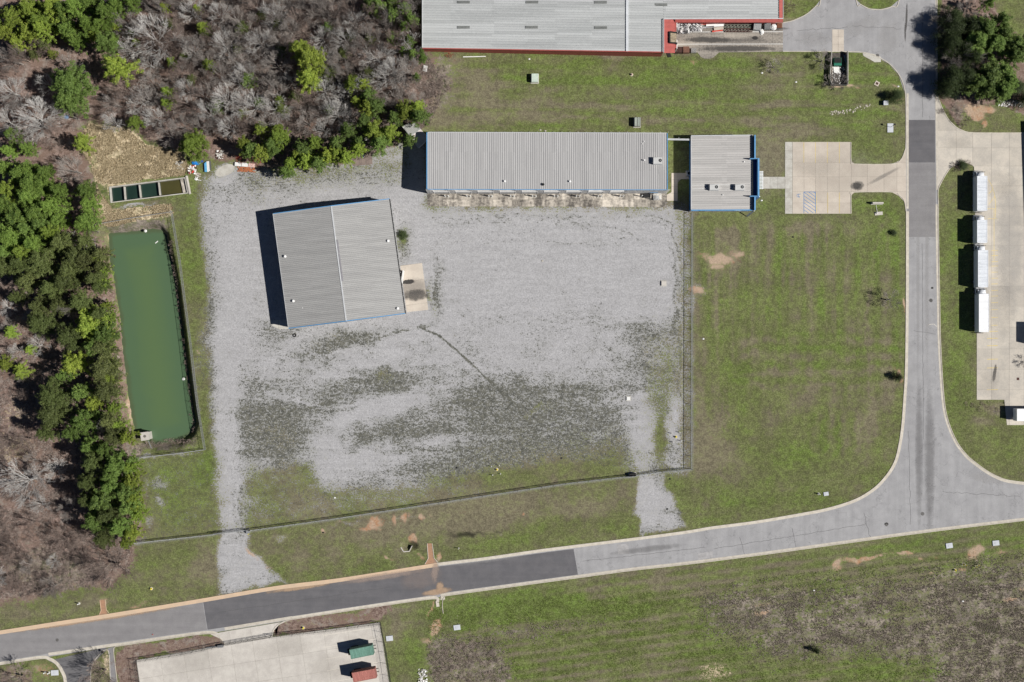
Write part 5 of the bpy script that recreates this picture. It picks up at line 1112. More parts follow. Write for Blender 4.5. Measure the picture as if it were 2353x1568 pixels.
# ------------------------------------------------------------------ box trucks
M_TRW = mat('truck_white', (0.74, 0.76, 0.79), (0.64, 0.66, 0.70), 1.0, .4, spec=.5)
M_TRR = mat('truck_roof_sheet', (0.68, 0.71, 0.75), (0.46, 0.49, 0.53), .8, .5, streak=(.35, 2.0, 1))
M_TRR2 = mat('truck_roof_bright', (0.80, 0.80, 0.80), (0.68, 0.69, 0.70), .5, .45, streak=(.4, 2.2, 1))
def box_truck(xc, y0, y1, label, roofm, cabl=1.35, hood=False, Wd=2.55):
    """xc,y in plan units at roof height; the truck faces the top of the picture"""
    H = 3.85; a = W(xc, y1, H); b = W(xc, y0, H); L = b[1] - a[1]
    t = thing('box_truck', label, 'box truck', (a[0], a[1], 0), 0, 'white box trucks parked along the yard edge')
    Lb = L - cabl - .15
    mb = MB(); mb.box(0, Lb / 2, 2.45, Wd, Lb, 2.75)
    bx = part(t, 'cargo_box', mb, M_TRW, True)
    mb = MB(); n = int(Lb / .42)
    for i in range(n): mb.box(0, (i + .5) * Lb / n, 3.845, Wd - .1, Lb / n - .02 - .1 * (i % 2), .05 + .03 * (i % 3))
    part(t, 'roof_sheet', mb, roofm, True)
    mb = MB()
    for s_ in (-1, 1): mb.bar((s_ * (Wd / 2 - .03), 0, 3.86), (s_ * (Wd / 2 - .03), Lb, 3.86), .1, .12)
    mb.bar((-Wd / 2, .03, 3.86), (Wd / 2, .03, 3.86), .1, .12); mb.bar((-Wd / 2, Lb - .03, 3.86), (Wd / 2, Lb - .03, 3.86), .1, .12); part(t, 'roof_rail', mb, M_TRW, True)
    mb = MB(); mb.box(0, -.03, 2.4, Wd - .3, .05, 2.4); rd = part(t, 'rear_door', mb, M_WALLW, True); mb = MB(); mb.box(.0, -.08, 1.5, .5, .06, .08); sub(rd, 'door_handle', mb, M_DARK, t, True)
    mb = MB(); mb.bar((-.42, -.1, .85), (-.42, Lb + cabl, .85), .1, .25); mb.bar((.42, -.1, .85), (.42, Lb + cabl, .85), .1, .25); mb.box(0, -.25, .55, 2.3, .15, .15); part(t, 'chassis', mb, M_DARK, True)
    # cab
    y = Lb + .15; hc = 2.55; mb = MB(); w2 = 1.08
    pr = [(0, .6), (0, hc), (cabl * .62, hc), (cabl * .86, 1.75), (cabl, 1.45), (cabl, .6)]; vs = []; n = len(pr)
    for s_ in (-1, 1):
        for q, z in pr: vs.append((s_ * (w2 - (.12 if z > 2 else 0)), y + q, z))
    fs = [tuple(range(n - 1, -1, -1)), tuple(range(n, 2 * n))] + [(i, (i + 1) % n, n + (i + 1) % n, n + i) for i in range(n)]
    mb.add(vs, fs); cb = part(t, 'cab', mb, M_TRW, True)
    mb = MB(); mb.add([(-w2 + .15, y + cabl * .64, hc - .03), (w2 - .15, y + cabl * .64, hc - .03), (w2 - .06, y + cabl * .85, 1.80), (-w2 + .06, y + cabl * .85, 1.80)], [(0, 1, 2, 3)])
    for v_ in range(1): mb.v = [(x_, y_ + .03, z_ + .03) for x_, y_, z_ in mb.v]
    sub(cb, 'windshield', mb, M_GLASS, t, True)
    for s_ in (-1, 1):
        mb = MB(); mb.box(s_ * (w2 - .02), y + cabl * .36, 1.95, .06, .7, .6); sub(cb, 'side_window', mb, M_GLASS, t, True)
        mb = MB(); mb.bar((s_ * w2, y + cabl * .75, 1.7), (s_ * (w2 + .32), y + cabl * .8, 1.8), .04); mb.box(s_ * (w2 + .32), y + cabl * .8, 1.8, .14, .1, .4); part(t, 'mirror', mb, M_DARK, True)
        mb = MB(); mb.box(s_ * .8, y + cabl + .02, .95, .35, .06, .2); part(t, 'headlight', mb, M_WALLW, True)
    mb = MB(); mb.box(0, y + cabl + .08, .6, 2.1, .16, .25); part(t, 'bumper', mb, M_STEEL, True)
    mb = MB(); mb.dome((0, Lb + .2, 2.5), 1.02, .85, 12, 4); part(t, 'wind_deflector', mb, M_TRW, True)
    for q in (1.6, Lb + .6):
        for s_ in (-1, 1):
            mb = MB(); mb.tube((s_ * .85, q, .48), (s_ * 1.15, q, .48), .48, n=14); w_ = part(t, 'wheel', mb, M_DARK, True)
            mb = MB(); mb.tube((s_ * 1.1, q, .48), (s_ * 1.17, q, .48), .24, n=10); sub(w_, 'rim', mb, M_STEEL, t, True)
    return t
box_truck(2257, 390, 484, 'northernmost white box truck, its bonnet beside the brown shrub bed', M_TRR, 1.5)
box_truck(2257, 493, 558, 'shortest white box truck, second from the top of the row', M_TRR, 1.3)
box_truck(2259, 560.5, 660, 'third white box truck from the top of the row, long with a wrinkled roof', M_TRR, 1.5)
box_truck(2261, 660.8, 763, 'southernmost white box truck with the brightest roof', M_TRR2, 1.5)
# van at the right edge, seen in part, and an unseen box added to cast shade into the yard
H = 3.3; t = thing('white_van', 'white box body cut by the right edge of the picture beside the bare soil bed', 'truck', (*W(2368, 953), 0)); a = W(2337, 968, H); b = W(2420, 940, H)
mb = MB(); mb.box((a[0] + b[0]) / 2, (a[1] + b[1]) / 2, 2.1, b[0] - a[0], b[1] - a[1], 2.4); part(t, 'cargo_box', mb, M_TRR2); mb = MB(); mb.box((a[0] + b[0]) / 2, (a[1] + b[1]) / 2, .65, b[0] - a[0] - .3, 1.2, .5); part(t, 'chassis', mb, M_DARK)
for q in (.2, .8):
    for s_ in (-1, 1):
        x_ = a[0] + (b[0] - a[0]) * q; y_ = (a[1] + b[1]) / 2 + s_ * 1.05; mb = MB(); mb.tube((x_, y_ - .15, .48), (x_, y_ + .15, .48), .48, n=12); part(t, 'wheel', mb, M_DARK)
t = thing('offframe_shade_box', 'unseen box added just past the right edge to cast dark shade on the truck yard', 'shade box', (*W(2382, 765), 0)); a = W(2366, 792); b = W(2440, 746)
mb = MB(); mb.box((a[0] + b[0]) / 2, (a[1] + b[1]) / 2, 2.5, b[0] - a[0], b[1] - a[1], 2.8); part(t, 'cargo_box', mb, M_TRR); mb = MB(); mb.box((a[0] + b[0]) / 2, (a[1] + b[1]) / 2, .8, b[0] - a[0] - 1, 1.4, .6); part(t, 'chassis', mb, M_DARK)

# ------------------------------------------------------------------ shipping containers on chassis
def container(label, q4, col, name, h=4.1, hb=2.55):
    cs = [C3(x, y, h) for x, y in q4]; cx = sum(c_[0] for c_ in cs) / 4; cy = sum(c_[1] for c_ in cs) / 4
    u = Vector((cs[1][0] - cs[0][0], cs[1][1] - cs[0][1])); L = u.length; u.normalize(); v = Vector((cs[3][0] - cs[0][0], cs[3][1] - cs[0][1])).length; ang = math.atan2(u.y, u.x)
    t = thing('container', label, 'container', (cx, cy, 0), ang, 'containers on trailers in the container yard')
    mm = mat('container_' + name, col, tuple(min(1, x * 1.55 + .03) for x in col), .9, .6, streak=(3.0, .3, 1)); md = mat('container_' + name + '_wall', tuple(x * .8 for x in col), None, 1, .6)
    z0 = h - hb; mb = MB(); mb.box(0, 0, z0 + hb / 2, L - .1, v - .1, hb - .08); bd = part(t, 'container_wall', mb, md, True)
    mb = MB(); n = 46
    for i in range(n): mb.box(-L / 2 + (i + .5) * L / n, 0, h - .01, L / n * .55, v - .16, .06)
    part(t, 'roof', mb, mm, True)
    for s_ in (-1, 1):
        mb = MB()
        for i in range(40): mb.box(-L / 2 + (i + .5) * L / 40, s_ * (v / 2 - .03), z0 + hb / 2, L / 80, .07, hb - .3)
        part(t, 'side_ribs', mb, md, True)
    mb = MB()
    for sx in (-1, 1):
        for sy in (-1, 1):
            mb.bar((sx * (L / 2 - .07), sy * (v / 2 - .07), z0), (sx * (L / 2 - .07), sy * (v / 2 - .07), h + .02), .14)
        mb.bar((sx * (L / 2 - .06), -v / 2, h), (sx * (L / 2 - .06), v / 2, h), .12); mb.bar((-L / 2, sx * (v / 2 - .05), h), (L / 2, sx * (v / 2 - .05), h), .1)
    part(t, 'corner_post', mb, md, True)
    mb = MB(); mb.box(-L / 2 + .0, -.55, z0 + hb / 2, .08, v * .45, hb - .3); part(t, 'door', mb, md, True); mb = MB(); mb.box(-L / 2 + .0, .55, z0 + hb / 2, .08, v * .45, hb - .3); part(t, 'door', mb, md, True)
    mb = MB(); mb.box(0, .4, 1.2, L + 1.0, .12, .3); mb.box(0, -.4, 1.2, L + 1.0, .12, .3); mb.box(-L / 2 - .55, 0, 1.0, .9, 1.6, .5); part(t, 'chassis', mb, M_DARK, True)
    for q in (-.28, -.42):
        for s_ in (-1, 1): mb = MB(); mb.tube((q * L, s_ * .7, .5), (q * L, s_ * 1.1, .5), .5, n=12); part(t, 'wheel', mb, M_DARK, True)
    return t
container('faded green container with streaked roof, the northern one in the container yard', [(803,1493.6),(855,1483.2),(858,1505),(806.5,1515)], (0.15, 0.29, 0.23), 'green')
container('faded red container south of the green one at the bottom edge', [(808.5,1547),(861.4,1537),(864.5,1557.5),(812,1569)], (0.42, 0.17, 0.14), 'red')
container('dark container at the very bottom edge below the red one', [(813,1597),(866,1587),(869,1608),(816,1619)], (0.06, 0.07, 0.09), 'dark')

# ------------------------------------------------------------------ yard and street furniture
def pad_box(label, x, y, sx, sy, h, m, name='utility_box', cat='utility box', rot=0, group=None, lidm=None):
    p = W(x, y, h); t = thing(name, label, cat, (*p, 0), rot, group); mb = MB(); mb.box(0, 0, h / 2, sx, sy, h); part(t, 'cabinet', mb, m, True)
    mb = MB(); mb.box(0, 0, h + .03, sx + .06, sy + .06, .06, taper=.96); part(t, 'lid', mb, lidm or m, True); mb = MB(); mb.box(0, 0, .06, sx + .4, sy + .4, .14); part(t, 'base_slab', mb, M_CONC_G, True); return t
M_TRG = mat('transformer_green_grey', (0.52, 0.60, 0.52), (0.44, 0.51, 0.45), 2, .5); M_TRD = mat('transformer_dull', (0.25, 0.27, 0.24), (0.19, 0.20, 0.18), 2, .5)
t = pad_box('pale grey-green transformer standing on the north lawn left of centre', 1229, 179, 1.7, 2.1, 1.25, M_TRG, 'transformer', 'transformer'); mb = MB(); mb.box(-.45, 0, .8, .75, 1.95, 1.3); part(t, 'cable_cabinet', mb, M_TRG, True)
t = pad_box('darker green transformer on the north lawn just above the long workshop', 1465, 280, 1.5, 2.2, 1.4, M_TRD, 'transformer', 'transformer'); mb = MB(); mb.box(.25, 0, .85, .12, 2.25, 1.5); part(t, 'door_frame', mb, M_TRG, True); mb = MB(); mb.box(-.5, 0, .8, .5, 2.1, 1.45); part(t, 'cable_cabinet', mb, mat('cab_dk', (0.36, 0.40, 0.35), None, 2, .5), True)
pad_box('square concrete valve box with weeds round it in the upper right of the gravel yard', 1525, 651.5, 1.1, 1.1, .35, M_CONC, 'valve_box', 'valve box')
pad_box('small white concrete cap on the gravel north of the south-eastern entrance', 1444, 916, .85, .85, .25, M_WHITE, 'valve_box', 'valve box')
p = W(2015, 192.5); t = thing('storm_drain', 'square concrete drain with rusty grate set cornerwise in the lawn', 'drain', (*p, 0), R(-28)); mb = MB(); mb.box(0, 0, .05, 1.15, 1.15, .16); part(t, 'frame', mb, M_CONC_W, True); mb = MB(); mb.box(0, 0, .14, .6, .6, .04); part(t, 'grate', mb, M_RUSTDK, True)
p = W(2016.4, 127.8); mb = MB(); mb.tube((*p, .02), (*p, .075), .42, n=16); solo('manhole_cover', mb, MATS['cast_iron'], 'dark round cover in the concrete corner beside the north driveway', 'manhole cover', base=(*p, 0))
# flat concrete service slabs
M_SLAB = mat('service_slab', (0.52, 0.54, 0.57), (0.46, 0.48, 0.51), 2, .8, var=.05)
for x, y, rz, l in ((2181,1254,R(8),'pale service slab in the verge south of the junction, left one of the pair'),(2288,1248,R(6),'pale service slab in the verge south of the junction, nearest the right edge'),(1050,1442,R(7),'pale service slab on the bright grass below the dark asphalt'),(895,1467,R(6),'white service slab on the grass just east of the container yard fence'),(1898,1135,R(8),'pale service slab on the verge above the road bend')):
    p = W(x, y); t = thing('service_slab', l, 'concrete slab', (*p, 0), rz, 'service slabs in the verges'); mb = MB(); mb.box(0, 0, .1, 1.75 if x != 1898 else 1.3, 1.35 if x != 1898 else 1.0, .24, taper=.96); part(t, 'slab', mb, M_SLAB, True); mb = MB(); mb.box(0, 0, .235, .6, .6, .03); part(t, 'hatch', mb, M_SLAB, True)
p = W(126, 1546); t = thing('service_slab', 'grey service slab between the mailbox posts and the driveway curb at bottom left', 'concrete slab', (*p, 0), R(3), 'service slabs in the verges'); mb = MB(); mb.box(0, 0, .1, 1.9, 1.4, .24, taper=.96); part(t, 'slab', mb, M_SLAB, True); mb = MB(); mb.box(0, 0, .235, .6, .6, .03); part(t, 'hatch', mb, M_SLAB, True)
p = W(2045.5, 294.5); t = thing('light_pole', 'short dark lamp on a pale square slab on the lawn by the vertical road', 'lamp', (*p, 0)); mb = MB(); mb.box(0, 0, .08, 1.5, 2.3, .2); part(t, 'base_slab', mb, M_SLAB, True)
mb = MB(); mb.tube((0, .2, .1), (.1, .25, 2.6), .05, n=6); part(t, 'pole', mb, M_DARK, True); mb = MB(); mb.box(.25, .45, 2.65, .55, .35, .16); part(t, 'lamp_head', mb, M_DARK, True)
# monument sign and its floodlight on the lawn
p = W(2017, 467, 1.0); t = thing('monument_sign', 'long low pale sign slab standing edge on in the lawn by the car park', 'sign', (*p, 0)); mb = MB(); mb.box(0, 0, .75, 2.75, .42, 1.3); part(t, 'sign_panel', mb, M_CONC, True); mb = MB(); mb.box(0, 0, .08, 3.0, .6, .2); part(t, 'plinth', mb, M_CONC_G, True)
p = W(2018, 491); t = thing('floodlight', 'small ground floodlight with a white conduit on a slab south of the low sign', 'light', (*p, 0)); mb = MB(); mb.box(.1, 0, .06, 2.0, .85, .2, R(5)); part(t, 'base_slab', mb, M_CONC, True)
mb = MB(); mb.bar((-.25, .1, .2), (-.6, 2.1, .1), .07); part(t, 'conduit', mb, M_WHITE, True); mb = MB(); mb.tube((-.4, 0, .1), (-.4, 0, .45), .08, n=8); mb.box(-.4, .1, .5, .35, .25, .25, tilt=Matrix.Rotation(R(35), 3, 'X')); part(t, 'lamp_head', mb, M_WHITE, True)

def hydrant(x, y, label, m=M_YEL, group='yellow fire hydrants'):
    p = W(x, y); t = thing('fire_hydrant', label, 'fire hydrant', (*p, 0), rnd.uniform(0, 3), group)
    mb = MB(); mb.tube((0, 0, 0), (0, 0, .62), .16, .14, 12); mb.tube((0, 0, .05), (0, 0, .12), .24, n=12); mb.dome((0, 0, .62), .17, .15, 12, 3); mb.tube((0, 0, .76), (0, 0, .84), .05, n=6); part(t, 'barrel', mb, m, True)
    mb = MB(); mb.tube((-.28, 0, .5), (.28, 0, .5), .08, n=8); part(t, 'hose_outlet', mb, m, True); mb = MB(); mb.tube((0, 0, .42), (0, -.3, .42), .11, n=8); part(t, 'pump_outlet', mb, m, True)
    mb = MB(); mb.tube((0, 0, -.02), (0, 0, .03), .42, n=12); part(t, 'footing', mb, M_CONC_W, True); return t
hydrant(1142, 1079, 'yellow hydrant guarded by four bollards near the south fence')
hydrant(1553, 1004, 'yellow hydrant guarded by four bollards by the east fence')
hydrant(348, 1353, 'yellow hydrant in the grass left of the western gravel exit')
hydrant(697, 1443, 'yellow hydrant in the brown bed north of the container yard')
hydrant(1451.5, 172, 'pale hydrant alone in the middle of the north lawn', mat('hydrant_pale', (0.60, 0.46, 0.36), (0.5, 0.38, 0.3), 3, .5))
hydrant(2194, 1310, 'yellow hydrant on the bare patch south of the junction'); 
for x0, y0, dx, dy, g, l in ((1138,1080,0,0,'bollards around the hydrant near the south fence','white bollard guarding the yellow hydrant near the south fence'),(1552,1004,0,0,'bollards around the hydrant by the east fence','white bollard guarding the yellow hydrant by the east fence')):
    pr_ = None
    for a, b in ((-9,-8),(9,-10),(-6,12),(12,9)):
        if pr_ is None: pr_ = bollard_at(x0 + a, y0 + b, l, g, 1.0, .085)
        else: o = copy_tree(pr_); q = W(x0 + a, y0 + b); o.location = (q[0], q[1], 0)
for i, (x, y) in enumerate(((2211.5,1297.5),(2218,1298.5),(2246,1298),(2241,1302))):
    bollard_at(x, y, ['leftmost of the small yellow bollards on the bare patch by the two slabs','second small yellow bollard on the bare patch by the two slabs','rightmost small yellow bollard on the bare patch','small yellow bollard just below the rightmost one'][i], 'yellow bollards south of the junction', .9, .10, M_YEL)
for x, y, l in ((182,1387,'small white post cabinet on the verge at lower left'),(1881,1135,'white post beside the pale slab above the road bend'),(1054,1260,'white marker post in the roadside grass east of the flume'),(104,1545,'left one of two white posts beside the grey slab at bottom left'),(113,1546,'right one of two white posts beside the grey slab at bottom left')):
    bollard_at(x, y, l, 'white marker posts', 1.15 if x != 1054 else 1.3, .15 if x != 1054 else .09, name='marker_post', cat='marker post')
t = thing('mailbox', 'dark mailbox on the small curbed island at bottom left', 'mailbox', (*W(239, 1497), 0)); mb = MB(); mb.bar((0, 0, 0), (0, 0, 1.1), .1); part(t, 'post', mb, M_RUSTDK, True); mb = MB(); mb.box(-.1, .1, 1.2, .35, .55, .3); part(t, 'box_body', mb, M_DARK, True)
mb = MB(); mb.box(0, 0, .15, .25, .25, .5, taper=.3); o = solo('traffic_cone', mb, M_REDORG, 'small orange cone stub at the road edge above the brown bed', 'cone', base=(0, 0, 0)); o.location = (*W(351, 1458), .0)
# culvert headwall in the ditch
t = thing('culvert_headwall', 'white three sided concrete culvert mouth in the roadside ditch', 'culvert', (*W(940, 1262), 0))
for nm, a, b, hh in (('head_wall', (927,1268), (941,1267), .45), ('wing_wall', (921,1258), (927.5,1268), .42), ('wing_wall', (941,1267), (947,1255), .42)):
    mb = MB(); a = W(*a); b = W(*b); mb.bar((a[0], a[1], -.35), (b[0], b[1], -.35), .22, 2 * hh + .1); part(t, nm, mb, M_CONC)
mb = MB(); mb.tube((*W(935, 1268.5), -.9), (*W(935, 1264), -.9), .42, n=14); part(t, 'pipe', mb, M_CONC_G)
# tyres, small dark objects, lone boards
for i, (x, y, r, l) in enumerate(((677,771,.42,'black tyre lying just south of the askew workshop'),(2012,0,0,''),(1032,548,0,''))):
    if not r: continue
    p = W(x, y); mb = MB(); n = 14
    for j in range(n):
        a0, a1 = 2 * math.pi * j / n, 2 * math.pi * (j + 1) / n; mb.tube((p[0] + .36 * math.cos(a0), p[1] + .36 * math.sin(a0), .12), (p[0] + .36 * math.cos(a1), p[1] + .36 * math.sin(a1), .12), .13, n=6, cap=False)
    solo('tyre', mb, M_DARK, l, 'tyre', base=(*p, 0))
def flat(name, label, cat, pts, z, th, m, group=None):
    P = WP(pts); cx = sum(p[0] for p in P) / len(P); cy = sum(p[1] for p in P) / len(P); mb = MB(); mb.prism(P, z, z + th); return solo(name, mb, m, label, cat, group, base=(cx, cy, z))
flat('white_board', 'white board lying in the brown scrub left of the north lawn', 'board', [(974,151),(983,153),(981,166),(972,164)], .35, .06, M_WHITE)
flat('white_pipe', 'long white pipe lying along the foot of the red factory wall', 'pipe', [(1064,130.5),(1116,129.5),(1116,131.3),(1064,132.5)], .05, .16, M_WHITE)
flat('grate_panel', 'dark grid panel leaning on the lawn below the red canopy corner', 'panel', [(1531,122.5),(1540,122.5),(1543,131.5),(1535,133)], .08, .07, M_DARK)
flat('manhole_cover', 'dark square grate cover in the truck yard', 'manhole cover', [(2336,868),(2342,868),(2342,874),(2336,874)], .047, .012, M_RUSTDK)
for x, y, l in ((1249,147,''),): pass
for i, (x, y, r) in enumerate(((1216,135.5,.3),(1241,134,.25),(1247,136,.22),(1075,134,.2),(1038,128.5,.35),(1008,125.5,.3),(1245,598,.2),(1253,300,.2),(1236,304.5,.22),(1241.5,300.5,.4),(1131,300,.2))): pass

# ------------------------------------------------------------------ scrap and stores on the loading strip
def scrap(name, label, cat, x0, x1, y0, y1, n, mats, wid=.12, lmin=1.0, lmax=2.4, hh=1.0, seed=1, planks=False):
    r = random.Random(seed); a = W(x0, y1); b = W(x1, y0); t = thing(name, label, cat, ((a[0] + b[0]) / 2, (a[1] + b[1]) / 2, 0)); mbs = [MB() for _ in mats]
    for i in range(n):
        mb = r.choice(mbs); L = r.uniform(lmin, lmax); an = r.uniform(0, 3.14); cx = r.uniform(a[0], b[0]); cy = r.uniform(a[1], b[1]); z = r.uniform(.1, hh); dx = min(L / 2, .9 * (b[0] - a[0]) / 2) * math.cos(an); dy = L / 2 * math.sin(an)
        dy = max(-(b[1] - a[1]) / 2, min((b[1] - a[1]) / 2, dy)); cy = max(a[1] + abs(dy), min(b[1] - abs(dy), cy)); cx = max(a[0] + abs(dx), min(b[0] - abs(dx), cx)); dz = r.uniform(-.25, .25)
        ww_ = wid * r.uniform(.6, 2.2) if not planks else wid * r.uniform(2, 5)
        mb.bar((cx - dx, cy - dy, max(.05, z - dz)), (cx + dx, cy + dy, max(.05, z + dz)), ww_, .05)
        if i % 3 == 0:
            for k7 in range(4): o2 = (k7 - 1.5) * .25; mb.bar((cx - dx - dy * o2, cy - dy + dx * o2, z + .05), (cx + dx - dy * o2, cy + dy + dx * o2, z + .05), .06, .05)
    for mb, m in zip(mbs, mats):
        if mb.v: part(t, 'metal_pieces', mb, m, kind='stuff')
    return t
M_SCR = mat('scrap_silver', (0.50, 0.50, 0.51), (0.32, 0.32, 0.33), 3, .5, .3); M_SCD = mat('scrap_dark', (0.12, 0.12, 0.12), None, 3, .6)
scrap('scrap_heap', 'tangled heap of silver racking in the west corner of the loading strip', 'scrap heap', 1552, 1584, 54, 78, 60, [M_SCR, M_SCR, M_SCD, M_WALLW], seed=4, hh=1.2)
scrap('scrap_heap', 'loose heap of white and silver strips east of the racking heap', 'scrap heap', 1584, 1612, 54, 73, 46, [M_SCR, M_WALLW, M_SCD], seed=5, hh=.8, lmin=1.4, lmax=3.2)
for k8, (x0, x1, y, m, l) in enumerate(((1610,1660,55,M_REDORG,'long red beam lying closest under the red eave'),(1622,1664,59,M_WALLW,'bundle of white beams between the two red ones'),(1640,1662,66.5,M_CONC_W,'bundle of pale planks with red edge'),(1636,1660,72,M_REDORG,'short red beam at the front of the stacked beams'),(1608,1640,63.5,M_SCR,'thin grey beam lying at a slant'))):
    a = W(x0, y + 1.5); b = W(x1, y - 1); t = thing('steel_beam', l, 'beam', ((a[0] + b[0]) / 2, (a[1] + b[1]) / 2, 0)); wd = .35 if k8 not in (1, 2) else .75
    mb = MB(); mb.bar((a[0], a[1], .35), (b[0], b[1], .35), wd, .14); part(t, 'top_flange', mb, m); mb = MB(); mb.bar((a[0], a[1], .2), (b[0], b[1], .2), .06, .3); part(t, 'web', mb, m)
for y, l, m in ((62,'greenish steel truss lying under the eave of the loading strip', mat('truss_green', (0.13, 0.15, 0.12), None, 3, .6)), (71,'dark red steel truss lying in front of the greenish one', M_RUSTDK)):
    x0, x1 = 1664 + (3 if y > 65 else 0), 1728; a = W(x0, y); b = W(x1, y); t = thing('steel_truss', l, 'truss', ((a[0] + b[0]) / 2, a[1], 0)); mb = MB(); hw = .42
    for s_ in (-1, 1): mb.bar((a[0], a[1] + s_ * hw, .5), (b[0], b[1] + s_ * hw, .5), .14, .2)
    part(t, 'chord', mb, m); mb = MB(); n = 8
    for i in range(n):
        xa = a[0] + (b[0] - a[0]) * i / n; xb = a[0] + (b[0] - a[0]) * (i + 1) / n; mb.bar((xa, a[1] - hw, .5), (xb, a[1] + hw, .5), .08, .12); mb.bar((xa, a[1] - hw, .5), (xa, a[1] + hw, .5), .1, .14)
    part(t, 'lattice', mb, m)
def sheet_stack(label, x0, x1, y0, y1, h, m, rot=0, n=10, name='sheet_stack', cat='stack'):
    a = W(x0, y1, h); b = W(x1, y0, h); t = thing(name, label, cat, ((a[0] + b[0]) / 2, (a[1] + b[1]) / 2, 0), R(rot)); mb = MB(); mb.box(0, 0, h / 2, b[0] - a[0], b[1] - a[1], h); part(t, 'stack_body', mb, m, True); mb = MB()
    for i in range(n): mb.box(-(b[0] - a[0]) / 2 + (i + .5) * (b[0] - a[0]) / n, 0, h + .03, (b[0] - a[0]) / n * .55, b[1] - a[1], .07)
    part(t, 'top_slats', mb, m, True); return t
M_SHT = mat('sheet_grey', (0.46, 0.47, 0.47), (0.36, 0.37, 0.37), 3, .6)
sheet_stack('wide stack of grey corrugated sheets under the east part of the eave', 1732, 1749, 53, 69, 1.2, M_SHT, -6)
sheet_stack('smaller stack of dark grey sheets right of the wide one', 1757, 1771, 53, 67, 1.0, mat('sheet_dk', (0.30, 0.31, 0.31), (0.22, 0.23, 0.23), 3, .6))
sheet_stack('brown pallet against the east end of the loading strip eave', 1786, 1797, 53, 64, .5, mat('pallet_brown', (0.30, 0.13, 0.075), (0.22, 0.10, 0.06), 3, .8), name='pallet', cat='pallet')
def lump(name, label, cat, x, y, rx, ry, h, m, seed=3, nb=60):
    r = random.Random(seed); p = W(x, y, h * .7); t_ = MB(); n, mm_ = 12, 5
    vs = []; fs = []
    for j in range(mm_):
        e = j / mm_ * math.pi / 2
        for i in range(n):
            th = 2 * math.pi * i / n; k9 = 1 + r.uniform(-.16, .16); vs.append((p[0] + rx * k9 * math.cos(e) ** .6 * math.cos(th), p[1] + ry * k9 * math.cos(e) ** .6 * math.sin(th), max(0, h * math.sin(e) * (1 + r.uniform(-.15, .15)))))
    vs.append((p[0], p[1], h))
    for j in range(mm_ - 1):
        for i in range(n): fs.append((j * n + i, j * n + (i + 1) % n, (j + 1) * n + (i + 1) % n, (j + 1) * n + i))
    for i in range(n): fs.append(((mm_ - 1) * n + i, (mm_ - 1) * n + (i + 1) % n, mm_ * n))
    t_.add(vs, fs); return solo(name, t_, m, label, cat, base=(*p, 0))
lump('white_sack', 'white tarp covered heap next to the brown pallet', 'heap', 1778, 62, .85, .8, .9, M_WHITE, 3)
lump('white_sack', 'white bag slumped in front of the wide sheet stack', 'bag', 1751, 73, .5, .8, .5, M_WHITE, 4)
t = sheet_stack('open topped dark red skip in the lower west corner of the loading strip', 1552, 1568, 108, 121, 1.4, M_RUSTDK, n=5, name='skip', cat='skip')
sheet_stack('rusty brown skip right of the dark red one', 1570, 1584, 107, 121, 1.5, mat('skip_brown', (0.26, 0.13, 0.09), (0.20, 0.11, 0.08), 3, .8), n=7, name='skip', cat='skip')
sheet_stack('grey wire crate right of the rusty skip', 1588, 1600, 111, 121, .9, mat('crate_grey', (0.42, 0.41, 0.39), (0.22, 0.21, 0.2), 5, .7), n=6, name='crate', cat='crate')
# ------------------------------------------------------------------ dumpster corral below the north driveway
CR = thing('dumpster_corral', 'litter strewn walled enclosure at the north driveway with a thin pale east wall', 'enclosure', (*W(1925, 160), 0))
mb = MB(); mb.bar((*W(1944.5, 121), .8), (*W(1944.5, 197), .8), .16, 1.7); part(CR, 'side_wall', mb, M_CONC_G); mb = MB(); mb.bar((*W(1905, 197.5), .5), (*W(1944.5, 197.5), .5), .10, 1.1); part(CR, 'back_wall', mb, M_SCD)
mb = MB(); pts = WP([(1908,121),(1907,145),(1905,165),(1905,185),(1908,197)]);
for i in range(4): mb.bar((*pts[i], 1.4), (*pts[i + 1], 1.4), .14, .1); mb.bar((*pts[i], .7), (*pts[i + 1], .7), .08, 1.2)
part(CR, 'side_fence', mb, M_CONC_G); mb = MB(); mb.bar((*W(1910.5, 150), .8), (*W(1910, 190), .8), .1, .1); part(CR, 'rail', mb, M_CONC_W)
mb = MB(); mb.prism(WP([(1908,122),(1944,121),(1944,197),(1908,197)]), -.1, .02); part(CR, 'floor', mb, mat('corral_floor', (0.13, 0.115, 0.10), (0.05, 0.045, 0.04), 1.4, .9))
p = W(1925.5, 141, 1.6); t = thing('dumpster', 'green dumpster with black lids inside the littered enclosure', 'dumpster', (*p, 0)); M_DG = mat('dumpster_green', (0.012, 0.12, 0.065), (0.010, 0.085, 0.05), 2, .5)
mb = MB(); mb.box(0, -.1, .8, 1.85, 2.0, 1.3, taper=1.04); part(t, 'bin_body', mb, M_DG, True)
for s_ in (-1, 1): mb = MB(); mb.box(s_ * .44, .25, 1.5, .84, 1.25, .07); part(t, 'lid', mb, M_DARK, True)
mb = MB(); mb.box(0, -.78, 1.47, 1.9, .35, .12); part(t, 'rim', mb, mat('dumpster_rim', (0.02, 0.20, 0.13), None, 2, .5), True)
flat('metal_panel', 'blue-grey metal panel leaning on the east wall of the dumpster enclosure', 'panel', [(1937,128),(1943,127),(1943,144),(1941,146)], .5, .06, mat('panel_blue_grey', (0.16, 0.20, 0.25), None, 2, .6))
flat('concrete_slab', 'white slab of rubbish covered floor behind the green dumpster', 'slab', [(1914,153),(1928,153),(1929,169),(1917,168)], .06, .05, M_WHITE)
r = random.Random(9); mb = MB()
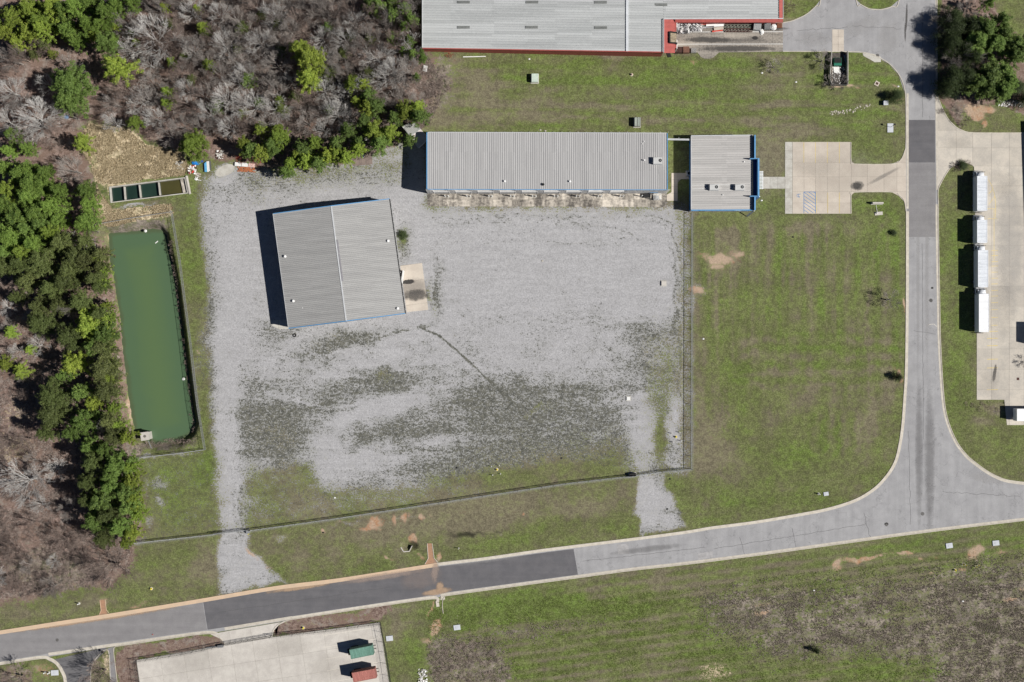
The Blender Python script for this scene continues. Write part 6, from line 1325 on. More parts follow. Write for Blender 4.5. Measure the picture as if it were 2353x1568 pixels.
for i in range(120): q = W(r.uniform(1911, 1940), r.uniform(155, 194)); mb.box(q[0], q[1], .1, r.uniform(.06, .28), r.uniform(.05, .2), .05, r.uniform(0, 3))
solo('litter', mb, M_WALLW, 'scattered white litter on the floor of the dumpster enclosure', 'litter', kind='stuff')
# rocks in the north lawn and rubble
r = random.Random(12); M_ROCK = mat('rock_pale', (0.46, 0.43, 0.36), (0.34, 0.31, 0.26), 3, .9); rp = None
for i in range(44):
    u = r.random(); x = 1908 + u * 92 + r.uniform(-3, 3); y = 259 - 18 * u ** 2.2 + r.uniform(-5, 4); s_ = r.uniform(.10, .30)
    if rp is None:
        mb = MB(); mb.dome((0, 0, -.1), 1, .8, 6, 2); rp = solo('rock', mb, M_ROCK, 'pale rock in the scattered line of stones across the north lawn', 'rock', 'line of pale stones in the north lawn'); o = rp
    else: o = rp.copy(); COL.objects.link(o)
    o.location = (*W(x, y), 0); o.scale = (s_ * r.uniform(.8, 1.6), s_, s_ * .7); o.rotation_euler = (0, 0, r.uniform(0, 3))
# ------------------------------------------------------------------ junk at the edge of the wood
M_TARP = mat('tarp_blue', (0.02, 0.26, 0.70), (0.015, 0.18, 0.55), 2, .4, spec=.5)
lump('blue_tarp', 'bright blue crumpled tarp at the edge of the junk pile', 'tarp', 450, 374.5, 1.1, .55, .45, M_TARP, 5)
lump('blue_tub', 'dark blue oval tub at the right end of the blue tarp', 'tub', 459.5, 370.5, .7, .36, .5, mat('tub_blue', (0.008, 0.045, 0.28), None, 2, .4), 6)
lump('blue_tarp', 'small blue tarp deep in the upper left wood', 'tarp', 151, 268.5, .6, .55, .5, mat('tarp_dim', (0.06, 0.20, 0.42), None, 2, .5), 7)
for i in range(4):
    pass
t = thing('panel_stack', 'stack of white and blue panels standing in the junk beside the round slab', 'panel stack', (*W(479, 385.5), 0), R(4))
for i, (dx, m) in enumerate(((-.75, M_BLUE), (-.45, mat('panel_cyan', (0.12, 0.46, 0.72), None, 2, .4)), (-.1, M_WHITE), (.25, M_WHITE), (.6, M_SCD))):
    mb = MB(); mb.box(dx, .1 * i, .35, .3, 2.7 - .2 * abs(i - 2), .5); part(t, 'panel', mb, m, True)
flat('round_slab', 'pale round concrete slab beside the junk pile', 'concrete slab', ell(517, 392, 24, 12, -22), -.1, .14, M_CONC_G)
t = thing('crate_row', 'row of three white crates beside the red netting', 'crates', (*W(565, 380), 0), R(-5))
for i in range(3): mb = MB(); mb.box(-1.9 + i * 1.75, 0, .35, 1.6, .95, .6); part(t, 'crate', mb, M_WHITE if i < 2 else mat('crate_pinkish', (0.72, 0.50, 0.44), None, 2, .6), True)
t = thing('brick_stack', 'low stack of orange bricks just below the white crates', 'brick stack', (*W(567, 390), 0), R(-3))
M_BRK = mat('orange_brick', (0.42, 0.15, 0.065), (0.34, 0.12, 0.055), 3, .9, var=.15); bme = None
for i in range(14):
    for j in range(4):
        if bme is None: mb = MB(); mb.box(0, 0, 0, .3, .28, .26); bme = mb.mesh('brick', M_BRK)
        if rnd.random() < .12: continue
        o = bpy.data.objects.new('brick', bme); COL.objects.link(o); o.parent = t; o.location = (-2.2 + i * .33 + rnd.uniform(-.03, .03), -.5 + j * .32 + rnd.uniform(-.03, .03), .14)
scrap('rubble_heap', 'heap of white broken pieces left of the blue tarp', 'rubble heap', 404, 422, 371, 390, 40, [M_WALLW, M_CONC_G], wid=.22, lmin=.25, lmax=.7, hh=.3, seed=8, planks=False)
scrap('rubble_heap', 'scatter of white and brown scraps on the bank above the round slab', 'rubble heap', 497, 514, 346, 366, 40, [M_WALLW, M_CONC_G, M_RUSTDK], wid=.2, lmin=.25, lmax=.8, hh=.3, seed=10)
scrap('scrap_heap', 'heap of rusty red and white oddments below the blue tarp', 'scrap heap', 432, 452, 380, 400, 36, [M_REDORG, M_WALLW, M_RUSTDK], wid=.16, lmin=.3, lmax=1.2, hh=.4, seed=11)
scrap('scrap_heap', 'twisted white strips on the grass beside the tank end beam', 'scrap heap', 447, 462, 398, 416, 9, [M_WALLW, M_CONC_W], wid=.08, lmin=.8, lmax=1.9, hh=.2, seed=13)
scrap('litter_heap', 'scatter of pale rubbish at the edge of the trees right of the vertical road', 'litter', 2292, 2352, 232, 246, 60, [M_WALLW, M_CONC_G], wid=.16, lmin=.2, lmax=.6, hh=.25, seed=14)
scrap('litter_heap', 'pale rubbish between the bare trees right of the road', 'litter', 2180, 2206, 138, 182, 40, [M_WALLW, M_CONC_W], wid=.14, lmin=.2, lmax=.6, hh=.3, seed=15)
scrap('rubble_heap', 'white rock rubble at the bottom edge where the brown gully ends', 'rubble heap', 961, 982, 1537, 1567, 60, [M_WALLW, M_CONC_G], wid=.2, lmin=.25, lmax=.6, hh=.3, seed=16)
scrap('timber_scatter', 'scattered grey boards at the back of the brown floor slab', 'boards', 795, 850, 316, 326, 16, [M_WALLW, M_SCR], wid=.1, lmin=.8, lmax=2.2, hh=.3, seed=17)
flat('blue_sheet', 'light blue sheet lying on the brown floor slab at the wood edge', 'sheet', [(830,350),(836,349),(838,360),(834,363),(830,358)], .07, .05, mat('sheet_blue', (0.12, 0.40, 0.62), None, 2, .5))
flat('white_board', 'white board propped on the brown floor slab at the wood edge', 'board', [(827,337),(834,337),(833,341),(827,341)], .3, .05, M_WHITE)
t = thing('blue_bin', 'blue bin half hidden in the shade of the round shrub', 'bin', (*W(2033, 238), 0)); mb = MB(); mb.box(0, 0, .5, 1.1, 1.0, .95, taper=1.08); part(t, 'bin_body', mb, mat('bin_blue', (0.05, 0.10, 0.28), None, 2, .5), True); mb = MB(); mb.box(0, -.1, 1.0, 1.2, 1.1, .08); part(t, 'lid', mb, M_SLAB, True)
flat('white_board', 'small white box lid lying on the dark litter at the right edge trees', 'board', [(2337,272 - 65),(2344,209),(2343,215),(2336,213)], .4, .12, M_SLAB)
# small pale stones, bags and markers dropped about the site
r = random.Random(21); bits = []
for x, y, nm, l in ((1216,136,'plastic_bag','white bag on the grass at the foot of the red wall'),(1241.5,299,'grey_stone','grey stone above the long workshop roof edge'),(1253,301,'dirt_mound','small tan mound above the long workshop'),(769,1144,'white_bucket','white bucket on the weedy gravel near the south fence'),(1290,1053,'dark_stump','dark stump in the lower gravel yard'),(1616,779,'white_bag','tiny white bag on the mown field near the fence'),(1750,461,'white_ball','white ball on the lawn south of the office walkway'),(1822,545,'black_bag','black bag on the bare stripe of the mown field'),(1049,1075,'dark_pipe_cap','dark pipe cap in the weeds of the lower yard'),(1870,1357,'white_stake','white stake in the scrub field south of the road'),(2212,1382,'white_stake','white stake in the scrub field near the right'),(1829,189,'white_bag','white bag on the north lawn right of centre'),(1751,168,'white_branch','pale broken branch on the north lawn'),(1246,600,'pale_stone','pale stone in the upper gravel yard'),(742.5,1224,'dark_valve','dark valve in the bare patch south of the fence'),(1533,1170,'black_pipe_end','black pipe end at the edge of the south-eastern gravel exit'),(1539,1101,'black_pipe_end','black pipe end on the bare soil by the fence corner'),(2064,199,'white_pipe','white pipe end beside the round shrub by the road')):
    p = W(x, y); s_ = .26; mb = MB(); mb.dome((0, 0, -.05), s_, s_ * .9, 8, 3); dk = 'dark' in nm or 'black' in nm
    o = solo(nm, mb, M_DARK if dk else (M_ROCK if 'stone' in nm or 'mound' in nm else M_WHITE), l, nm.split('_')[-1]); o.location = (*p, 0); o.scale = (1.3, .9, 1)
# ------------------------------------------------------------------ trees
M_BARK = mat('bark_brown', (0.13, 0.095, 0.075), (0.075, 0.055, 0.045), 4, .9)
M_TWIG = mat('twig_grey', (0.40, 0.36, 0.33), (0.26, 0.235, 0.215), 1.5, .9, var=.25)
M_TWIGP = mat('twig_pale', (0.64, 0.62, 0.59), (0.48, 0.46, 0.44), 1.5, .9, var=.12)
M_TWIGB = mat('twig_brown', (0.33, 0.26, 0.225), (0.20, 0.158, 0.138), 1.5, .9, var=.25)
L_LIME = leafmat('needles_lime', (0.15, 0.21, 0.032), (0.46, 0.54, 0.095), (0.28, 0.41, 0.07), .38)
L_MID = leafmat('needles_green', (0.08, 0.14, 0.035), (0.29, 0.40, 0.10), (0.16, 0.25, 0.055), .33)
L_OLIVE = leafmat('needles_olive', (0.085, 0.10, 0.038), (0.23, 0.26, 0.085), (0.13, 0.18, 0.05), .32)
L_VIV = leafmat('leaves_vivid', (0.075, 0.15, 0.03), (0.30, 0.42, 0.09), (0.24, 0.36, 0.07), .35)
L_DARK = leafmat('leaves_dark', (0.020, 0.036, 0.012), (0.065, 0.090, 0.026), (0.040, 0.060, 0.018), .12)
def quads_cloud(cen, rad, n, size, rng, flat=.75):
    """n leaf sprays spread in an ellipsoid round cen"""
    d = rng.normal(size=(n, 3)); d /= np.linalg.norm(d, axis=1)[:, None]; rr = rng.random(n) ** (1 / 2.2)
    c = cen + d * rr[:, None] * rad
    nn = d * .6 + rng.normal(size=(n, 3)) * .6 + np.array([0, 0, flat]); nn /= np.linalg.norm(nn, axis=1)[:, None]
    a = np.cross(nn, rng.normal(size=(n, 3))); a /= np.linalg.norm(a, axis=1)[:, None] + 1e-9; b = np.cross(nn, a)
    s = size * (0.6 + .8 * rng.random(n))[:, None]; el = (.16 + .22 * rng.random(n))[:, None]
    return np.stack([c - a * s, c - b * s * el, c + a * s * 1.0, c + b * s * el], 1).reshape(-1, 3)
def tubes_np(segs, sides=3):
    """segs: (p0,p1,r0,r1)"""
    P0 = np.array([s[0] for s in segs]); P1 = np.array([s[1] for s in segs]); r0 = np.array([s[2] for s in segs])[:, None]; r1 = np.array([s[3] for s in segs])[:, None]
    d = P1 - P0; d /= np.linalg.norm(d, axis=1)[:, None] + 1e-9; ref = np.where(np.abs(d[:, 2:3]) > .9, np.array([[1., 0, 0]]), np.array([[0, 0, 1.]]))
    a = np.cross(d, ref); a /= np.linalg.norm(a, axis=1)[:, None] + 1e-9; b = np.cross(d, a); V = []
    for P, r in ((P0, r0), (P1, r1)):
        for i in range(sides):
            t = 2 * math.pi * i / sides; V.append(P + (a * math.cos(t) + b * math.sin(t)) * r)
    V = np.stack(V, 1); n = len(segs); base = (np.arange(n) * 2 * sides)[:, None]
    F = np.concatenate([base + np.array([[i, (i + 1) % sides, sides + (i + 1) % sides, sides + i]]) for i in range(sides)], 0)
    return V.reshape(-1, 3), F
def mesh_np(name, V, F, m):
    me = grid_mesh(name, V, F); me.materials.append(m); return me
def leafy(seed, Rr, Ht, nb, nq, size, low=.35, shape=1.0, lob=.30):
    """crown mesh + trunk mesh. sprays hang on limbs that leave the stem at rising heights"""
    rng = np.random.default_rng(seed); pts = []; segs = [((0, 0, -.2), (0, 0, Ht * .55), .02 * Ht + .03, .014 * Ht), ((0, 0, Ht * .55), (rng.normal() * .15, rng.normal() * .15, Ht * .93), .014 * Ht, .03)]
    for i in range(nb):
        f = (i + .5) / nb; z = Ht * (low + (1 - low) * f * .97) + rng.normal() * .35; ang = i * 2.399 + rng.normal() * .35
        prof = (math.sin(math.pi * min(1, .18 + .82 * (1 - f)) * .5)) ** shape * (.45 + .75 * rng.random()); rr = Rr * prof * (1 if f < .8 else .75)
        lift = Rr * (.10 + .25 * f); e = np.array([math.cos(ang) * rr, math.sin(ang) * rr, z + lift])
        segs.append(((0, 0, z * .93), tuple(e * np.array([.8, .8, 1])), .035 + .012 * rr, .015))
        for q in (.45, .78, 1.0):
            if q < .6 and f < .3: continue
            c = np.array([e[0] * q, e[1] * q, z + lift * q]); k = lob * Rr * (.7 + .6 * rng.random()) * (1.0 if q > .6 else .8)
            pts.append(quads_cloud(c, np.array([k, k, k * .55]), int(nq / nb / 2.6), size, rng))
    V = np.concatenate(pts); F = np.arange(len(V)).reshape(-1, 4); tv, tf = tubes_np(segs, 5); return V, F, tv, tf
def bare(seed, Rr, Ht, depth=5, up=.9, dens=1.0, tw=.017):
    rng = random.Random(seed); segs = []
    def rec(p, d, L, r, lev):
        n = 2 if lev > 1 else 1; q = p
        for i in range(n):
            d2 = (d + Vector((rng.gauss(0, .12), rng.gauss(0, .12), rng.gauss(0, .06) + .04))).normalized(); q2 = q + d2 * L / n; segs.append((tuple(q), tuple(q2), max(tw, r * (1 - i / n * .3)), max(tw * .8, r * (1 - (i + 1) / n * .3)))); q = q2; d = d2
            if lev > 0 and i < n - 1 and rng.random() < .9: side(q, d, L, r, lev)
        if lev > 0:
            k = rng.choice((2, 3, 3)) if lev > 1 else rng.choice((2, 3, 4))
            k = max(1, int(k * dens + .5))
            for _ in range(k): side(q, d, L, r, lev)
    def side(q, d, L, r, lev):
        ax = d.orthogonal(); ax.rotate(Matrix.Rotation(rng.uniform(0, 6.28), 3, d)); nd = (d * rng.uniform(1.0, 1.5) + ax.normalized() * rng.uniform(.22, .62) + Vector((0, 0, .14))).normalized()
        rec(q, nd, L * rng.uniform(.62, .88), r * .55, lev - 1)
    h0 = Ht * .28; segs.append(((0, 0, -.2), (0, 0, h0), .028 * Ht, .022 * Ht)); nm = rng.choice((9, 10, 11))
    for i in range(nm):
        a = i * 6.283 / nm + rng.uniform(-.4, .4); st = rng.uniform(.35, 1.0) * up; d = Vector((math.cos(a), math.sin(a), st)).normalized(); rec(Vector((0, 0, h0 * rng.uniform(.6, 1.1))), d, Rr * .5, .0072 * Ht, depth - 1)
    rec(Vector((0, 0, h0)), Vector((.1, .1, 1)).normalized(), Ht * .3, .008 * Ht, depth - 1)
    V, F = tubes_np(segs, 3); V = np.array(V); mx = np.percentile(np.hypot(V[:, 0], V[:, 1]), 97); V[:, :2] *= Rr / mx; zt = np.percentile(V[:, 2], 98); V[:, 2] = np.where(V[:, 2] > 0, V[:, 2] * Ht / zt, V[:, 2]); return V, F
PROTO = {}
def make_leafy(key, matl, *a, **k):
    V, F, tv, tf = leafy(*a, **k); PROTO[key] = [('crown', mesh_np('crown', V, F, matl)), ('trunk', mesh_np('trunk', tv, tf, M_BARK))]
def make_bare(key, matl, *a, **k):
    V, F = bare(*a, **k); n = 1 * 3; PROTO[key] = [('branches', mesh_np('branches', V[6:], F[3 * 0 + 1:] if False else None, matl))] if False else None
    tv, tf = tubes_np([((0, 0, -.2), (0, 0, a[2] * .3), .03 * a[2], .02 * a[2])], 6)
    PROTO[key] = [('branches', mesh_np('branches', V, F, matl)), ('trunk', mesh_np('trunk', tv, tf, matl))]
for i in range(3): make_leafy('lime%d' % i, L_LIME, 10 + i, 4.0, 12, 76, 9000, .25, lob=.15)
for i in range(4): make_leafy('mid%d' % i, L_MID, 20 + i, 4.0, 12, 80, 9500, .24, lob=.15)
for i in range(3): make_leafy('vivid%d' % i, L_VIV, 25 + i, 4.0, 12, 80, 9500, .24, lob=.17)
for i in range(3): make_leafy('olive%d' % i, L_OLIVE, 30 + i, 4.0, 13, 100, 10000, .22, lob=.16)
for i in range(2): make_leafy('dark%d' % i, L_DARK, 40 + i, 4.0, 7, 80, 10000, .17, low=.12, lob=.28)
for i in range(3): make_bare('bare%d' % i, M_TWIG, 50 + i, 4.0, 9, 5)
for i in range(3): make_bare('pale%d' % i, M_TWIGP, 60 + i, 4.0, 10, 5, .9)
for i in range(3): make_bare('brown%d' % i, M_TWIGB, 70 + i, 4.0, 7, 5, .8)
CNT = {}
def tree(kind, x, y, r, ht=None, label=None, group=None, name=None, lean=0, cat='tree'):
    """x,y,r in plan units as the crown shows from above; ht in metres"""
    base = {'vivid': 12, 'lime': 12, 'mid': 12, 'olive': 13, 'dark': 7, 'bare': 9, 'pale': 10, 'brown': 7}[kind]; n = sum(1 for k_ in PROTO if k_.startswith(kind))
    CNT[kind] = CNT.get(kind, -1) + 1; v = PROTO['%s%d' % (kind, CNT[kind] % n)]
    ht = ht or {'vivid': 12, 'lime': 11, 'mid': 12, 'olive': 13, 'dark': 5, 'bare': 9, 'pale': 11, 'brown': 6}[kind] * rnd.uniform(.85, 1.12)
    if r < 22: ht *= .55 + .45 * r / 22
    p = W(x, y, ht * .75); o = bpy.data.objects.new(name or {'vivid': 'pine_tree', 'lime': 'pine_tree', 'mid': 'pine_tree', 'olive': 'pine_tree', 'dark': 'evergreen_shrub', 'bare': 'bare_tree', 'pale': 'bare_tree', 'brown': 'bare_tree'}[kind], None); COL.objects.link(o)
    o.location = (p[0], p[1], float(ground_z(np.array([x * 1.0]), np.array([y * 1.0]))[0]) if 180 < x < 1000 and 460 < y < 1300 else 0); o.rotation_euler = (R(rnd.uniform(-3, 3)), R(rnd.uniform(-3, 3)), rnd.uniform(0, 6.28)); s = r * S / 4.0
    o.scale = (s * rnd.uniform(.92, 1.08), s * rnd.uniform(.92, 1.08), ht / base); props(o, label, cat, group)
    for nm, me in v: c_ = bpy.data.objects.new(nm, me); COL.objects.link(c_); c_.parent = o
    return o
ORD = ['first', 'second', 'third', 'fourth', 'fifth', 'sixth', 'seventh', 'eighth', 'ninth', 'tenth', 'eleventh', 'twelfth', 'thirteenth', 'fourteenth']
def grove(kind, lst, label, group, ht=None, cat='tree', name=None, mixk=None):
    w_ = max(q[0] for q in lst) - min(q[0] for q in lst); h_ = max(q[1] for q in lst) - min(q[1] for q in lst)
    lst = sorted(lst, key=lambda q: q[0] if w_ > h_ else q[1]); side = 'the left' if w_ > h_ else 'the top'
    for i, q in enumerate(lst):
        lb = label + (', %s from %s' % (ORD[i], side) if len(lst) <= 14 and len(label.split()) <= 12 else '')
        kd = kind
        if mixk and len(lst) > 13: kd = mixk[(i * 7 + 3) % len(mixk)]
        tree(kd, q[0] + rnd.uniform(-3, 3), q[1] + rnd.uniform(-3, 3), q[2] * (rnd.uniform(.68, 1.02) if len(lst) > 12 else 1), (q[3] if len(q) > 3 else ht), lb, group, name, cat=cat)
# woodland fill
def fill(poly, n, kinds, rmin, rmax, label, group, seed, mind=22, hts=None, name=None, cat='tree'):
    r = random.Random(seed); xs = [p[0] for p in poly]; ys = [p[1] for p in poly]; pts = []; tries = 0; P = np.array(poly, float)
    while len(pts) < n and tries < n * 60:
        tries += 1; x, y = r.uniform(min(xs), max(xs)), r.uniform(min(ys), max(ys))
        if pdist(np.array([x]), np.array([y]), poly)[0] < 0 or any((x - a) ** 2 + (y - b) ** 2 < mind ** 2 for a, b in pts): continue
        pts.append((x, y)); k_ = r.choice(kinds); tree(k_, x, y, r.uniform(rmin, rmax), hts and r.uniform(*hts), label, group, name, cat=cat)
grove('lime', [(60,20,30),(25,45,28),(92,50,30),(130,14,30),(68,78,25),(102,72,22),(15,72,22),(-30,40,30),(40,100,18)], 'bright yellow-green pine at the very top left corner of the wood', 'bright pines at the top left corner')
grove('vivid', [(172,20,26),(210,12,26),(242,28,26),(155,66,22),(200,50,20),(265,8,22),(232,50,16),(180,95,18),(150,30,24),(300,2,20)], 'thin crowned pale green pine along the top edge left of the first bare trees', 'thin pines along the top left edge')
tree('mid', 243, 100, 30, 13, 'tall green pine with a ragged crown, upper of two touching crowns at upper left', cat='tree'); tree('lime', 272, 158, 36, 13, 'tall yellow-green pine just below the ragged one in the upper left wood')
tree('mid', 165, 200, 50, 14, 'largest round pale green crown in the upper left wood'); tree('mid', 150, 232, 30, 12, 'smaller green crown tucked under the largest round crown')
tree('lime', 690, 112, 27, 13, 'upper crown of the isolated bright pine group in the brown wood'); tree('lime', 712, 140, 36, 14, 'widest crown of the isolated bright pine group in the brown wood'); tree('lime', 704, 178, 28, 13, 'lowest crown of the isolated bright pine group in the brown wood')
tree('lime', 308, 281, 19, 8, 'small round bright green tree right above the tan grass'); tree('lime', 445, 333, 35, 10, 'broad bright green tree above the blue tarp'); tree('lime', 185, 325, 24, 9, 'yellow-green tree standing at the left edge of the tan grass')
grove('lime', [(388,210,14),(384,232,14),(396,146,12),(465,62,14),(480,152,14),(455,20,10),(376,14,12),(1180/3,228,10),(640,228,10)], 'slim young yellow-green pine among the bare trees of the upper wood', 'slim young pines in the upper wood', 9)
grove('lime', [(600,296,22),(572,345,30),(622,332,34),(646,316,24),(598,352,26),(560,330,22),(665,376,24),(692,342,28),(722,330,24),(748,352,28),(772,330,24),(655,392,20),(792,362,24),(820,342,24),(700,370,24),(735,372,22),(638,296,16),(770,358,24),(683,360,22)], 'bright green pine on the wood edge directly north of the gravel yard', 'bright pines along the wood edge above the gravel yard', 9.5, mixk=['lime', 'mid', 'lime'])
grove('lime', [(806,190,22),(845,215,24),(860,246,26),(835,276,28),(866,300,28),(800,300,22),(822,322,22),(872,330,26),(896,308,24),(930,250,26),(962,264,26),(936,322,20),(905,270,20),(846,246,22),(955,245,20),(840,195,16),(822,232,20)], 'bright green pine between the brown wood and the long workshop', 'bright pines behind the small steel shed', 9.5, mixk=['lime', 'mid', 'lime', 'mid'])
grove('mid', [(870,14,28),(900,32,22),(850,5,22),(928,60,16),(930,20,22),(942,42,18),(936,90,18),(950,122,18),(925,115,12),(970,132,14),(955,176,12),(900,8,20),(968,120,10)], 'dark green pine in the gap beside the west wall of the factory', 'pines beside the factory', 9)
grove('vivid', [(30,312,24),(62,340,22),(20,346,26),(64,386,26),(12,386,30),(50,402,34),(96,392,28),(100,430,28),(195,440,28),(208,470,26),(205,505,28),(185,515,26),(140,505,20),(125,560,18)], 'bright green pine left of the tan grass and the tank', 'bright pines left of the tank', 11)
grove('vivid', [(60,455,40),(20,440,30),(90,492,44),(40,502,44),(122,470,30),(34,546,42),(82,556,42),(12,575,30),(120,535,28),(-30,500,40),(75,425,34),(10,470,34),(60,520,36),(105,520,30),(60,580,34),(135,445,22)], 'dense green tree in the block of crowns at the middle of the left edge', 'dense trees at the middle left edge', 13, mixk=['vivid', 'vivid', 'mid', 'vivid', 'lime'])
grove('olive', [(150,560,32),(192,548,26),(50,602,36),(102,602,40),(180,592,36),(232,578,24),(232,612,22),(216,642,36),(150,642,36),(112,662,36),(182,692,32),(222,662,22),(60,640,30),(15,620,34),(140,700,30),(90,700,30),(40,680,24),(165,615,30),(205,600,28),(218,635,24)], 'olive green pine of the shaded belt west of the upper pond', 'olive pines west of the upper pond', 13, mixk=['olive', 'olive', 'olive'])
grove('lime', [(226,585,18),(236,618,20),(236,650,20),(246,700,20),(250,730,18),(250,768,20),(246,798,20),(254,835,20),(258,870,20),(268,905,15),(262,940,18),(272,975,18),(280,992,13)], 'bright edge pine overhanging the west bank of the green pond', 'bright pines overhanging the pond', 10)
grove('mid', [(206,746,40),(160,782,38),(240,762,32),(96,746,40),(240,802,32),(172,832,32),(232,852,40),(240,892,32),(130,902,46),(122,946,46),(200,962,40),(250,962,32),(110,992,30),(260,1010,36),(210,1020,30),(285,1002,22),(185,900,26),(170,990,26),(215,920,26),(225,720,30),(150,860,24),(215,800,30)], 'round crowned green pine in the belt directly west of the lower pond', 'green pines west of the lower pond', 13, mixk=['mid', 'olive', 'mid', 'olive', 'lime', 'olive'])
grove('lime', [(12,836,20),(45,850,22),(20,760,18),(70,800,14)], 'low bright bushy tree in the clearing at the left edge', 'low bushes in the left edge clearing', 5)
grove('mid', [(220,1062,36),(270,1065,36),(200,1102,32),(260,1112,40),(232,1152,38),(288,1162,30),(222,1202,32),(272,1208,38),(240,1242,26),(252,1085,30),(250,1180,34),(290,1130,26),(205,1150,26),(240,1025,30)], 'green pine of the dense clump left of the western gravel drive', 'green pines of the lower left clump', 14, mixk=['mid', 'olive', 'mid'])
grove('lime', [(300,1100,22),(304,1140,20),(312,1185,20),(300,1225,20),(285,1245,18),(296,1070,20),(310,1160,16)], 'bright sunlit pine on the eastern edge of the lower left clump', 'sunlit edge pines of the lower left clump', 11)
for i_, (x_, y_, r_) in enumerate(((430,115,42),(510,100,36),(590,95,38),(20,130,34),(15,205,38),(250,278,26),(342,228,32),(550,238,34),(522,290,28),(160,388,36),(735,290,22),(762,250,26),(850,92,40),(790,84,34),(812,40,32),(732,20,34),(622,30,34),(496,28,30),(660,62,28),(420,200,26),(470,255,26),(620,180,26),(880,170,34),(560,160,26),(760,160,26))):
    tree('pale' if i_ % 3 else 'bare', x_, y_, r_, rnd.uniform(10, 12), 'tall pale grey bare crown rising above the brown brush of the upper left wood', 'tall pale crowns of the upper left wood')
fill0 = [(40 + 37 * (i_ % 8) + rnd.uniform(-14, 14), 24 + 34 * (i_ // 8) + rnd.uniform(-14, 14), rnd.uniform(11, 19)) for i_ in range(27)]
grove('mid', fill0, 'small scattered evergreen between the bigger pines of the top left corner', 'small evergreens of the top left corner', 7, mixk=['mid', 'lime', 'vivid', 'olive'])
fill([(330,20),(640,20),(930,90),(900,260),(560,280),(420,240)], 26, ['olive', 'mid', 'olive'], 11, 20, 'small dark evergreen half hidden among the bare trees of the upper wood', 'small evergreens among the bare trees', 25, 40, (4, 7))
# bare trees that stand out
tree('pale', 345, 80, 58, 13, 'largest pale grey bare tree of the upper wood, wide fan of twigs'); tree('pale', 75, 265, 58, 12, 'wide pale bare tree at the left edge above the green block'); tree('pale', 45, 1108, 54, 13, 'big pale bare tree at the left edge beside the dark shade of the lower clump')
tree('brown', 250, 1310, 52, 11, 'gnarled dark bare tree at the corner of the lower left scrub'); tree('bare', 162, 706, 30, 12, 'bare grey tree poking out of the olive pine belt'); tree('pale', 242, 908, 16, 9, 'small silvery bare tree among the pond side pines'); tree('pale', 237, 980, 20, 9, 'silvery bare tree just above the foot of the pond')
tree('bare', 2052, 688, 24, 6.0, 'bare vase shaped young tree on the field beside the vertical road'); tree('brown', 222, 1556, 46, 9, 'large leafless tree on the island at the bottom edge'); tree('brown', 34, 1566, 42, 7, 'brown leafless tree at the bottom left corner')
tree('bare', 1782, 150, 20, 3.6, 'small leafless tree on the north lawn right of the skip'); tree('bare', 1894, 136, 22, 4.2, 'leafless tree leaning over the west side of the dumpster enclosure'); tree('bare', 1932, 187, 22, 4.0, 'leafless tree inside the south end of the dumpster enclosure'); tree('bare', 1907, 188, 18, 3.5, 'leafless bush on the south-west corner of the dumpster enclosure')
tree('bare', 2358, 832, 14, 3, 'leafless tree on the right edge of the truck yard'); tree('brown', 1812, 15, 18, 2.6, 'low leafless shrub beside the red factory corner')
# evergreens that stand alone
tree('dark', 2060, 220, 20, 3.6, 'dense dark round shrub by the curb of the vertical road'); tree('dark', 2066, 867, 12, 3.4, 'small lone evergreen beside the vertical road south of the bare tree'); tree('dark', 2054, 535, 9, 1.4, 'low dark bush by the road at the top of the mown field'); tree('dark', 1876, 1496, 9, 3.6, 'lone dark cedar in the scrub field at the bottom')
tree('dark', 925, 540, 13, 1.3, 'low green bush against the east wall of the askew workshop'); tree('dark', 2213, 380, 13, 1.5, 'low brown hedge clump on the point of the curbed island')
tree('brown', 2200, 382, 12, 1.6, 'twiggy brown shrub on the curbed island by the trucks', cat='shrub'); tree('brown', 2224, 379, 12, 1.6, 'twiggy brown shrub nearest the first truck', cat='shrub')
# right hand group by the road
grove('mid', [(2298,50,26),(2264,72,36),(2290,98,34),(2336,104,30),(2330,130,26),(2350,110,30),(2244,98,32),(2268,10,16),(2312,78,24),(2375,100,30)], 'green tree in the northern half of the grove right of the vertical road', 'northern half of the right hand grove', 9)
grove('mid', [(2280,178,42),(2302,198,30),(2246,196,28),(2310,166,32),(2268,206,22),(2300,214,20),(2322,190,24)], 'broad bright green crown in the southern half of the grove right of the vertical road', 'southern half of the right hand grove', 9)
grove('dark', [(2192,70,36,7),(2230,62,30,7),(2188,96,30,7),(2215,112,30,7),(2192,186,36,8),(2222,174,32,8),(2176,206,22,6),(2195,36,28,6),(2240,130,26,7),(2340,200,24,4),(2355,225,22,4)], 'dark shaded evergreen on the road side of the right hand grove', 'dark evergreens beside the vertical road', None)
grove('bare', [(2206,130,32,8),(2258,135,30,8),(2176,52,30,7),(2228,20,26,7),(2205,155,24,7),(2190,120,20,6),(2250,45,20,7)], 'grey leafless tree inside the right hand grove', 'leafless trees of the right hand grove', None)
upper = [(250,-30),(960,-30),(950,150),(960,230),(900,270),(780,290),(640,280),(540,300),(400,320),(330,280),(240,250),(300,180),(290,60)]
fill(upper, 100, ['bare', 'bare', 'pale', 'bare', 'brown'], 24, 42, 'leafless grey tree in the brown wood between the top edge and the wood edge pines', 'leafless trees of the upper wood', 5, 36, (7, 11))
fill(upper, 120, ['brown', 'brown', 'bare'], 16, 28, 'low brown leafless sapling under the upper wood', 'brown saplings of the upper wood', 6, 33, (2.5, 5), 'sapling', 'sapling')
fill([(-30,90),(130,100),(190,250),(180,300),(60,320),(-30,330)], 14, ['pale', 'bare', 'brown'], 24, 38, 'leafless tree near the left edge between the corner pines and the green block', 'leafless trees near the upper left edge', 7, 44, (7, 11))
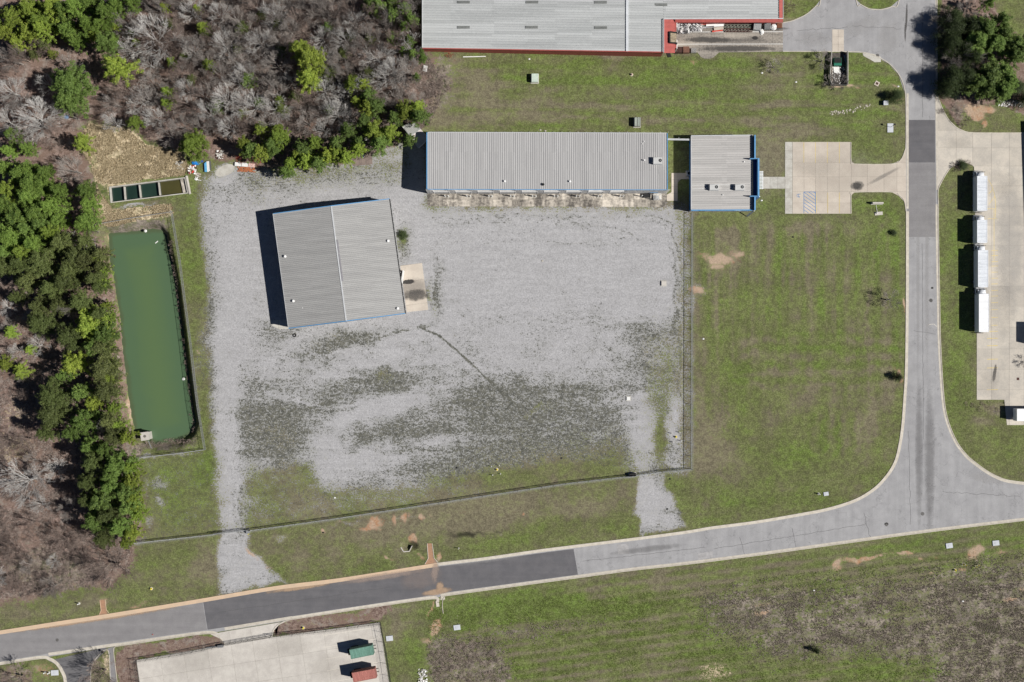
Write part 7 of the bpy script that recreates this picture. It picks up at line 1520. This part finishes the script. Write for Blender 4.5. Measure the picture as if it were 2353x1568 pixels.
fill([(-30,620),(60,640),(110,760),(70,860),(90,1020),(150,1060),(180,1200),(230,1320),(120,1360),(-30,1370)], 30, ['brown', 'brown', 'bare', 'pale'], 16, 32, 'leafless tree or tall bush in the dark ground left of the pond pines', 'leafless trees at the lower left edge', 8, 40, (3.5, 8))
fill([(-30,1230),(190,1210),(235,1330),(120,1360),(-30,1375)], 34, ['brown'], 14, 24, 'waist high tangle of brown brush in the lower left corner scrub', 'brown brush of the lower left scrub', 9, 24, (1.2, 2.6), 'brush', 'brush')
fill([(120,470),(230,500),(220,560),(150,560)], 5, ['bare', 'pale'], 16, 22, 'leafless tree between the green block and the tan grass', 'leafless trees left of the tank', 10, 30, (6, 9))
fill([(975,130),(1015,150),(1035,200),(1010,240),(975,240)], 12, ['brown'], 9, 14, 'knee high brown bramble west of the north lawn', 'brambles west of the north lawn', 11, 14, (.8, 1.6), 'bramble', 'bramble')
fill([(990,1480),(1080,1462),(1150,1480),(1170,1560),(990,1560)], 16, ['brown'], 12, 18, 'low grey bramble where the gully meets the rough field', 'brambles by the gully', 12, 20, (.6, 1.3), 'bramble', 'bramble')
fill([(2160,255),(2180,262),(2225,292),(2240,270),(2215,250),(2180,240)], 7, ['brown'], 8, 13, 'low dark shrub on the clay bank inside the curb bend', 'shrubs on the clay bank', 13, 13, (.8, 1.6), 'shrub', 'shrub')
fill([(2210,925),(2255,922),(2300,925),(2305,960),(2290,962),(2262,945)], 7, ['brown'], 5, 8, 'dry little shrub in the row below the corner of the truck yard', 'little shrubs below the truck yard', 14, 9, (.5, .9), 'shrub', 'shrub')
for i in range(26):                                        # brush along the steep east bank of the pond
    u = i / 25; x = 392 + 47 * u + (3 if u > .5 else 0); y = 560 + 430 * u; tree('brown', x + rnd.uniform(-2, 2), y, rnd.uniform(7, 10), rnd.uniform(1.0, 1.7), 'dark brush rooted on the steep east bank of the pond', 'brush along the pond east bank', 'brush', cat='brush')
for i in range(16):
    u = i / 15; tree('brown', 318 + 125 * u, 1032 - 20 * u + rnd.uniform(-5, 5), rnd.uniform(7, 12), rnd.uniform(.6, 1.1), 'dry brush on the south bank of the pond', 'brush along the pond south bank', 'brush', cat='brush')
# red dyed bushes
M_REDT = mat('red_netting', (0.52, 0.085, 0.05), (0.32, 0.05, 0.035), 2, .8)
for (x, y, r_, l) in ((1032,122,12,'bright red painted bush at the foot of the factory wall'),(585,372,14,'red sprayed brush beside the white crates'),(553,366,14,'fainter red sprayed brush left of the crates')):
    o = tree('brown', x, y, r_, 1.1, l, None, 'red_bush', cat='bush')
    for ch in list(o.children):
        me = ch.data.copy(); me.materials.clear(); me.materials.append(M_REDT); ch.data = me

# ------------------------------------------------------------------ rough ground cover too small to count
def tufts(name, poly, n, hgt, rad, m, seed, label, blades=6, size=.16, maskfn=None):
    rng = np.random.default_rng(seed); P = np.array(poly, float); c = []
    for _ in range(40):
        if sum(len(a) for a in c) >= n: break
        x = rng.uniform(P[:, 0].min(), P[:, 0].max(), n); y = rng.uniform(P[:, 1].min(), P[:, 1].max(), n)
        k_ = (pdist(x, y, poly) > 0) & (vnoise(x, y, 18, seed, 2) + rng.normal(size=n) * .12 > .46)
        if maskfn: A__, B__ = masks(x, y); k_ &= rng.random(n) < maskfn(A__, B__)
        c.append(np.stack([x[k_], y[k_]], -1))
    c = np.concatenate(c)[:n]; n = len(c); X = (c[:, 0] - 1176.5) * S; Y = (784 - c[:, 1]) * S; z = ground_z(c[:, 0], c[:, 1]); V = []
    for b in range(blades):
        a = rng.uniform(0, 6.28, n); l = rng.uniform(.4, 1, n) * rad; h = rng.uniform(.4, 1, n) * hgt; w = size * rng.uniform(.5, 1.2, n)
        tip = np.stack([X + np.cos(a) * l, Y + np.sin(a) * l, z + h], -1); b0 = np.stack([X - np.sin(a) * w, Y + np.cos(a) * w, z - .02], -1); b1 = np.stack([X + np.sin(a) * w, Y - np.cos(a) * w, z - .02], -1); V.append(np.stack([b0, b1, tip], 1))
    V = np.stack(V, 1).reshape(-1, 3); o = bpy.data.objects.new(name, mesh_np(name, V, np.arange(len(V)).reshape(-1, 3), m)); COL.objects.link(o); return props(o, label, 'ground cover', None, 'stuff')
G_FIELD = leafmat('field_stalks', (0.15, 0.125, 0.10), (0.33, 0.28, 0.23), (0.23, 0.20, 0.155), .1, vary=False)
G_STRAW = leafmat('straw_blades', (0.28, 0.22, 0.13), (0.62, 0.52, 0.35), (0.46, 0.38, 0.25), .15, vary=False)
G_SCRUB = leafmat('scrub_blades', (0.13, 0.10, 0.085), (0.40, 0.33, 0.29), (0.26, 0.21, 0.18), .1, vary=False)
G_GREEN = leafmat('weed_blades', (0.10, 0.13, 0.035), (0.22, 0.27, 0.07), (0.15, 0.19, 0.05), .2, vary=False)
STR = [(205,285),(290,298),(340,335),(415,348),(432,380),(425,402),(260,422),(225,420),(208,380),(180,320)]
tufts('dry_grass', STR, 9000, .55, .45, G_STRAW, 3, 'tall straw coloured grass between the tank and the wood')
tufts('dry_grass', [(225,430),(250,470),(260,482),(395,470),(400,490),(260,520),(215,520)], 2500, .45, .4, G_STRAW, 4, 'straw coloured grass strip between the tank and the pond fence')
FIELD = [(985,1400),(2420,1260),(2420,1640),(985,1640)]
tufts('scrub_growth', FIELD, 26000, .32, .30, G_FIELD, 5, 'brown dormant scrub growth over the field in the lower right', blades=4, size=.08, maskfn=lambda A, B: B[:, 2] * .9)
tufts('field_weeds', FIELD, 14000, .20, .24, G_GREEN, 6, 'rough green weeds in furrowed rows over the lower field', blades=4, size=.09, maskfn=lambda A, B: (1 - B[:, 2]) * A[:, 2] * .8)
tufts('wood_undergrowth', WOOD[2:12] + [(300,-20)], 30000, .7, .8, G_SCRUB, 7, 'brown leafless undergrowth covering the floor of the upper wood', blades=4, size=.05)
tufts('wood_undergrowth', [(-40,640),(120,640),(230,900),(290,1060),(300,1290),(200,1350),(-40,1380)], 14000, .7, .8, G_SCRUB, 8, 'brown undergrowth covering the floor of the left hand wood', blades=4, size=.05)
